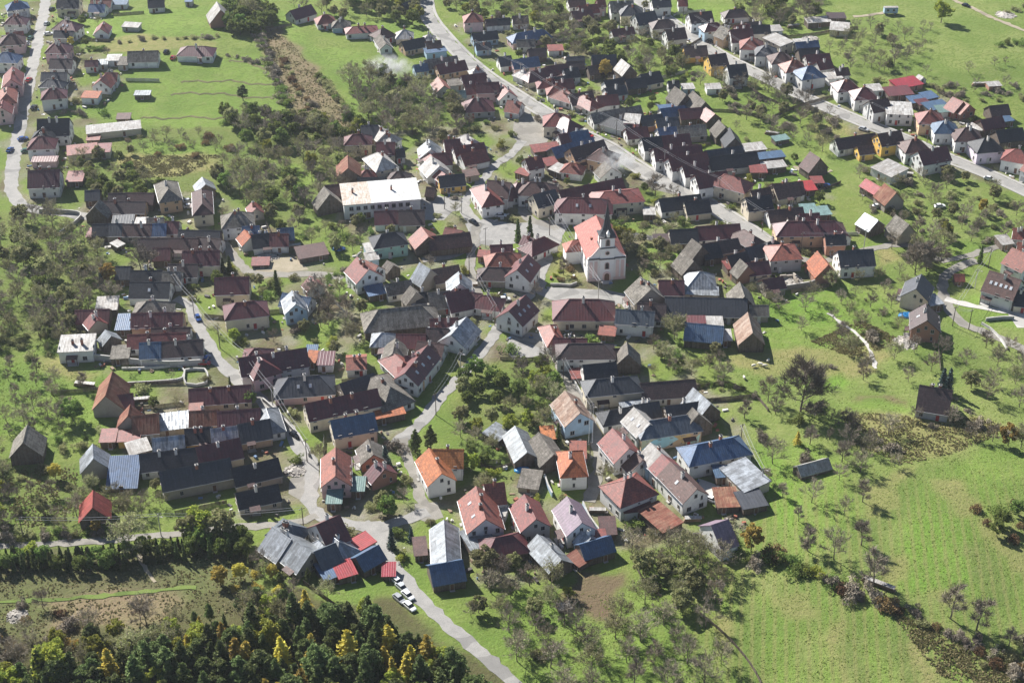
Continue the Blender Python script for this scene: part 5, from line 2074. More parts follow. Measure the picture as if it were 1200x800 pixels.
def bare_tree(seed, h, spread, twigs=1200, leaves=0, leafmat=None, first=0.22, nmain=9):
    rnd = np.random.default_rng(seed)
    mb, fine, tips = skeleton(rnd, h, spread, 3, first, nmain)
    tp = np.array([t[0] for t in tips])
    td = np.array([t[1] for t in tips])
    idx = rnd.integers(0, len(tp), twigs)
    d = td[idx] + rnd.normal(0, 0.6, (twigs, 3))
    d[:, 2] += 0.25
    d /= np.linalg.norm(d, axis=1)[:, None]
    ln = rnd.uniform(0.4, 1.25, (twigs, 1)) * h / 8
    p0 = tp[idx] + rnd.normal(0, 0.14 * h / 8, (twigs, 3))
    sd = np.cross(d, rnd.normal(size=(twigs, 3)))
    sd /= np.linalg.norm(sd, axis=1)[:, None]
    wv = 0.037 * h / 8
    v = np.stack([p0 - sd * wv, p0 + sd * wv, p0 + d * ln + sd * wv * 0.3, p0 + d * ln - sd * wv * 0.3], 1).reshape(-1, 3)
    trunk = mb.mesh('trunk', [M_BARK])
    crown = leaf_mesh('crown', v, L_TWIG)
    # add the fine limbs and any remaining leaves
    fm = fine.mesh('limbs', [L_TWIG])
    bm = bmesh.new()
    bm.from_mesh(crown)
    bm.from_mesh(fm)
    crown.materials.clear()
    crown.materials.append(L_TWIG)
    if leaves:
        li = rnd.integers(0, len(tp), leaves)
        lv_ = quads(tp[li] + rnd.normal(0, 0.3 * h / 8, (leaves, 3)), 0.1 * h / 8 + 0.03, rnd)
        lm = leaf_mesh('leaves', lv_, leafmat)
        n0 = len(bm.faces)
        bm.from_mesh(lm)
        bm.faces.ensure_lookup_table()
        for f in bm.faces[n0:]:
            f.material_index = 1
        crown.materials.append(leafmat)
        bpy.data.meshes.remove(lm)
    bm.to_mesh(crown)
    bm.free()
    bpy.data.meshes.remove(fm)
    return trunk, crown


def leafy_tree(seed, h, rad, mat, n=2800, clumps=46, low=0.22, leaf=0.2, taper=0.0):
    rnd = np.random.default_rng(seed)
    mb, fine, tips = skeleton(rnd, h, rad, 2, 0.3, 6)
    mb.v += []
    c = rnd.normal(size=(clumps, 3))
    c /= np.linalg.norm(c, axis=1)[:, None]
    c *= rnd.uniform(0.45, 1.0, (clumps, 1)) ** 0.6
    cz = h * (low + 1) / 2
    c = c * np.array([rad, rad, h * (1 - low) / 2]) * rnd.uniform(0.8, 1.1, (clumps, 1)) + np.array([0, 0, cz])
    if taper:
        zz = np.clip((c[:, 2] - h * low) / (h * (1 - low)), 0, 1)
        c[:, :2] *= (1.25 - taper * zz)[:, None]
    cr = rnd.uniform(0.16, 0.34, clumps) * rad
    if taper:
        cr *= 1.15 - 0.6 * zz
    idx = rnd.integers(0, clumps, n)
    q = rnd.normal(size=(n, 3))
    q /= np.linalg.norm(q, axis=1)[:, None]
    pts = c[idx] + q * (cr[idx] * rnd.uniform(0.5, 1.0, n) ** 0.5)[:, None] * np.array([1, 1, 0.8])
    pts = pts[pts[:, 2] > 0.15]
    v = quads(pts, leaf * (h / 7), rnd)
    trunk = mb.mesh('trunk', [M_BARK])
    return trunk, leaf_mesh('crown', v, mat)


def conifer(seed, h, rad, mat, tiers=24, sparse=1.0, base=0.08, blunt=0.8):
    rnd = np.random.default_rng(seed)
    mb = MB()
    mb.tube((0, 0, -0.3), (0, 0, h * 0.6), h * 0.016, h * 0.009, 5)
    mb.tube((0, 0, h * 0.6), (0, 0, h * 0.97), h * 0.009, 0.02, 4)
    cs = []
    for i in range(tiers):
        t = i / tiers
        z = h * (base + (1 - base) * t)
        r = rad * (1 - t) ** blunt * rnd.uniform(0.8, 1.15) + 0.12
        nb = max(4, int(10 * (1 - 0.55 * t) * sparse))
        for k in range(nb):
            a = rnd.uniform(0, 2 * math.pi)
            rr = r * rnd.uniform(0.7, 1.1)
            for s in np.linspace(0.25, 1.0, 6):
                cs.append((rr * s * math.cos(a) + rnd.normal(0, 0.1), rr * s * math.sin(a) + rnd.normal(0, 0.1), z - 0.28 * rr * s * s + rnd.normal(0, 0.08) + 0.12 * rr * (s > 0.9)))
    cs = np.array(cs)
    v = quads(cs, 0.26 * h / 12, rnd, 0.45, 1.2)
    return mb.mesh('trunk', [M_BARK]), leaf_mesh('crown', v, mat)


def bush_mesh(seed, r, h, mat, n=700, leaf=0.11, twig=0):
    rnd = np.random.default_rng(seed)
    k = 14
    c = rnd.normal(size=(k, 3)) * np.array([r * 0.5, r * 0.5, h * 0.2]) + np.array([0, 0, h * 0.5])
    c[:, 2] = np.clip(c[:, 2], 0.1, h)
    idx = rnd.integers(0, k, n)
    q = rnd.normal(size=(n, 3))
    q /= np.linalg.norm(q, axis=1)[:, None]
    pts = c[idx] + q * rnd.uniform(0.25, 0.5, n)[:, None] * np.array([r, r, h * 0.75])
    pts[:, 2] = np.abs(pts[:, 2])
    v = quads(pts, leaf, rnd, 0, 0.25 if twig else 1.0) if not twig else quads(pts, leaf, rnd, 0, 0.16)
    return leaf_mesh('bush', v, mat)


PL = {
    'bare': [bare_tree(s, 8, 3.0, 1250) for s in (1, 2, 3)] + [bare_tree(4, 8, 3.2, 1300, 300, L_OLIVE), bare_tree(5, 8, 2.4, 1300, 160, L_RUST)],
    'big': [bare_tree(11, 9, 3.0, 5200, 0, None, 0.12, 14)],
    'slim': [bare_tree(s, 9, 1.7, 1400) for s in (21, 22)],
    'olive': [bare_tree(s, 7, 3.0, 700, 1500, L_OLIVE) for s in (31, 32)] + [leafy_tree(33, 7, 2.9, L_OLIVE, 2600, 40)],
    'green': [leafy_tree(s, 7, 3.0, L_GREEN) for s in (41, 42, 43)],
    'gold': [leafy_tree(s, 8, 2.6, L_GOLD, 2600) for s in (51, 52)],
    'ygreen': [leafy_tree(s, 7, 2.7, L_YGREEN, 2600) for s in (55, 56)],
    'pine': [leafy_tree(61, 12, 2.5, L_PINE, 4600, 90, 0.12, 0.105, 0.95), leafy_tree(62, 12, 2.2, L_PINE, 4400, 84, 0.12, 0.105, 1.05), leafy_tree(63, 12, 3.0, L_PINE, 5000, 90, 0.15, 0.11, 0.8),
             leafy_tree(64, 12, 2.8, L_PINE, 4600, 80, 0.2, 0.11, 0.7), conifer(65, 12, 2.6, L_PINE, 26, 1.3, 0.08, 0.75)],
    'larch': [conifer(71, 12, 3.2, L_LARCH, 24, 1.0, 0.1, 0.9), conifer(72, 12, 2.7, L_LARCH, 26, 1.0, 0.1, 0.85)],
    'spruce': [conifer(81, 12, 2.4, L_BLUE, 30, 1.2, 0.03)],
    'thuja': [conifer(83, 12, 1.6, L_PINE, 34, 1.4, 0.02)],
}
BASEH = {'bare': 8, 'big': 9, 'slim': 9, 'olive': 7, 'green': 7, 'gold': 8, 'ygreen': 7, 'pine': 12, 'larch': 12, 'spruce': 12, 'thuja': 12}
BUSH = {
    'dark': [bush_mesh(s, 1.5, 1.7, L_GREEN, 800, 0.12) for s in (1, 2)],
    'scrub': [bush_mesh(s, 1.6, 1.7, L_TWIG, 1100, 0.3, 1) for s in (3, 4)],
    'olive': [bush_mesh(s, 1.5, 1.6, L_OLIVE, 800, 0.12) for s in (5, 6)],
    'gold': [bush_mesh(s, 1.5, 1.8, L_GOLD, 800, 0.12) for s in (7,)],
    'rust': [bush_mesh(s, 1.5, 1.6, L_RUST, 800, 0.12) for s in (8,)],
    'ygreen': [bush_mesh(s, 1.4, 1.7, L_YGREEN, 800, 0.12) for s in (9,)],
}
TNAME = {'bare': ('fruit_tree', 'bare twiggy grey-brown tree'), 'big': ('tree', 'tall broad bare tree'), 'slim': ('tree', 'slim leafless tree'),
         'olive': ('tree', 'thinly leaved olive-grey tree'), 'green': ('tree', 'dense green leafy tree'), 'gold': ('tree', 'golden autumn tree'),
         'ygreen': ('tree', 'yellow-green leafy tree'), 'pine': ('pine', 'dark green conifer'), 'larch': ('larch', 'yellow autumn larch'),
         'spruce': ('spruce', 'blue-green spruce'), 'thuja': ('thuja', 'narrow dark evergreen')}
BNAME = {'dark': 'dark green bush', 'scrub': 'leafless brown thorn bush', 'olive': 'grey-olive bush', 'gold': 'golden autumn bush', 'rust': 'russet bush', 'ygreen': 'yellow-green bush'}
TCAT = {'bare': 'fruit tree', 'big': 'tree', 'slim': 'tree', 'olive': 'leafy tree', 'green': 'leafy tree', 'gold': 'autumn tree', 'ygreen': 'autumn tree',
        'pine': 'conifer', 'spruce': 'conifer', 'thuja': 'conifer', 'larch': 'larch'}
TREES = []
BUSHES = []
prnd = random.Random(99)


def tree(kind, x, y, h, where, group=None, lean=0.0):
    tr, cr = prnd.choice(PL[kind])
    nm, lb = TNAME[kind]
    s = h / BASEH[kind]
    z = Hs(x, y)
    r = empty(nm, (x, y, z - 0.02), prnd.uniform(0, 6.28))
    k_ = 1.35 if kind == 'pine' and h > 6.5 else 1.2 if kind == 'larch' else 1.0
    r.scale = (s * k_ * prnd.uniform(0.85, 1.15), s * k_ * prnd.uniform(0.85, 1.15), s)
    obj('trunk', tr, r)
    obj('crown', cr, r)
    cat = TCAT[kind]
    tag(r, lb + ' ' + where, cat, group or ('%s %s' % ('larches' if cat == 'larch' else cat + 's', where)))
    TREES.append((r, kind, x, y, h, where))
    occ_mark(x, y, 1.0, 4)
    return r


def bush(kind, x, y, s, where, group=None, sz=1.0):
    o = obj('bush', prnd.choice(BUSH[kind]), None, (x, y, Hs(x, y) - 0.05), prnd.uniform(0, 6.28), (s, s * prnd.uniform(0.8, 1.2), s * sz))
    tag(o, BNAME[kind] + ' ' + where, 'bush', group or ('bushes ' + where))
    BUSHES.append((s / math.hypot(x, y, CAM_H), o, kind, x, y, where))
    return o


def scatter(poly, spacing, fn, avoid=7, tries=12, clear=0.0):
    wp = [tuple(P(u, v)[:2]) for u, v in poly]
    xs, ys = [p[0] for p in wp], [p[1] for p in wp]
    area = 0.5 * abs(sum(wp[i][0] * wp[i - 1][1] - wp[i - 1][0] * wp[i][1] for i in range(len(wp))))
    n = int(area / (spacing * spacing) * tries * 0.8)
    got = []
    for _ in range(n):
        x, y = prnd.uniform(min(xs), max(xs)), prnd.uniform(min(ys), max(ys))
        if not bool(in_poly(np.array([x]), np.array([y]), wp)[0]):
            continue
        if occ_at(x, y) & avoid:
            continue
        if clear and any(occ_at(x + dx, y + dy) & 2 for dx in (-clear, clear) for dy in (-clear, clear)):
            continue
        if any((x - a) ** 2 + (y - b) ** 2 < spacing * spacing * 0.7 for a, b in got):
            continue
        got.append((x, y))
        fn(x, y)
    return got


def mixer(choices, hmin, hmax, where):
    ks = [k for k, n in choices for _ in range(n)]

    def fn(x, y):
        k = prnd.choice(ks)
        if k.startswith('b:'):
            bush(k[2:], x, y, prnd.uniform(0.6, 1.5), where)
        else:
            tree(k, x, y, prnd.uniform(hmin, hmax), where)
    return fn


# single trees that stand out
for k, u, v, h, wh in (
        ('ygreen', 1103, 27, 10.5, 'alone on the ploughed hill'), ('big', 938, 482, 17, 'over the dry meadow near the mural shop'),
        ('slim', 1114, 725, 11, 'on the hedgerow meadow by the hedgerow'), ('slim', 1144, 738, 10.5, 'on the hedgerow meadow by the hedgerow'),
        ('slim', 1023, 688, 11.5, 'beside the woodpile in the meadow hedgerow'), ('slim', 1182, 756, 6, 'among the scrub at the meadow corner'),
        ('thuja', 607, 283, 9, 'at the square before the church'), ('thuja', 621, 281, 9.5, 'at the square before the church'),
        ('thuja', 325, 344, 9, 'beside the thicket lane'), ('thuja', 270, 322, 7.5, 'by the long maroon house on the thicket lane'),
        ('thuja', 262, 320, 6, 'by the long maroon house on the thicket lane'),
        ('spruce', 1102, 462, 9.5, 'behind the lone hillside house'), ('spruce', 1110, 460, 9, 'behind the lone hillside house'),
        ('thuja', 1148, 308, 7, 'above the hillside drive'), ('spruce', 459, 642, 7, 'beside the wood lane'), ('spruce', 482, 634, 5, 'beside the wood lane'),
        ('spruce', 452, 545, 7, 'behind the gabled cottage on the grassy lane'), ('pine', 487, 530, 8, 'at the head of the grassy lane'), ('pine', 505, 528, 9, 'at the head of the grassy lane'),
        ('thuja', 654, 520, 7.5, 'beside the striped-roof house'), ('thuja', 270, 455, 4.5, 'at the bend of the rows lane'), ('green', 293, 475, 5, 'at the bend of the rows lane'),
        ('gold', 709, 92, 8.5, 'among the dark roofs behind the main street'), ('gold', 880, 645, 8, 'beside the mauve garage'),
        ('gold', 1181, 522, 7.5, 'on the slope above the meadow'), ('olive', 1196, 525, 7, 'on the slope above the meadow'), ('green', 86, 493, 7.5, 'round and alone on the barn meadow'),
        ('ygreen', 236, 630, 9, 'at the hedge of the hedge road'), ('olive', 262, 632, 9.5, 'at the hedge of the hedge road'), ('olive', 225, 632, 8, 'at the hedge of the hedge road'),
        ('olive', 153, 645, 10, 'at the hedge road by the red barn'), ('ygreen', 38, 655, 5, 'at the hedge of the hedge road'),
        ('ygreen', 728, 292, 9.5, 'close behind the church tower'), ('green', 722, 282, 8, 'close behind the church tower'), ('olive', 735, 300, 8, 'close behind the church tower'),
        ('bare', 768, 230, 9, 'on the green beside the main street'), ('olive', 790, 398, 8, 'in front of the slate-roofed house'),
        ('larch', 934, 520, 4.5, 'small and yellow on the meadow'), ('bare', 166, 318, 10, 'among the dark row roofs'), ('bare', 174, 320, 9, 'among the dark row roofs'),
        ('gold', 128, 334, 8, 'beside the dark row barn'), ('spruce', 120, 338, 6, 'beside the dark row barn'), ('green', 455, 607, 7, 'in the yard by the red gabled house'), ('olive', 448, 600, 6.5, 'in the yard by the red gabled house'),
        ('green', 470, 112, 7, 'on the lawn near the smoke'), ('bare', 900, 108, 9, 'beside the hill street'),
        ('gold', 84, 55, 5, 'in a garden on the fields road'), ('slim', 872, 490, 7, 'on the meadow behind the mural shop'), ('bare', 900, 470, 8.5, 'on the meadow behind the mural shop'),
        ('bare', 847, 449, 7, 'at the fence behind the dark barns'), ('ygreen', 275, 398, 4, 'in the garden of the hipped house'), ('ygreen', 666, 700, 3.5, 'in the garden behind the silver roof'),
        ('bare', 642, 438, 8, 'at the bend of the mural lane'), ('pine', 285, 118, 7, 'alone on the terraced field'), ('slim', 946, 645, 8, 'on the green meadow'), ('slim', 1152, 262, 6, 'in the hill-street gardens'),
        ('bare', 375, 355, 9, 'in the garden by the blue gabled house'), ('bare', 385, 372, 9, 'in the garden by the blue gabled house'), ('gold', 1150, 250, 6, 'in the hill-street gardens'),
        ('big', 1072, 322, 11, 'beside the hillside drive'), ('big', 1085, 318, 10, 'beside the hillside drive'), ('slim', 660, 322, 7, 'on the knoll before the church')):
    p = P(u, v)
    tree(k, p.x, p.y, h, wh)
p = P(658, 318)
for i in range(9):
    p = P(prnd.uniform(648, 676), prnd.uniform(298, 330))
    if not occ_at(p.x, p.y) & 2:
        bush('rust' if i % 2 else 'ygreen', p.x, p.y, prnd.uniform(0.5, 0.9), 'on the knoll before the church')

NSINGLE = len(TREES)
# groves, gardens and orchards
scatter([(-60, 248), (60, 252), (105, 285), (135, 330), (140, 360), (110, 385), (60, 402), (-60, 405)], 6.3, mixer([('bare', 5), ('olive', 5), ('b:olive', 2), ('green', 1)], 5.5, 8.5, 'in the shady grove by the row houses'))
scatter([(60, 380), (110, 385), (70, 420), (-60, 425), (-60, 400)], 5, mixer([('b:olive', 3), ('olive', 2), ('b:dark', 1)], 4, 6, 'in the shady grove by the row houses'))
scatter([(140, 165), (250, 158), (272, 175), (240, 184), (150, 184)], 5.2, mixer([('olive', 3), ('bare', 2), ('b:rust', 1)], 3.5, 5, 'in the orchard below the field plateau'))
scatter([(262, 145), (430, 148), (452, 165), (405, 205), (398, 240), (340, 270), (285, 245), (255, 215), (262, 190), (300, 185)], 7.0, mixer([('olive', 5), ('green', 2), ('bare', 4), ('ygreen', 1)], 5, 8.5, 'in the thicket beside the white hall'))
scatter([(262, 138), (350, 142), (425, 150), (425, 165), (262, 152)], 3.8, mixer([('green', 4), ('olive', 3), ('b:dark', 3)], 5, 7.5, 'on the bank below the field plateau'))
scatter([(85, 190), (142, 186), (190, 225), (185, 240), (120, 232), (85, 215)], 5, mixer([('olive', 4), ('green', 2), ('b:dark', 2)], 4.5, 6.5, 'in the thicket by the fields road'))
scatter([(340, 270), (410, 262), (440, 275), (420, 300), (370, 292), (345, 285)], 5.5, mixer([('olive', 3), ('b:dark', 2), ('bare', 2), ('green', 1)], 4, 6.5, 'in the garden below the white hall'))
scatter([(262, 14), (300, 8), (325, 22), (318, 40), (270, 42)], 4.6, mixer([('green', 5), ('olive', 1)], 6, 9, 'in the copse at the edge of the fields'))
scatter([(380, -30), (492, -30), (492, 26), (478, 32), (420, 18)], 6.2, mixer([('green', 6), ('olive', 3), ('ygreen', 1)], 6, 9, 'in the park at the head of the main street'))
scatter([(340, 5), (380, 8), (420, 20), (410, 25), (360, 22)], 6.5, mixer([('bare', 2), ('olive', 2)], 5, 7, 'behind the houses at the head of the main street'))
scatter([(405, 92), (445, 92), (500, 108), (548, 132), (552, 158), (470, 160), (428, 150)], 6.3, mixer([('bare', 5), ('olive', 4), ('green', 1)], 6, 9, 'in the gardens between hall and smoke'))
scatter([(510, -20), (620, -20), (640, 30), (610, 28), (560, 22), (525, 15)], 6.2, mixer([('olive', 4), ('green', 2), ('ygreen', 1)], 4, 7, 'in the orchards beyond the main street'))
scatter([(620, -20), (665, -10), (700, 30), (740, 50), (770, 45), (800, 70), (800, 95), (730, 95), (680, 70), (640, 60), (610, 60)], 6.2, mixer([('olive', 5), ('bare', 3), ('green', 2)], 4.5, 7.5, 'in the gardens between the two streets'))
scatter([(800, 85), (860, 92), (900, 105), (985, 140), (990, 185), (920, 168), (860, 140), (820, 105)], 6.0, mixer([('bare', 6), ('olive', 3), ('b:scrub', 2)], 4.5, 7.5, 'in the orchard below the hill street'))
scatter([(850, -20), (960, -20), (962, 22), (930, 35), (870, 30)], 6.0, mixer([('bare', 3), ('olive', 4), ('green', 2)], 5, 8, 'in the copse behind the hill street'))
scatter([(972, 38), (1035, 32), (1085, 40), (1080, 62), (1050, 85), (990, 82), (975, 60)], 6.8, mixer([('bare', 6), ('olive', 2)], 4, 6, 'in the orchard under the ploughed hill'))
for u, v in ((1082, 33), (1090, 36), (1070, 60), (1048, 72), (1030, 84), (1135, 85), (1165, 78), (1178, 76), (1085, 88), (1100, 118), (1062, 88)):
    p = P(u, v)
    tree('bare', p.x, p.y, prnd.uniform(3, 5), 'scattered under the ploughed hill')
for u, v in ((1180, 52), (1190, 51), (1200, 53), (1172, 54), (1188, 12), (1200, 8), (1180, 16), (1193, 14)):
    p = P(u, v)
    bush('dark' if v > 40 else 'olive', p.x, p.y, prnd.uniform(0.9, 1.6), 'beside the field path on the hill')
scatter([(1075, 103), (1200, 98), (1230, 110), (1200, 118), (1120, 122)], 5, mixer([('b:scrub', 3), ('b:olive', 3), ('bare', 1)], 3, 5, 'behind the sheds of the hill street'))
scatter([(1000, 195), (1060, 200), (1130, 212), (1180, 225), (1210, 250), (1210, 282), (1130, 285), (1060, 268), (1010, 240)], 6.2, mixer([('olive', 4), ('bare', 4), ('b:olive', 3), ('b:scrub', 2)], 4, 6.5, 'in the hill-street gardens'))
scatter([(1020, 265), (1060, 262), (1110, 280), (1120, 300), (1090, 318), (1050, 300)], 5.6, mixer([('bare', 5), ('olive', 4), ('ygreen', 1)], 5, 8.5, 'beside the hillside drive'))
scatter([(728, 262), (790, 262), (800, 300), (795, 330), (750, 328), (738, 300)], 5.2, mixer([('olive', 4), ('b:olive', 3), ('bare', 2)], 3.5, 6, 'in the garden behind the church'))
scatter([(890, 350), (960, 338), (1010, 320), (1060, 320), (1070, 345), (1040, 372), (1005, 400), (930, 400), (895, 375)], 8.0, mixer([('bare', 7), ('olive', 2)], 4, 6, 'in the orchard below the ruin lane'))
scatter([(760, 405), (800, 402), (850, 408), (850, 440), (800, 445), (770, 435)], 5.8, mixer([('olive', 4), ('bare', 2), ('b:dark', 2)], 4, 6.5, 'behind the dark-roofed houses of the mural lane'))
scatter([(545, 440), (600, 425), (640, 430), (655, 470), (640, 500), (600, 505), (575, 540), (590, 585), (560, 580), (535, 530), (530, 485)], 5.2, mixer([('green', 4), ('olive', 4), ('ygreen', 2), ('bare', 2), ('b:ygreen', 1)], 4, 7, 'in the wooded hollow below the sunken lane'))
scatter([(340, 350), (400, 345), (425, 360), (430, 400), (395, 415), (350, 395)], 6.0, mixer([('bare', 4), ('olive', 4), ('b:olive', 2)], 4.5, 7, 'in the garden by the blue gabled house'))
scatter([(300, 325), (325, 325), (330, 345), (300, 345)], 4.8, mixer([('olive', 3), ('b:olive', 2)], 3.5, 5, 'below the thicket lane'))
scatter([(880, 450), (930, 495), (985, 495), (1010, 560), (1025, 640), (985, 665), (930, 640), (905, 610), (890, 530)], 8.6, mixer([('bare', 4), ('slim', 5), ('b:dark', 1), ('b:scrub', 1)], 5, 8.5, 'on the green meadow'))
scatter([(940, 470), (1000, 490), (1050, 510), (1060, 545), (1000, 555), (960, 520)], 7.0, mixer([('bare', 5), ('b:scrub', 3), ('slim', 1)], 4, 7, 'in the dry weeds of the meadow'))
scatter([(990, 385), (1060, 375), (1060, 410), (1150, 405), (1215, 415), (1215, 480), (1140, 485), (1060, 460), (1000, 455), (960, 430)], 8.2, mixer([('bare', 6), ('olive', 2), ('b:scrub', 1)], 4.5, 7, 'on the slope round the lone hillside house'))
scatter([(1060, 480), (1110, 498), (1170, 500), (1200, 512), (1150, 520), (1080, 505)], 5.5, mixer([('b:scrub', 4), ('bare', 3), ('b:rust', 1)], 4, 6, 'on the slope above the meadow'))
scatter([(1135, 598), (1190, 592), (1215, 605), (1215, 640), (1165, 630)], 4.2, mixer([('b:rust', 5), ('gold', 1), ('b:dark', 2), ('green', 1)], 3.5, 5.5, 'in the russet clump at the meadow edge'))
scatter([(560, 650), (620, 665), (665, 700), (665, 740), (640, 780), (600, 770), (560, 720)], 6.0, mixer([('bare', 5), ('olive', 4), ('b:olive', 1)], 5, 8, 'in the orchard beside the wood lane'))
scatter([(725, 640), (765, 630), (800, 650), (845, 645), (850, 705), (825, 720), (780, 715), (750, 690)], 5.0, mixer([('olive', 5), ('bare', 4), ('b:olive', 1)], 5, 7.5, 'in the rough orchard below the red hipped house'))
scatter([(600, 770), (690, 730), (750, 700), (830, 725), (850, 780), (850, 850), (640, 850)], 7.2, mixer([('bare', 5), ('slim', 3), ('olive', 2)], 6, 9, 'in the orchard beside the wood lane'))
scatter([(500, 640), (520, 640), (540, 700), (600, 760), (590, 765), (520, 700)], 5.6, mixer([('olive', 2), ('bare', 3), ('b:dark', 1)], 3.5, 6, 'on the verge of the wood lane'))
scatter([(-40, 428), (40, 432), (100, 455), (75, 500), (30, 512), (-40, 510)], 6.6, mixer([('bare', 4), ('slim', 3)], 4.5, 6.5, 'in the young orchard on the barn meadow'))
scatter([(60, 500), (120, 505), (120, 530), (70, 530)], 5.0, mixer([('b:dark', 2), ('b:olive', 2), ('bare', 1)], 3, 4.5, 'beside the grey barn on the barn meadow'))
scatter([(-40, 530), (60, 545), (100, 560), (150, 590), (150, 622), (60, 628), (-40, 630)], 5.6, mixer([('olive', 4), ('bare', 3), ('ygreen', 1), ('b:olive', 3), ('gold', 1)], 4, 6.5, 'in the rough ground round the red barn'))
scatter([(130, 565), (185, 560), (190, 600), (150, 610)], 5.0, mixer([('bare', 2), ('b:dark', 2), ('olive', 2)], 3.5, 5.5, 'in the rough ground round the red barn'))
scatter([(250, 690), (300, 655), (320, 668), (330, 690), (290, 705)], 4.2, mixer([('pine', 3), ('b:dark', 3), ('gold', 1), ('b:gold', 2)], 4, 6, 'at the upper edge of the wood'))
scatter([(300, 660), (360, 680), (400, 690), (380, 705), (320, 700)], 4.2, mixer([('olive', 2), ('bare', 2), ('b:olive', 3), ('pine', 1)], 4, 6, 'at the upper edge of the wood'))
scatter([(60, 752), (150, 745), (230, 725), (300, 708), (345, 705), (420, 716), (440, 730), (360, 732), (290, 742), (200, 766), (120, 785), (60, 790)], 3.8, mixer([('b:gold', 2), ('ygreen', 4), ('b:ygreen', 3), ('olive', 2), ('b:rust', 1), ('pine', 6), ('larch', 1)], 4, 7.5, 'in the mixed fringe of the wood'))
scatter([(-60, 812), (60, 800), (140, 785), (220, 768), (300, 745), (360, 735), (425, 735), (470, 755), (530, 795), (590, 850), (560, 880), (-60, 900)], 3.6, mixer([('pine', 15), ('larch', 3), ('ygreen', 2)], 7, 12.5, 'in the pine wood'))
scatter([(-40, 690), (70, 712), (100, 735), (60, 765), (-40, 780)], 5.8, mixer([('bare', 4), ('b:scrub', 3), ('b:rust', 1), ('gold', 1)], 4, 6.5, 'in the weeds beside the wood'))
for u, v in ((172, 733), (108, 742), (165, 728), (20, 775), (8, 770), (26, 786)):
    p = P(u, v)
    tree('bare', p.x, p.y, prnd.uniform(6, 8), 'in the weeds beside the wood')


def along(pts, step, fn, jitter=0.6):
    ln = smooth_line([P(u, v) for u, v in pts], step)
    for q in ln:
        fn(q[0] + prnd.uniform(-jitter, jitter), q[1] + prnd.uniform(-jitter, jitter))


# hedgerows
hk = lambda ks, a, b, wh, sz=1.0: (lambda x, y: bush(prnd.choice(ks), x, y, prnd.uniform(a, b), wh, None, sz))
along([(850, 625), (880, 660), (900, 655)], 2.2, hk(['dark', 'scrub', 'rust'], 1.0, 1.7, 'in the meadow hedgerow'), 1.5)
along([(900, 648), (935, 668), (965, 680), (1000, 695), (1035, 708)], 2.0, hk(['dark', 'scrub', 'rust', 'ygreen'], 1.1, 1.9, 'in the meadow hedgerow'), 1.4)
along([(1035, 708), (1070, 722), (1110, 742), (1150, 760), (1210, 785)], 2.4, hk(['scrub', 'rust', 'scrub', 'olive'], 0.6, 1.1, 'in the meadow hedgerow'), 1.0)
scatter([(1140, 745), (1215, 750), (1215, 800), (1150, 785)], 3.4, mixer([('b:scrub', 4), ('b:rust', 2), ('b:olive', 1)], 1, 1, 'at the meadow corner'))
along([(302, 35), (312, 60), (322, 85), (330, 105), (335, 125)], 2.6, hk(['dark', 'scrub', 'scrub'], 0.8, 1.5, 'on the edge of the brown gully'), 1.2)
along([(318, 60), (335, 78), (350, 100), (365, 130)], 3.6, hk(['scrub', 'rust', 'olive'], 0.7, 1.2, 'in the brown gully'), 2.0)
along([(375, 90), (390, 112), (405, 128), (412, 140)], 2.4, hk(['dark', 'olive'], 0.9, 1.3, 'along the far side of the gully'), 0.8)
along([(268, 66), (285, 70), (300, 74)], 2.6, hk(['dark', 'scrub'], 0.6, 1.1, 'on the field terrace'), 1.0)
along([(140, 52), (180, 46), (230, 46), (255, 44)], 3.8, hk(['scrub', 'olive'], 0.6, 1.2, 'on the field boundary'), 1.2)
along([(88, 63), (104, 60), (122, 58)], 1.5, hk(['dark'], 0.7, 0.9, 'forming a hedge on the fields road', 1.3), 0.3)
along([(384, 325), (386, 340), (398, 352)], 1.2, hk(['dark'], 0.5, 0.6, 'forming a clipped hedge round the lawn'), 0.2)
along([(384, 325), (396, 322), (412, 324)], 1.2, hk(['dark'], 0.5, 0.6, 'forming a clipped hedge round the lawn'), 0.2)
along([(815, 452), (845, 452), (870, 458), (885, 466)], 2.0, hk(['dark', 'scrub'], 0.6, 0.9, 'along the fence behind the dark barns'), 0.5)
# conifer hedge of the hedge road
n_ = [0]


def hedge_tree(x, y):
    n_[0] += 1
    if occ_at(x, y) & 1:
        return
    tree(prnd.choice(('pine', 'thuja', 'thuja', 'green')), x, y, prnd.uniform(4.2, 6.0), 'in the tall hedge below the hedge road', 'hedge below the hedge road')


for dv in (0, 9):
    along([(-30, 660 + dv), (40, 660 + dv), (150, 658 + dv)], 2.2, hedge_tree, 0.8)
    along([(166, 652 + dv), (215, 646 + dv)], 2.0, hedge_tree, 0.8)
    along([(226, 642 + dv), (250, 643 + dv), (288, 640 + dv)], 2.0, hedge_tree, 0.8)
along([(0, 632), (40, 630), (90, 626), (130, 624)], 2.6, hk(['dark', 'olive', 'scrub'], 0.8, 1.4, 'on the upper verge of the hedge road'), 0.8)
along([(-30, 660), (40, 660), (58, 659)], 1.5, hedge_tree, 0.6)
along([(52, 661), (100, 658), (160, 655)], 1.5, hedge_tree, 0.6)
along([(166, 650), (215, 643)], 1.5, hedge_tree, 0.6)
along([(226, 640), (250, 641), (288, 638)], 1.5, hedge_tree, 0.6)
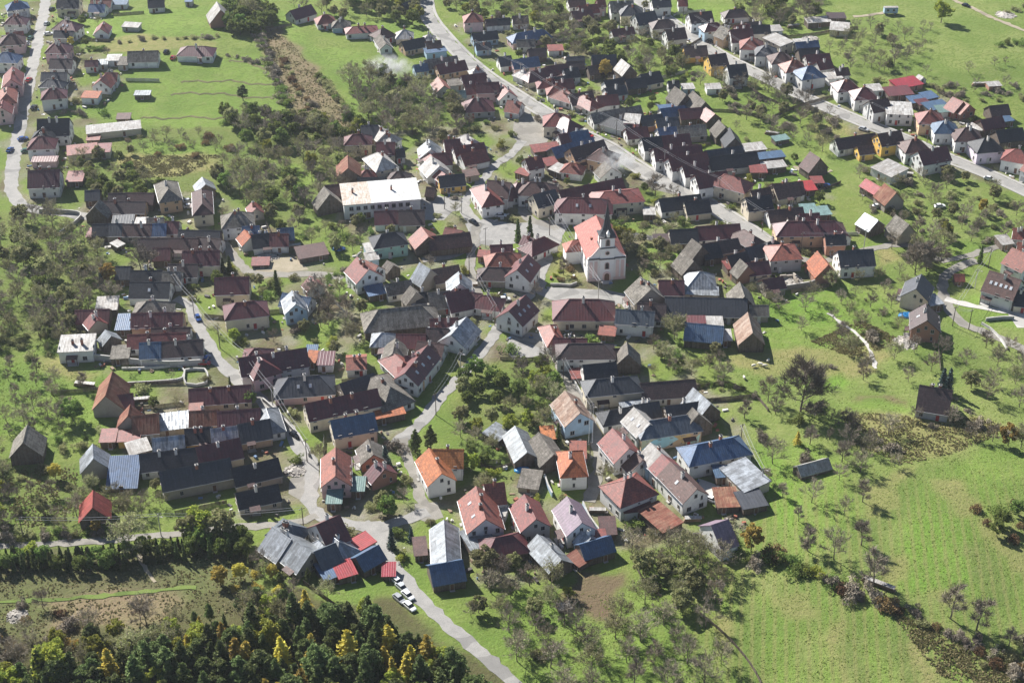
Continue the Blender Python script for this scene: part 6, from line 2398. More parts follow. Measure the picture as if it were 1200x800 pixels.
# shrubs and fruit trees in the gardens between the houses
gard = mixer([('b:dark', 6), ('b:olive', 6), ('olive', 4), ('bare', 4), ('green', 3), ('b:ygreen', 2), ('b:scrub', 3)], 3.0, 5.2, 'in the gardens between the houses')
for poly in ([(60, 0), (130, 10), (140, 110), (60, 240)], [(150, 235), (330, 260), (420, 330), (430, 420), (330, 430), (230, 380)], [(120, 380), (230, 400), (330, 460), (320, 560), (180, 520)],
             [(400, 150), (560, 150), (560, 260), (420, 330)], [(420, 330), (640, 290), (640, 400), (480, 460)], [(560, 110), (760, 100), (760, 250), (600, 270)],
             [(760, 100), (960, 200), (980, 330), (800, 400), (760, 250)], [(560, 20), (760, 10), (820, 100), (640, 100)], [(800, 20), (1000, 60), (1200, 170), (1200, 215), (960, 110)],
             [(330, 460), (480, 470), (510, 640), (430, 680), (350, 600)], [(600, 480), (760, 440), (900, 560), (860, 640), (640, 680)], [(640, 380), (850, 370), (860, 470), (760, 440)]):
    scatter(poly, 8.0, gard, 7, 6, 1.0)

# the shrubs that show largest stay single plants, the small far ones become one mass
BUSHES.sort(key=lambda t: -t[0])
acc = {}
GONE = []
for _, o, kind, x, y, wh in BUSHES[300:]:
    me = o.data
    v = np.empty(len(me.vertices) * 3)
    me.vertices.foreach_get('co', v)
    M_ = np.array(Matrix.LocRotScale(o.location, o.rotation_euler, o.scale))
    acc.setdefault(kind, []).append(v.reshape(-1, 3) @ M_[:3, :3].T + M_[:3, 3])
    GONE.append(o)
bpy.data.batch_remove(GONE)
bm = bmesh.new()
mats_ = []
for k, vv_ in acc.items():
    tmp = leaf_mesh('tmp', np.concatenate(vv_), BUSH[k][0].materials[0])
    n0 = len(bm.faces)
    bm.from_mesh(tmp)
    bm.faces.ensure_lookup_table()
    for f in bm.faces[n0:]:
        f.material_index = len(mats_)
    mats_.append(BUSH[k][0].materials[0])
    bpy.data.meshes.remove(tmp)
me = bpy.data.meshes.new('shrubs')
bm.to_mesh(me)
bm.free()
for m_ in mats_:
    me.materials.append(m_)
tag(obj('shrubs', me), kind='stuff')
# garden plants are told apart by the house they stand next to
def by_house(x, y):
    bb = min(BLD, key=lambda q: (q['c'][0] - x) ** 2 + (q['c'][1] - y) ** 2)
    return 'beside the %s %s' % (short(bb), bb['rp'])


for _, o, kind, x, y, wh in BUSHES[:300]:
    if wh == 'in the gardens between the houses':
        o['label'] = BNAME[kind] + ' ' + by_house(x, y)
    elif wh in ('in the meadow hedgerow', 'in the rough ground round the red barn'):
        q = sorted(t[0] for t in BUSHES[:300] if t[5] == wh and t[2] == kind)
        sz = 'large ' if o.scale.x > 1.4 else 'small ' if o.scale.x < 0.85 else ''
        o['label'] = sz + BNAME[kind] + ' ' + wh
TREES = [(r, k, x, y, h, by_house(x, y) if w_ == 'in the gardens between the houses' else w_) for r, k, x, y, h, w_ in TREES]
# plant labels: height, kind, place, and the nearest plant of another kind
for i, (r, kind, x, y, h, where) in enumerate(TREES):
    if i < NSINGLE:
        continue
    hs = sorted(t[4] for t in TREES if t[5] == where and t[1] == kind)
    k = hs.index(h) / max(1, len(hs) - 1) if len(hs) > 3 else 0.5
    size = 'tall ' if k > 0.7 else 'short ' if k < 0.3 else ''
    best = None
    for q in TREES:
        if q[1] != kind and abs(q[2] - x) < 7 and abs(q[3] - y) < 7:
            d = math.hypot(q[2] - x, q[3] - y)
            if best is None or d < best[0]:
                best = (d, q[1])
    base = TNAME[kind][1].replace('tall ', '')
    ext = '' if best is None else ' beside ' + {'bare': 'a bare tree', 'big': 'a bare tree', 'slim': 'a slim tree', 'olive': 'an olive-grey tree', 'green': 'a green tree', 'gold': 'a golden tree',
                                                'ygreen': 'a yellow-green tree', 'pine': 'a conifer', 'spruce': 'a spruce', 'thuja': 'a narrow evergreen', 'larch': 'a larch'}[best[1]]
    lab = size + base + ' ' + where + ext
    if len(lab.split()) > 16:
        lab = size + base + ' ' + where
    r['label'] = lab

# past three hundred of one kind the smallest-showing ones are joined into one mass of far trees
def quads_of(me):
    nv, npoly = len(me.vertices), len(me.polygons)
    v = np.empty(nv * 3)
    me.vertices.foreach_get('co', v)
    q = np.empty(npoly * 4, np.int32)
    me.loops.foreach_get('vertex_index', q)
    mi = np.zeros(npoly, np.int32)
    me.polygons.foreach_get('material_index', mi)
    return v.reshape(-1, 3), q.reshape(-1, 4), mi


fv, fq, fm, fmats, nv = [], [], [], [], 0
DEAD = []
for names in (('bare',), ('olive', 'green', 'gold', 'ygreen', 'big', 'slim')):
    grp = sorted((t for t in TREES[NSINGLE:] if t[1] in names), key=lambda t: -t[4] / math.hypot(t[2], t[3], CAM_H))
    keep = 296 - sum(1 for t in TREES[:NSINGLE] if t[1] in names)
    for t in grp[keep:]:
        r = t[0]
        M_ = np.array(Matrix.LocRotScale(r.location, r.rotation_euler, r.scale))
        for ch in [c for c in r.children]:
            v, q, mi = quads_of(ch.data)
            if len(q) > 900:
                # distant crowns need fewer, larger leaves
                v = v.reshape(-1, 4, 3) if len(v) == 4 * len(q) else None
                if v is None:
                    v, q, mi = quads_of(ch.data)
                    sel = np.arange(len(q)) % 2 == 0
                    q, mi = q[sel], mi[sel]
                else:
                    v = v[::2]
                    cc_ = v.mean(1, keepdims=True)
                    v = (cc_ + (v - cc_) * 1.35).reshape(-1, 3)
                    mi = mi[::2]
                    q = np.arange(len(v), dtype=np.int32).reshape(-1, 4)
            fv.append(v @ M_[:3, :3].T + M_[:3, 3])
            fq.append(q + nv)
            nv += len(v)
            for k, mt in enumerate(ch.data.materials):
                if mt not in fmats:
                    fmats.append(mt)
            lut = np.array([fmats.index(mt) for mt in ch.data.materials])
            fm.append(lut[mi])
            DEAD.append(ch)
        DEAD.append(r)
bpy.data.batch_remove(DEAD)
if fv:
    fq = np.concatenate(fq)
    me = bpy.data.meshes.new('far_trees')
    me.vertices.add(nv)
    me.vertices.foreach_set('co', np.concatenate(fv).ravel())
    me.loops.add(fq.size)
    me.loops.foreach_set('vertex_index', fq.ravel())
    me.polygons.add(len(fq))
    me.polygons.foreach_set('loop_start', np.arange(0, fq.size, 4, dtype=np.int32))
    me.polygons.foreach_set('material_index', np.concatenate(fm).astype(np.int32))
    for mt in fmats:
        me.materials.append(mt)
    me.update(calc_edges=True)
    tag(obj('far_trees', me), kind='stuff')
    print('FAR TREES', len(fq))

# ------------------------------------------------------------------ weeds and rough grass as low tufts
def tufts(name, polys, n, size, mat, label=None):
    rnd = np.random.default_rng(len(name) + n)
    out = []
    for poly in polys:
        wp = [tuple(P(u, v)[:2]) for u, v in poly]
        xs, ys = [p[0] for p in wp], [p[1] for p in wp]
        m_ = n // len(polys)
        x = rnd.uniform(min(xs), max(xs), m_ * 3)
        y = rnd.uniform(min(ys), max(ys), m_ * 3)
        ok = in_poly(x, y, wp)
        x, y = x[ok][:m_], y[ok][:m_]
        # patchy growth
        keep = (np.sin(x * 0.55) * np.sin(y * 0.5 + x * 0.13) + rnd.normal(0, 0.6, len(x))) > -0.2
        ii_ = np.clip((x + 350).astype(int), 0, 699)
        jj_ = np.clip((y - 180).astype(int), 0, 719)
        keep &= (OCC[ii_, jj_] & 3) == 0
        x, y = x[keep], y[keep]
        out.append(np.stack([x, y, H(x, y) + size * 0.5], 1))
    c = np.concatenate(out)
    c = np.repeat(c, 3, 0) + rnd.normal(0, size * 0.6, (len(c) * 3, 3)) * np.array([1, 1, 0.25])
    v = quads(c, size, rnd, 0.2, 0.7)
    o = obj(name, leaf_mesh(name, v, mat))
    return tag(o, kind='stuff')


tufts('weeds', [[(-60, 655), (290, 642), (300, 670), (285, 720), (150, 742), (-60, 770)], [(985, 482), (1070, 488), (1150, 490), (1190, 502), (1120, 530), (1060, 545), (1000, 520)],
                [(300, 18), (330, 38), (372, 85), (412, 142), (372, 165), (335, 125), (318, 80)], [(140, 184), (262, 182), (215, 206), (150, 210)],
                [(-60, 540), (100, 548), (150, 600), (-60, 632)], [(1035, 710), (1150, 765), (1215, 790), (1215, 830), (1100, 790)], [(950, 400), (1010, 375), (1060, 400), (1000, 420)]],
      27000, 0.24, L_WEED)
tufts('rough_grass', [[(830, 400), (1000, 340), (1100, 400), (1200, 420), (1200, 560), (960, 520), (880, 470)], [(900, 520), (1030, 520), (1200, 560), (1200, 760), (1000, 690), (900, 640)],
                      [(840, 690), (930, 660), (1150, 760), (1215, 810), (1215, 840), (830, 840)], [(600, 690), (850, 700), (850, 850), (620, 850)], [(-60, 248), (150, 300), (120, 400), (-60, 420)],
                      [(-60, 420), (120, 430), (130, 510), (-60, 520)], [(60, 150), (430, 160), (400, 250), (250, 230), (60, 230)]],
      26000, 0.13, L_GRASS)

from collections import Counter
print('PLANT COUNTS', Counter(t[1] for t in TREES), len(BUSHES))
# ------------------------------------------------------------------ vehicles
def car_meshes(paint):
    b = MB()
    # body section lofted along x: (x, half width, floor, shoulder)
    sec = [(-2.1, 0.72, 0.35, 0.75), (-1.9, 0.82, 0.28, 0.9), (-0.8, 0.86, 0.25, 0.95), (0.6, 0.86, 0.25, 0.93), (1.4, 0.84, 0.27, 0.86), (2.0, 0.76, 0.32, 0.72), (2.1, 0.66, 0.4, 0.62)]
    v = []
    for x, hw_, z0, z1 in sec:
        v += [(x, -hw_, z0), (x, hw_, z0), (x, hw_, z1 - 0.12), (x, hw_ * 0.93, z1), (x, -hw_ * 0.93, z1), (x, -hw_, z1 - 0.12)]
    f = [tuple(range(5, -1, -1)), tuple(range(len(v) - 6, len(v)))]
    for i in range(len(sec) - 1):
        for j in range(6):
            f.append((i * 6 + j, i * 6 + (j + 1) % 6, (i + 1) * 6 + (j + 1) % 6, (i + 1) * 6 + j))
    b.add(v, f)
    b.add([(-1.15, -0.62, 1.42), (0.35, -0.62, 1.42), (0.35, 0.62, 1.42), (-1.15, 0.62, 1.42), (-1.15, -0.62, 1.36), (0.35, -0.62, 1.36), (0.35, 0.62, 1.36), (-1.15, 0.62, 1.36)],
          [(0, 1, 2, 3), (4, 7, 6, 5), (0, 4, 5, 1), (1, 5, 6, 2), (2, 6, 7, 3), (3, 7, 4, 0)])
    body = b.mesh('body', [paint])
    g = MB()
    lo = [(-1.75, -0.78, 0.88), (1.15, -0.78, 0.86), (1.15, 0.78, 0.86), (-1.75, 0.78, 0.88)]
    hi = [(-1.2, -0.63, 1.37), (0.4, -0.63, 1.37), (0.4, 0.63, 1.37), (-1.2, 0.63, 1.37)]
    g.add(lo + hi, [(0, 1, 5, 4), (1, 2, 6, 5), (2, 3, 7, 6), (3, 0, 4, 7), (4, 5, 6, 7)])
    return body, g.mesh('window', [M_WIN])


CARM = {k: car_meshes(mat_plain('paint_' + k, c, 0.25, 0.2, 0.05)) for k, c in
        {'white': (0.75, 0.75, 0.74), 'red': (0.35, 0.02, 0.02), 'blue': (0.03, 0.08, 0.25), 'black': (0.015, 0.015, 0.018), 'silver': (0.45, 0.46, 0.47), 'green': (0.04, 0.12, 0.08)}.items()}
wb = MB()
wb.tube((0, -0.1, 0), (0, 0.1, 0), 0.32, 0.32, 12, 0, True)
wb.tube((0, -0.11, 0), (0, 0.11, 0), 0.18, 0.18, 10, 1, True)
WHEEL = wb.mesh('wheel', [M_DARK, M_CABLE])


def car(u, v, ang, c, where):
    p = P(u, v)
    r = empty('car', (p.x, p.y, p.z + 0.06), ang)
    bd, gl = CARM[c]
    obj('body', bd, r)
    obj('window', gl, r)
    for x in (-1.3, 1.3):
        for y in (-0.78, 0.78):
            obj('wheel', WHEEL, r, (x, y, 0.32))
    tag(r, '%s car %s' % (c, where), 'car', 'parked cars')
    occ_mark(p.x, p.y, 2.5, 4)


UP = R(80)
for u, v, a, c, wh in (
        (55, 29, UP, 'silver', 'parked on the verge of the fields road'), (61, 12, UP, 'black', 'parked at the dark-roofed cream house'), (57, 41, R(20), 'white', 'parked by the maroon hipped house on the fields road'),
        (34, 95, UP, 'red', 'driving along the fields road'), (40, 127, UP, 'black', 'parked on the verge of the fields road'), (27, 164, R(30), 'blue', 'parked on the verge of the fields road'),
        (12, 177, UP, 'blue', 'parked on the kerb of the fields road'), (31, 178, R(20), 'green', 'parked at the charcoal hipped house'), (36, 46, UP, 'green', 'parked across from the maroon house, fields road'),
        (32, 52, UP, 'silver', 'parked across from the maroon house, fields road'), (18, 118, UP, 'black', 'parked under the red roofs of the fields road'), (12, 141, UP, 'silver', 'parked under the red roofs of the fields road'),
        (587, 254, R(0), 'white', 'parked beside the red hipped house at the forecourt'), (591, 352, R(5), 'white', 'parked on the yard above the sunken lane'),
        (398, 293, R(0), 'blue', 'standing in the garden by the thicket lane'), (346, 511, R(-45), 'black', 'parked on the rows lane'), (239, 427, R(0), 'red', 'parked on the rows lane'),
        (242, 422, R(80), 'blue', 'parked on the rows lane'), (781, 285, R(80), 'blue', 'parked on the lane behind the church'), (834, 587, R(-35), 'white', 'parked in the yard under the blue roof'),
        (962, 222, R(20), 'black', 'parked on the grass by the bright red shed'), (967, 219, R(20), 'blue', 'parked on the grass by the bright red shed'), (1101, 243, R(10), 'white', 'left in the hill-street gardens'),
        (1159, 211, R(-30), 'white', 'parked on the hill street'), (832, 50, R(-40), 'black', 'parked on the hill street'), (1012, 153, R(-35), 'silver', 'parked on the hill street'),
        (232, 374, R(-65), 'blue', 'parked at the top of the rows lane'), (222, 243, R(20), 'white', 'parked behind the brown hipped house'), (221, 237, R(20), 'silver', 'parked behind the brown hipped house'),
        (765, 215, R(-40), 'silver', 'parked by the green on the main street'), (690, 160, R(-40), 'red', 'parked on the main street'), (555, 262, R(-50), 'black', 'crossing the forecourt'),
        (1132, 8, R(-50), 'black', 'standing on the field path'), (195, 62, R(80), 'black', 'parked beside the bungalow'), (203, 69, R(80), 'red', 'parked beside the bungalow'),
        (466, 683, R(-50), 'white', 'parked in a row beside the wood lane'), (471, 690, R(-50), 'silver', 'parked in a row beside the wood lane'), (478, 699, R(-50), 'white', 'parked in a row beside the wood lane'),
        (468, 703, R(-50), 'silver', 'parked in a row beside the wood lane'), (480, 712, R(-50), 'white', 'parked in a row beside the wood lane'), (1029, 243, R(10), 'white', 'under the trees by the silver barn')):
    car(u, v, a, c, wh)

# site trailer on the hill
p = P(1043, 17)
tr = empty('trailer', p, R(2))
tag(tr, 'pale blue box trailer standing on the ploughed hill', 'trailer')
b = MB()
b.box((0, 0, 2.1), (6.2, 2.4, 2.4))
b.build('body', WALL['u'][0], tr)
b = MB()
b.prism([(-1.3, 3.32), (1.3, 3.32), (1.1, 3.55), (0, 3.68), (-1.1, 3.55)], -3.2, 3.2)
b.build('roof', ROOF['lg'][0], tr)
for x in (-1.9, 1.9):
    for y in (-1.0, 1.0):
        obj('wheel', WHEEL, tr, (x, y, 0.45), 0, (1.4, 1.4, 1.4))
b = MB()
b.box((0, 0, 0.75), (6.0, 1.6, 0.25))
b.build('chassis', M_DARK, tr)
for x in (-1.5, 1.2):
    obj('window', WIN, tr, (x, -1.23, 1.9), 0, (1, 1, 0.7))

# ------------------------------------------------------------------ utility poles and cables
def pole(u, v, h, where, lamp=False):
    p = P(u, v)
    r = empty('utility_pole', p)
    b = MB()
    b.tube((0, 0, -0.5), (0, 0, h), 0.16, 0.11, 7, 0, True)
    b.build('post', M_POLE if not lamp else M_CONC, r)
    b = MB()
    b.box((0, 0, h - 0.5), (1.7, 0.12, 0.14), rz=R(35))
    b.build('crossarm', M_POLE, r)
    for s in (-0.7, 0, 0.7):
        b = MB()
        b.tube((s * math.cos(R(35)), s * math.sin(R(35)), h - 0.43), (s * math.cos(R(35)), s * math.sin(R(35)), h - 0.15), 0.06, 0.05, 6, 0, True)
        b.build('insulator', M_FRAME, r)
    if lamp:
        b = MB()
        b.tube((0, 0, h - 0.9), (0.9, -0.5, h - 0.5), 0.04, 0.04, 5)
        b.box((1.1, -0.6, h - 0.5), (0.6, 0.25, 0.12), rz=R(-28))
        b.build('lamp', M_FRAME, r)
    tag(r, 'timber utility pole ' + where if not lamp else 'concrete utility pole with street lamp ' + where, 'pole', 'utility poles')
    return p + Vector((0, 0, h - 0.15))


def cable(a, b_, rad, where, sag=0.8):
    bb = MB()
    n = 10
    pts = []
    for i in range(n + 1):
        t = i / n
        q = a.lerp(b_, t)
        q.z -= sag * 4 * t * (1 - t)
        pts.append(q)
    c = (a + b_) / 2
    for i in range(n):
        bb.tube(pts[i] - c, pts[i + 1] - c, rad, rad, 5)
    o = bb.build('cable', M_CABLE, None, loc=c)
    tag(o, 'pale overhead cable ' + where, 'cable', 'overhead cables')


LINES = [
    ('along the wide main street', 8.5, 0.03, [(556, 68), (610, 96), (668, 133), (722, 163), (778, 200), (842, 232), (893, 272)]),
    ('along the hill street', 8.0, 0.03, [(800, 28), (846, 55), (896, 83), (950, 108), (1016, 140), (1086, 168)]),
    ('along the rows lane', 8.0, 0.035, [(206, 345), (228, 372), (258, 408), (290, 438), (320, 478), (360, 541)]),
    ('along the sunken lane', 8.0, 0.03, [(511, 486), (540, 438), (580, 382), (550, 324), (569, 290)]),
    ('across the hedge road', 7.5, 0.04, [(28, 632), (189, 628), (356, 620)]),
    ('along the mural lane', 8.0, 0.03, [(691, 545), (693, 500), (660, 445)]),
    ('by the church square', 7.5, 0.04, [(644, 276), (701, 351), (642, 249)]),
    ('by the hall forecourt', 8.0, 0.03, [(521, 245), (541, 250)]),
    ('beside the ruin lane', 8.0, 0.03, [(938, 296), (1012, 292)]),
    ('on the hillside drive', 7.5, 0.04, [(1158, 314), (1142, 338), (1116, 382), (1135, 386)]),
    ('on the green meadow', 6.5, 0.04, [(868, 518), (892, 570)]),
]
for where, h, rad, pts in LINES:
    tops = [pole(u, v, h, where, i % 3 == 1) for i, (u, v) in enumerate(pts)]
    for a, b_ in zip(tops, tops[1:]):
        d = (b_ - a).normalized()
        sd = Vector((-d.y, d.x, 0)) * 0.5
        cable(a + sd, b_ + sd, rad, where)
        cable(a - sd, b_ - sd, rad, where)

# ------------------------------------------------------------------ fences and garden walls
def fence(pts, h, where, style='board', mat=None, onground=False):
    ln = smooth_line(pts if onground else [P(u, v) for u, v in pts], 2.4)
    c = Vector((ln[0][0], ln[0][1], Hs(*ln[0])))
    r = empty('fence' if style == 'board' else 'garden_wall', c)
    if style == 'board':
        for i, q in enumerate(ln):
            z = Hs(*q)
            b = MB()
            b.box((q[0] - c.x, q[1] - c.y, z - c.z + h / 2 - 0.1), (0.12, 0.12, h + 0.3))
            b.build('post', mat or M_POLE, r)
        for a, q in zip(ln, ln[1:]):
            d = np.array(q) - np.array(a)
            L_ = float(np.hypot(*d))
            an = math.atan2(d[1], d[0])
            m_ = (np.array(a) + np.array(q)) / 2
            z = Hs(*m_)
            b = MB()
            for k in range(max(2, int(L_ / 0.16))):
                t = (k + 0.5) / max(2, int(L_ / 0.16)) - 0.5
                b.box((m_[0] - c.x + t * d[0], m_[1] - c.y + t * d[1], z - c.z + h / 2), (0.13, 0.03, h * random.uniform(0.93, 1.05)), rz=an)
            b.box((m_[0] - c.x, m_[1] - c.y, z - c.z + h * 0.75), (L_, 0.06, 0.08), rz=an)
            b.build('panel', mat or M_FENCE, r)
        tag(r, 'timber board fence ' + where, 'fence', 'garden fences')
    else:
        for a, q in zip(ln, ln[1:]):
            d = np.array(q) - np.array(a)
            L_ = float(np.hypot(*d))
            an = math.atan2(d[1], d[0])
            m_ = (np.array(a) + np.array(q)) / 2
            z = Hs(*m_)
            b = MB()
            b.box((m_[0] - c.x, m_[1] - c.y, z - c.z + h / 2 - 0.2), (L_ - 0.02, 0.3, h + 0.4), rz=an)
            o = b.build('wall_panel', mat or WALL['g'][0], r)
            b = MB()
            b.box((m_[0] - c.x, m_[1] - c.y, z - c.z + h + 0.05), (L_ - 0.02, 0.42, 0.1), rz=an)
            b.build('coping', M_CONC, r)
        tag(r, 'rendered garden wall ' + where, 'wall', 'garden walls')


WW = WALL['w'][0]
for pts, h, wh, st, mt in (
        ([(100, 421), (130, 424), (165, 428), (200, 430), (238, 428)], 2.2, 'below the white cube house', 'wall', None),
        ([(143, 433), (180, 432), (212, 430), (214, 444), (185, 448), (150, 450)], 0.7, 'round the lawn on the rows lane', 'wall', WW),
        ([(217, 435), (240, 434), (242, 450), (218, 451), (217, 435)], 0.8, 'round the gravel plot on the rows lane', 'wall', WW),
        ([(70, 276), (95, 253), (46, 249)], 1.4, 'at the bend of the fields road', 'wall', None),
        ([(645, 335), (655, 335), (668, 336), (676, 333)], 0.9, 'holding the knoll before the church', 'wall', None),
        ([(308, 470), (322, 482), (338, 500), (352, 515), (362, 535)], 1.3, 'along the rows lane', 'wall', None),
        ([(668, 440), (680, 462), (692, 478)], 1.3, 'along the mural lane', 'wall', None),
        ([(683, 592), (690, 608), (700, 622), (706, 630)], 1.5, 'beside the mauve-roofed house', 'wall', WALL['u'][0]),
        ([(638, 560), (642, 572), (647, 582)], 1.5, 'beside the orange-roofed house', 'wall', WALL['u'][0]),
        ([(1150, 380), (1160, 386), (1172, 398), (1180, 410)], 0.8, 'below the hillside drive', 'wall', WW),
        ([(1155, 376), (1175, 374), (1188, 374)], 1.1, 'round the plot on the hillside drive', 'wall', None),
        ([(895, 345), (920, 340), (950, 335), (965, 328)], 1.8, 'along the ruined farm', 'wall', WALL['s'][0]),
        ([(820, 130), (860, 132), (890, 138)], 1.2, 'across the gardens below the hill street', 'board', None),
        ([(905, 140), (925, 130), (950, 122), (985, 112)], 1.5, 'round the plot below the hill street', 'board', None),
        ([(915, 45), (950, 42), (985, 36), (1005, 34)], 1.3, 'behind the sheds of the hill street', 'board', None),
        ([(815, 455), (850, 450), (870, 458), (890, 470), (900, 482)], 1.2, 'behind the dark barns', 'board', None),
        ([(830, 470), (850, 470), (870, 468)], 1.0, 'behind the dark barns', 'board', None),
        ([(240, 372), (262, 374), (275, 372)], 1.5, 'at the hipped house on the rows lane', 'board', None),
        ([(305, 368), (330, 366), (352, 362)], 1.4, 'behind the hipped house on the rows lane', 'board', None),
        ([(140, 480), (180, 478), (215, 474)], 1.2, 'behind the rusty barns', 'board', None),
        ([(60, 462), (110, 458), (150, 452), (215, 450)], 1.3, 'across the barn meadow', 'board', None),
        ([(820, 720), (850, 745), (880, 780), (900, 820)], 1.0, 'down the hedgerow meadow', 'board', None),
        ([(700, 262), (740, 246), (790, 246)], 1.2, 'behind the church garden', 'board', None),
        ([(560, 545), (580, 550), (600, 545)], 1.2, 'below the wooded hollow', 'board', None),
        ([(500, 655), (505, 665), (512, 680)], 1.1, 'at the bend of the wood lane', 'board', None),
        ([(745, 665), (760, 690), (775, 700)], 1.0, 'in the orchard below the red hipped house', 'board', None),
        ([(870, 95), (890, 112), (930, 130)], 1.2, 'beside the orchard below the hill street', 'board', None),
        ([(800, 60), (850, 30), (870, 25)], 1.3, 'up the lawn from the hill street', 'board', None),
        ([(930, 235), (960, 225), (985, 215)], 1.2, 'beside the grass track', 'board', None)):
    fence(pts, h, wh, st, mt)

# plot fences that run off from the houses
nf = 0
for bb in BLD:
    if bb['cat'] != 'house' or nf >= 70:
        continue
    q = random.Random(int(abs(bb['c'][0] * 13 + bb['c'][1] * 7)))
    if q.random() < 0.45:
        continue
    sx = q.choice((-1, 1))
    sy = q.choice((-1, 1))
    cs, sn = math.cos(bb['ang']), math.sin(bb['ang'])
    pts = []
    for k in range(8):
        lx = sx * (bb['L'] / 2 + 2.4 + 2.0 * k)
        ly = sy * bb['w'] / 2
        x, y = bb['c'][0] + lx * cs - ly * sn, bb['c'][1] + lx * sn + ly * cs
        if occ_at(x, y) & 3:
            break
        pts.append((x, y))
    if len(pts) < 3:
        continue
    nf += 1
    fence(pts, q.uniform(1.1, 1.6), 'running from the %s %s' % (short(bb), bb['rp']), 'board', q.choice((None, None, M_CONC)), True)

# ------------------------------------------------------------------ woodpiles, rubble and ruin walls
LOGM = mat_plain('cut_logs', (0.28, 0.2, 0.13), 0.9, 0, 0.6, 4.0)
STONEM = mat_plain('rubble_stone', (0.38, 0.35, 0.31), 0.95, 0, 0.6, 2.0)
for k, (u, v, L_, where) in enumerate(((1030, 686, 9, 'in the meadow hedgerow'), (1150, 100, 8, 'behind the sheds of the hill street'), (100, 452, 7, 'on the barn meadow'), (165, 470, 6, 'behind the rusty barns'),
                                       (1060, 205, 7, 'at the edge of the hill-street gardens'), (905, 158, 6, 'in the orchard below the hill street'), (700, 600, 5, 'in the yard of the red hipped house'),
                                       (812, 610, 5, 'beside the mauve garage'), (345, 290, 5, 'in the yard of the thicket lane'), (560, 335, 4, 'beside the sunken lane'), (930, 32, 6, 'behind the hill street'), (115, 100, 5, 'in a yard on the fields road'))):
    p = P(u, v)
    r = empty('woodpile', p, R(-32 if k == 0 else prnd.uniform(-20, 20)))
    n = 0
    for row in range(4):
        b = MB()
        for i in range(int(L_ / 0.32) - row):
            x = -L_ / 2 + 0.32 * i + 0.16 * row
            b.tube((x, -0.5 + prnd.uniform(-0.08, 0.08), 0.15 + row * 0.27), (x, 0.5 + prnd.uniform(-0.08, 0.08), 0.15 + row * 0.27), 0.155, 0.155, 6, 0, True)
        b.build('log_row', LOGM, r)
    b = MB()
    b.box((0, 0, 1.2), (L_ * 0.9, 1.3, 0.06), tilt=Matrix.Rotation(R(5), 3, 'X'))
    b.build('cover', ROOF['lg'][0], r)
    tag(r, 'long stack of cut logs under a sheet ' + where, 'woodpile', 'woodpiles')
for k, (u, v, rx, where) in enumerate(((1178, 18, 5, 'beside the field path on the hill'), (1060, 402, 4, 'below the brick-based house'), (20, 722, 2.6, 'in the weeds beside the wood'), (925, 330, 5, 'inside the ruined farm'),
                                       (315, 300, 4, 'in the yard of the thicket lane'), (345, 552, 3, 'on the rows lane'), (950, 46, 4, 'behind the sheds of the hill street'))):
    p = P(u, v)
    b = MB()
    for i in range(160):
        q, rr = prnd.uniform(0, 6.28), rx * math.sqrt(prnd.random())
        zt = max(0.1, (1 - rr / rx) * 1.1)
        s = prnd.uniform(0.25, 0.7)
        b.box((rr * math.cos(q), rr * math.sin(q), prnd.uniform(0, zt)), (s, s * prnd.uniform(0.5, 1.2), s * 0.6), rz=prnd.uniform(0, 3), tilt=Matrix.Rotation(prnd.uniform(-0.5, 0.5), 3, 'X'))
    b.add([(rx * 1.05 * math.cos(i * 0.785), rx * 1.05 * math.sin(i * 0.785), -0.15) for i in range(8)] + [(0, 0, 0.95)], [(i, (i + 1) % 8, 8) for i in range(8)])
    o = b.build('rubble_heap', STONEM, None, loc=p)
    tag(o, 'heap of broken stone and planks ' + where, 'rubble', 'rubble heaps')
# roofless walls of the ruined farm
p = P(930, 332)
ru = empty('ruin', p, R(12))
tag(ru, 'roofless stone ruin beside the orange-tiled barn', 'ruin')
for (x, y, sx, sy, h) in ((-6, -3, 13, 0.5, 2.2), (-6, 3, 13, 0.5, 1.8), (0.8, 0, 0.5, 5.5, 2.6), (-5, 0, 0.5, 5.5, 2.0), (-12.3, 0, 0.5, 5.5, 1.4)):
    b = MB()
    n = 6
    for i in range(n):
        t = (i + 0.5) / n - 0.5
        hh = h * prnd.uniform(0.55, 1.1)
        if sx > sy:
            b.box((x + t * sx, y, hh / 2 - 0.2), (sx / n - 0.01, sy, hh + 0.4))
        else:
            b.box((x, y + t * sy, hh / 2 - 0.2), (sx, sy / n - 0.01, hh + 0.4))
    b.build('wall', WALL['s'][0], ru)

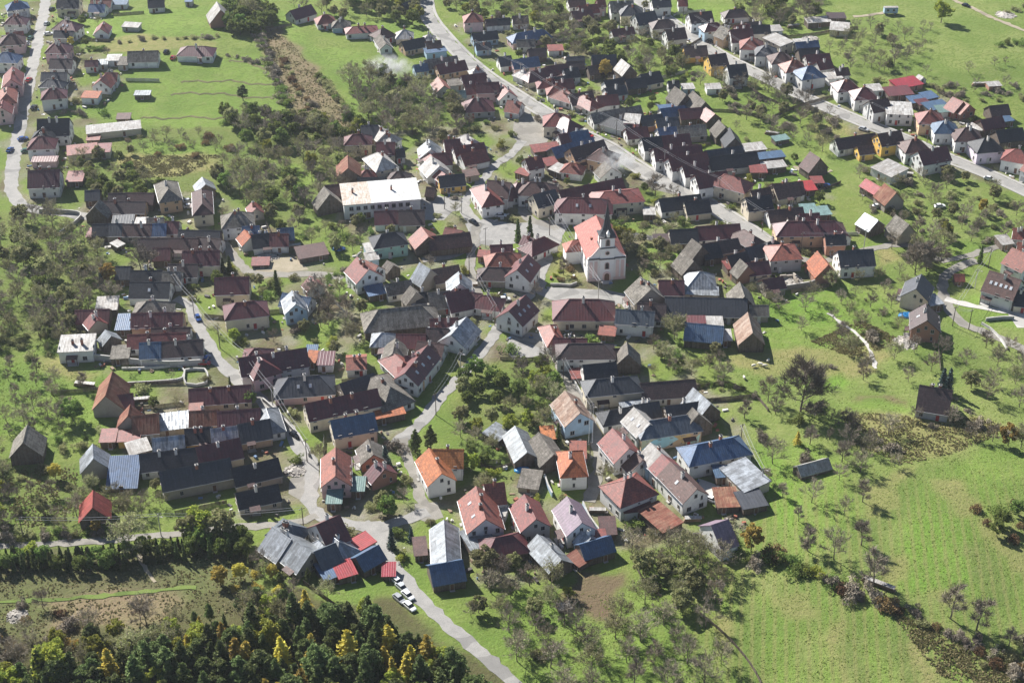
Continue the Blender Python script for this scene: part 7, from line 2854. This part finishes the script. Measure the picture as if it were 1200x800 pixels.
# white beehive-like cold frame, tarpaulin heap
p = P(661, 713)
cf = empty('cold_frame', p, R(20))
tag(cf, 'small glazed cold frame beside the brown garden bed', 'cold frame')
b = MB()
b.box((0, 0, 0.3), (3.6, 2.4, 0.9))
b.build('base', WALL['d'][0], cf)
for i in range(4):
    b = MB()
    b.box((-1.35 + 0.9 * i, 0, 0.95), (0.86, 2.5, 0.06), tilt=Matrix.Rotation(R(12), 3, 'X'))
    b.build('pane', ROOF['lg'][0], cf)
M_TARP = mat_plain('blue_tarpaulin', (0.02, 0.22, 0.5), 0.4)
for u, v, s, where in ((612, 551, 1.6, 'between the grey sheds of the mural lane'), (1062, 370, 1.8, 'beside the brick-based house'), (396, 292, 1.5, 'in the garden by the thicket lane')):
    p = P(u, v)
    bm = bmesh.new()
    bmesh.ops.create_icosphere(bm, subdivisions=2, radius=s)
    for q in bm.verts:
        q.co.z = max(q.co.z * 0.7 + 0.12 * math.sin(q.co.x * 5) * math.cos(q.co.y * 4), -0.1)
        q.co.x *= 1.5
    me = bpy.data.meshes.new('tarpaulin_heap')
    bm.to_mesh(me)
    bm.free()
    me.materials.append(M_TARP)
    tag(obj('tarpaulin_heap', me, None, p), 'heap under a bright blue tarpaulin ' + where, 'tarpaulin', 'tarpaulin heaps')

# ------------------------------------------------------------------ small stuff lying about the yards: boards, crates, barrels, sheets
CL = [mat_plain('clutter_%d' % i, c, 0.8, 0, 0.4) for i, c in enumerate(((0.4, 0.38, 0.35), (0.2, 0.14, 0.09), (0.55, 0.53, 0.5), (0.07, 0.06, 0.055), (0.3, 0.1, 0.06), (0.1, 0.17, 0.28)))]
b = MB()
ypoly = [[tuple(P(u, v)[:2]) for u, v in pp] for k, pp in LAND if k == 'Y']
xy = np.stack([rng.uniform(-260, 260, 26000), rng.uniform(290, 760, 26000)], 1)
ok = np.zeros(len(xy), bool)
for wp in ypoly:
    ok |= in_poly(xy[:, 0], xy[:, 1], wp)
cnt = 0
for x, y in xy[ok]:
    if cnt > 4200:
        break
    if occ_at(x, y) & 3:
        continue
    if not any(occ_at(x + dx, y + dy) & 2 for dx, dy in ((2.5, 0), (-2.5, 0), (0, 2.5), (0, -2.5))):
        continue
    cnt += 1
    mi = prnd.choice((0, 0, 1, 1, 2, 3, 3, 4, 5) if cnt % 7 else (2,))
    s = prnd.uniform(0.3, 1.1)
    hgt = prnd.uniform(0.15, 0.9)
    b.box((x, y, Hs(x, y) + hgt / 2 - 0.05), (s * prnd.uniform(0.7, 2.2), s * prnd.uniform(0.5, 1.0), hgt), mi, rz=prnd.uniform(0, 3.1), tilt=Matrix.Rotation(prnd.uniform(-0.25, 0.25), 3, 'X'))
tag(b.build('yard_clutter', CL, None), kind='stuff')

# ------------------------------------------------------------------ sheep on the dry meadow
M_WOOL = mat_plain('wool', (0.62, 0.58, 0.5), 1.0)


def sheep_mesh():
    bm = bmesh.new()
    rings = [(-0.62, 0.12, 0.62), (-0.5, 0.26, 0.62), (-0.2, 0.31, 0.62), (0.2, 0.3, 0.64), (0.45, 0.24, 0.68), (0.6, 0.13, 0.72), (0.78, 0.11, 0.6), (0.95, 0.09, 0.42), (1.02, 0.03, 0.36)]
    prev = None
    for x, r_, z in rings:
        ring = [bm.verts.new((x, r_ * math.cos(2 * math.pi * i / 8), z + r_ * 1.05 * math.sin(2 * math.pi * i / 8))) for i in range(8)]
        if prev:
            for i in range(8):
                bm.faces.new((prev[i], prev[(i + 1) % 8], ring[(i + 1) % 8], ring[i]))
        else:
            bm.faces.new(ring[::-1])
        prev = ring
    bm.faces.new(prev)
    for x, y in ((-0.42, -0.15), (-0.42, 0.15), (0.38, -0.14), (0.38, 0.14)):
        kx = x + (-0.06 if x < 0 else 0.03)
        pts = [(x, 0.085, 0.5), (kx, 0.05, 0.26), (x, 0.035, 0.0)]
        pr = None
        for px, r_, z in pts:
            ring = [bm.verts.new((px + r_ * math.cos(2 * math.pi * i / 5), y + r_ * math.sin(2 * math.pi * i / 5), z)) for i in range(5)]
            if pr:
                for i in range(5):
                    bm.faces.new((pr[i], ring[i], ring[(i + 1) % 5], pr[(i + 1) % 5]))
            pr = ring
    for s in (-1, 1):
        a = [bm.verts.new(c) for c in ((0.74, s * 0.1, 0.66), (0.8, s * 0.1, 0.63), (0.74, s * 0.24, 0.62))]
        bm.faces.new(a)
    me = bpy.data.meshes.new('sheep')
    bm.to_mesh(me)
    bm.free()
    me.materials.append(M_WOOL)
    me.polygons.foreach_set('use_smooth', [True] * len(me.polygons))
    return me


SH = sheep_mesh()
for u, v, a in ((883, 430, 20), (891, 428, 160), (896, 430, -10), (900, 424, 60), (872, 444, 100)):
    p = P(u, v)
    o = obj('sheep', SH, None, p, R(a), (1.15, 1.25, 1.15))
    tag(o, 'white sheep grazing on the dry meadow behind the dark barns', 'sheep', 'sheep on the dry meadow')


# ------------------------------------------------------------------ chimney and bonfire smoke
def smoke(u, v, size, z, dens, seed):
    m = bpy.data.materials.new('smoke')
    m.use_nodes = True
    nt = m.node_tree
    nt.nodes.remove(nt.nodes['Principled BSDF'])
    vol = nd(nt, 'ShaderNodeVolumePrincipled')
    vol.inputs['Color'].default_value = (1, 1, 1, 1)
    vol.inputs['Anisotropy'].default_value = 0.35
    tc = nd(nt, 'ShaderNodeTexCoord')
    nz = noise(nt, tc.outputs['Object'], 0.3, 5, 0.7)
    ln = nd(nt, 'ShaderNodeVectorMath', operation='LENGTH')
    mp = nd(nt, 'ShaderNodeMapping')
    mp.inputs['Scale'].default_value = (1 / size[0], 1 / size[1], 1 / size[2])
    nt.links.new(tc.outputs['Object'], mp.inputs[0])
    nt.links.new(mp.outputs[0], ln.inputs[0])
    fall = ramp(nt, ln.outputs['Value'], 0.1, 1.0, 1.0, 0.0)
    den = math_n(nt, 'MULTIPLY', math_n(nt, 'MULTIPLY', ramp(nt, nz, 0.47, 0.62), math_n(nt, 'POWER', fall, 1.3)), dens)
    nt.links.new(den, vol.inputs['Density'])
    nt.links.new(vol.outputs[0], nt.nodes['Material Output'].inputs['Volume'])
    bm = bmesh.new()
    bmesh.ops.create_icosphere(bm, subdivisions=3, radius=1.0)
    for q in bm.verts:
        q.co = Vector((q.co.x * size[0], q.co.y * size[1], q.co.z * size[2]))
    me = bpy.data.meshes.new('smoke')
    bm.to_mesh(me)
    bm.free()
    me.materials.append(m)
    p = P(u, v)
    tag(obj('smoke', me, None, (p.x, p.y, p.z + z)), kind='stuff')


smoke(455, 94, (12, 10, 5.5), 5.8, 0.7, 1)
smoke(723, 212, (8, 8, 5), 8.0, 0.5, 2)

# ------------------------------------------------------------------ the air
m = bpy.data.materials.new('haze')
m.use_nodes = True
nt = m.node_tree
nt.nodes.remove(nt.nodes['Principled BSDF'])
vol = nd(nt, 'ShaderNodeVolumePrincipled')
vol.inputs['Color'].default_value = (0.86, 0.92, 1.0, 1)
vol.inputs['Density'].default_value = 0.00006
vol.inputs['Anisotropy'].default_value = 0.3
nt.links.new(vol.outputs[0], nt.nodes['Material Output'].inputs['Volume'])
b = MB()
b.box((0, 2000, 132), (10600, 11000, 276))
hz = b.build('haze', m, None)
tag(hz, kind='stuff')
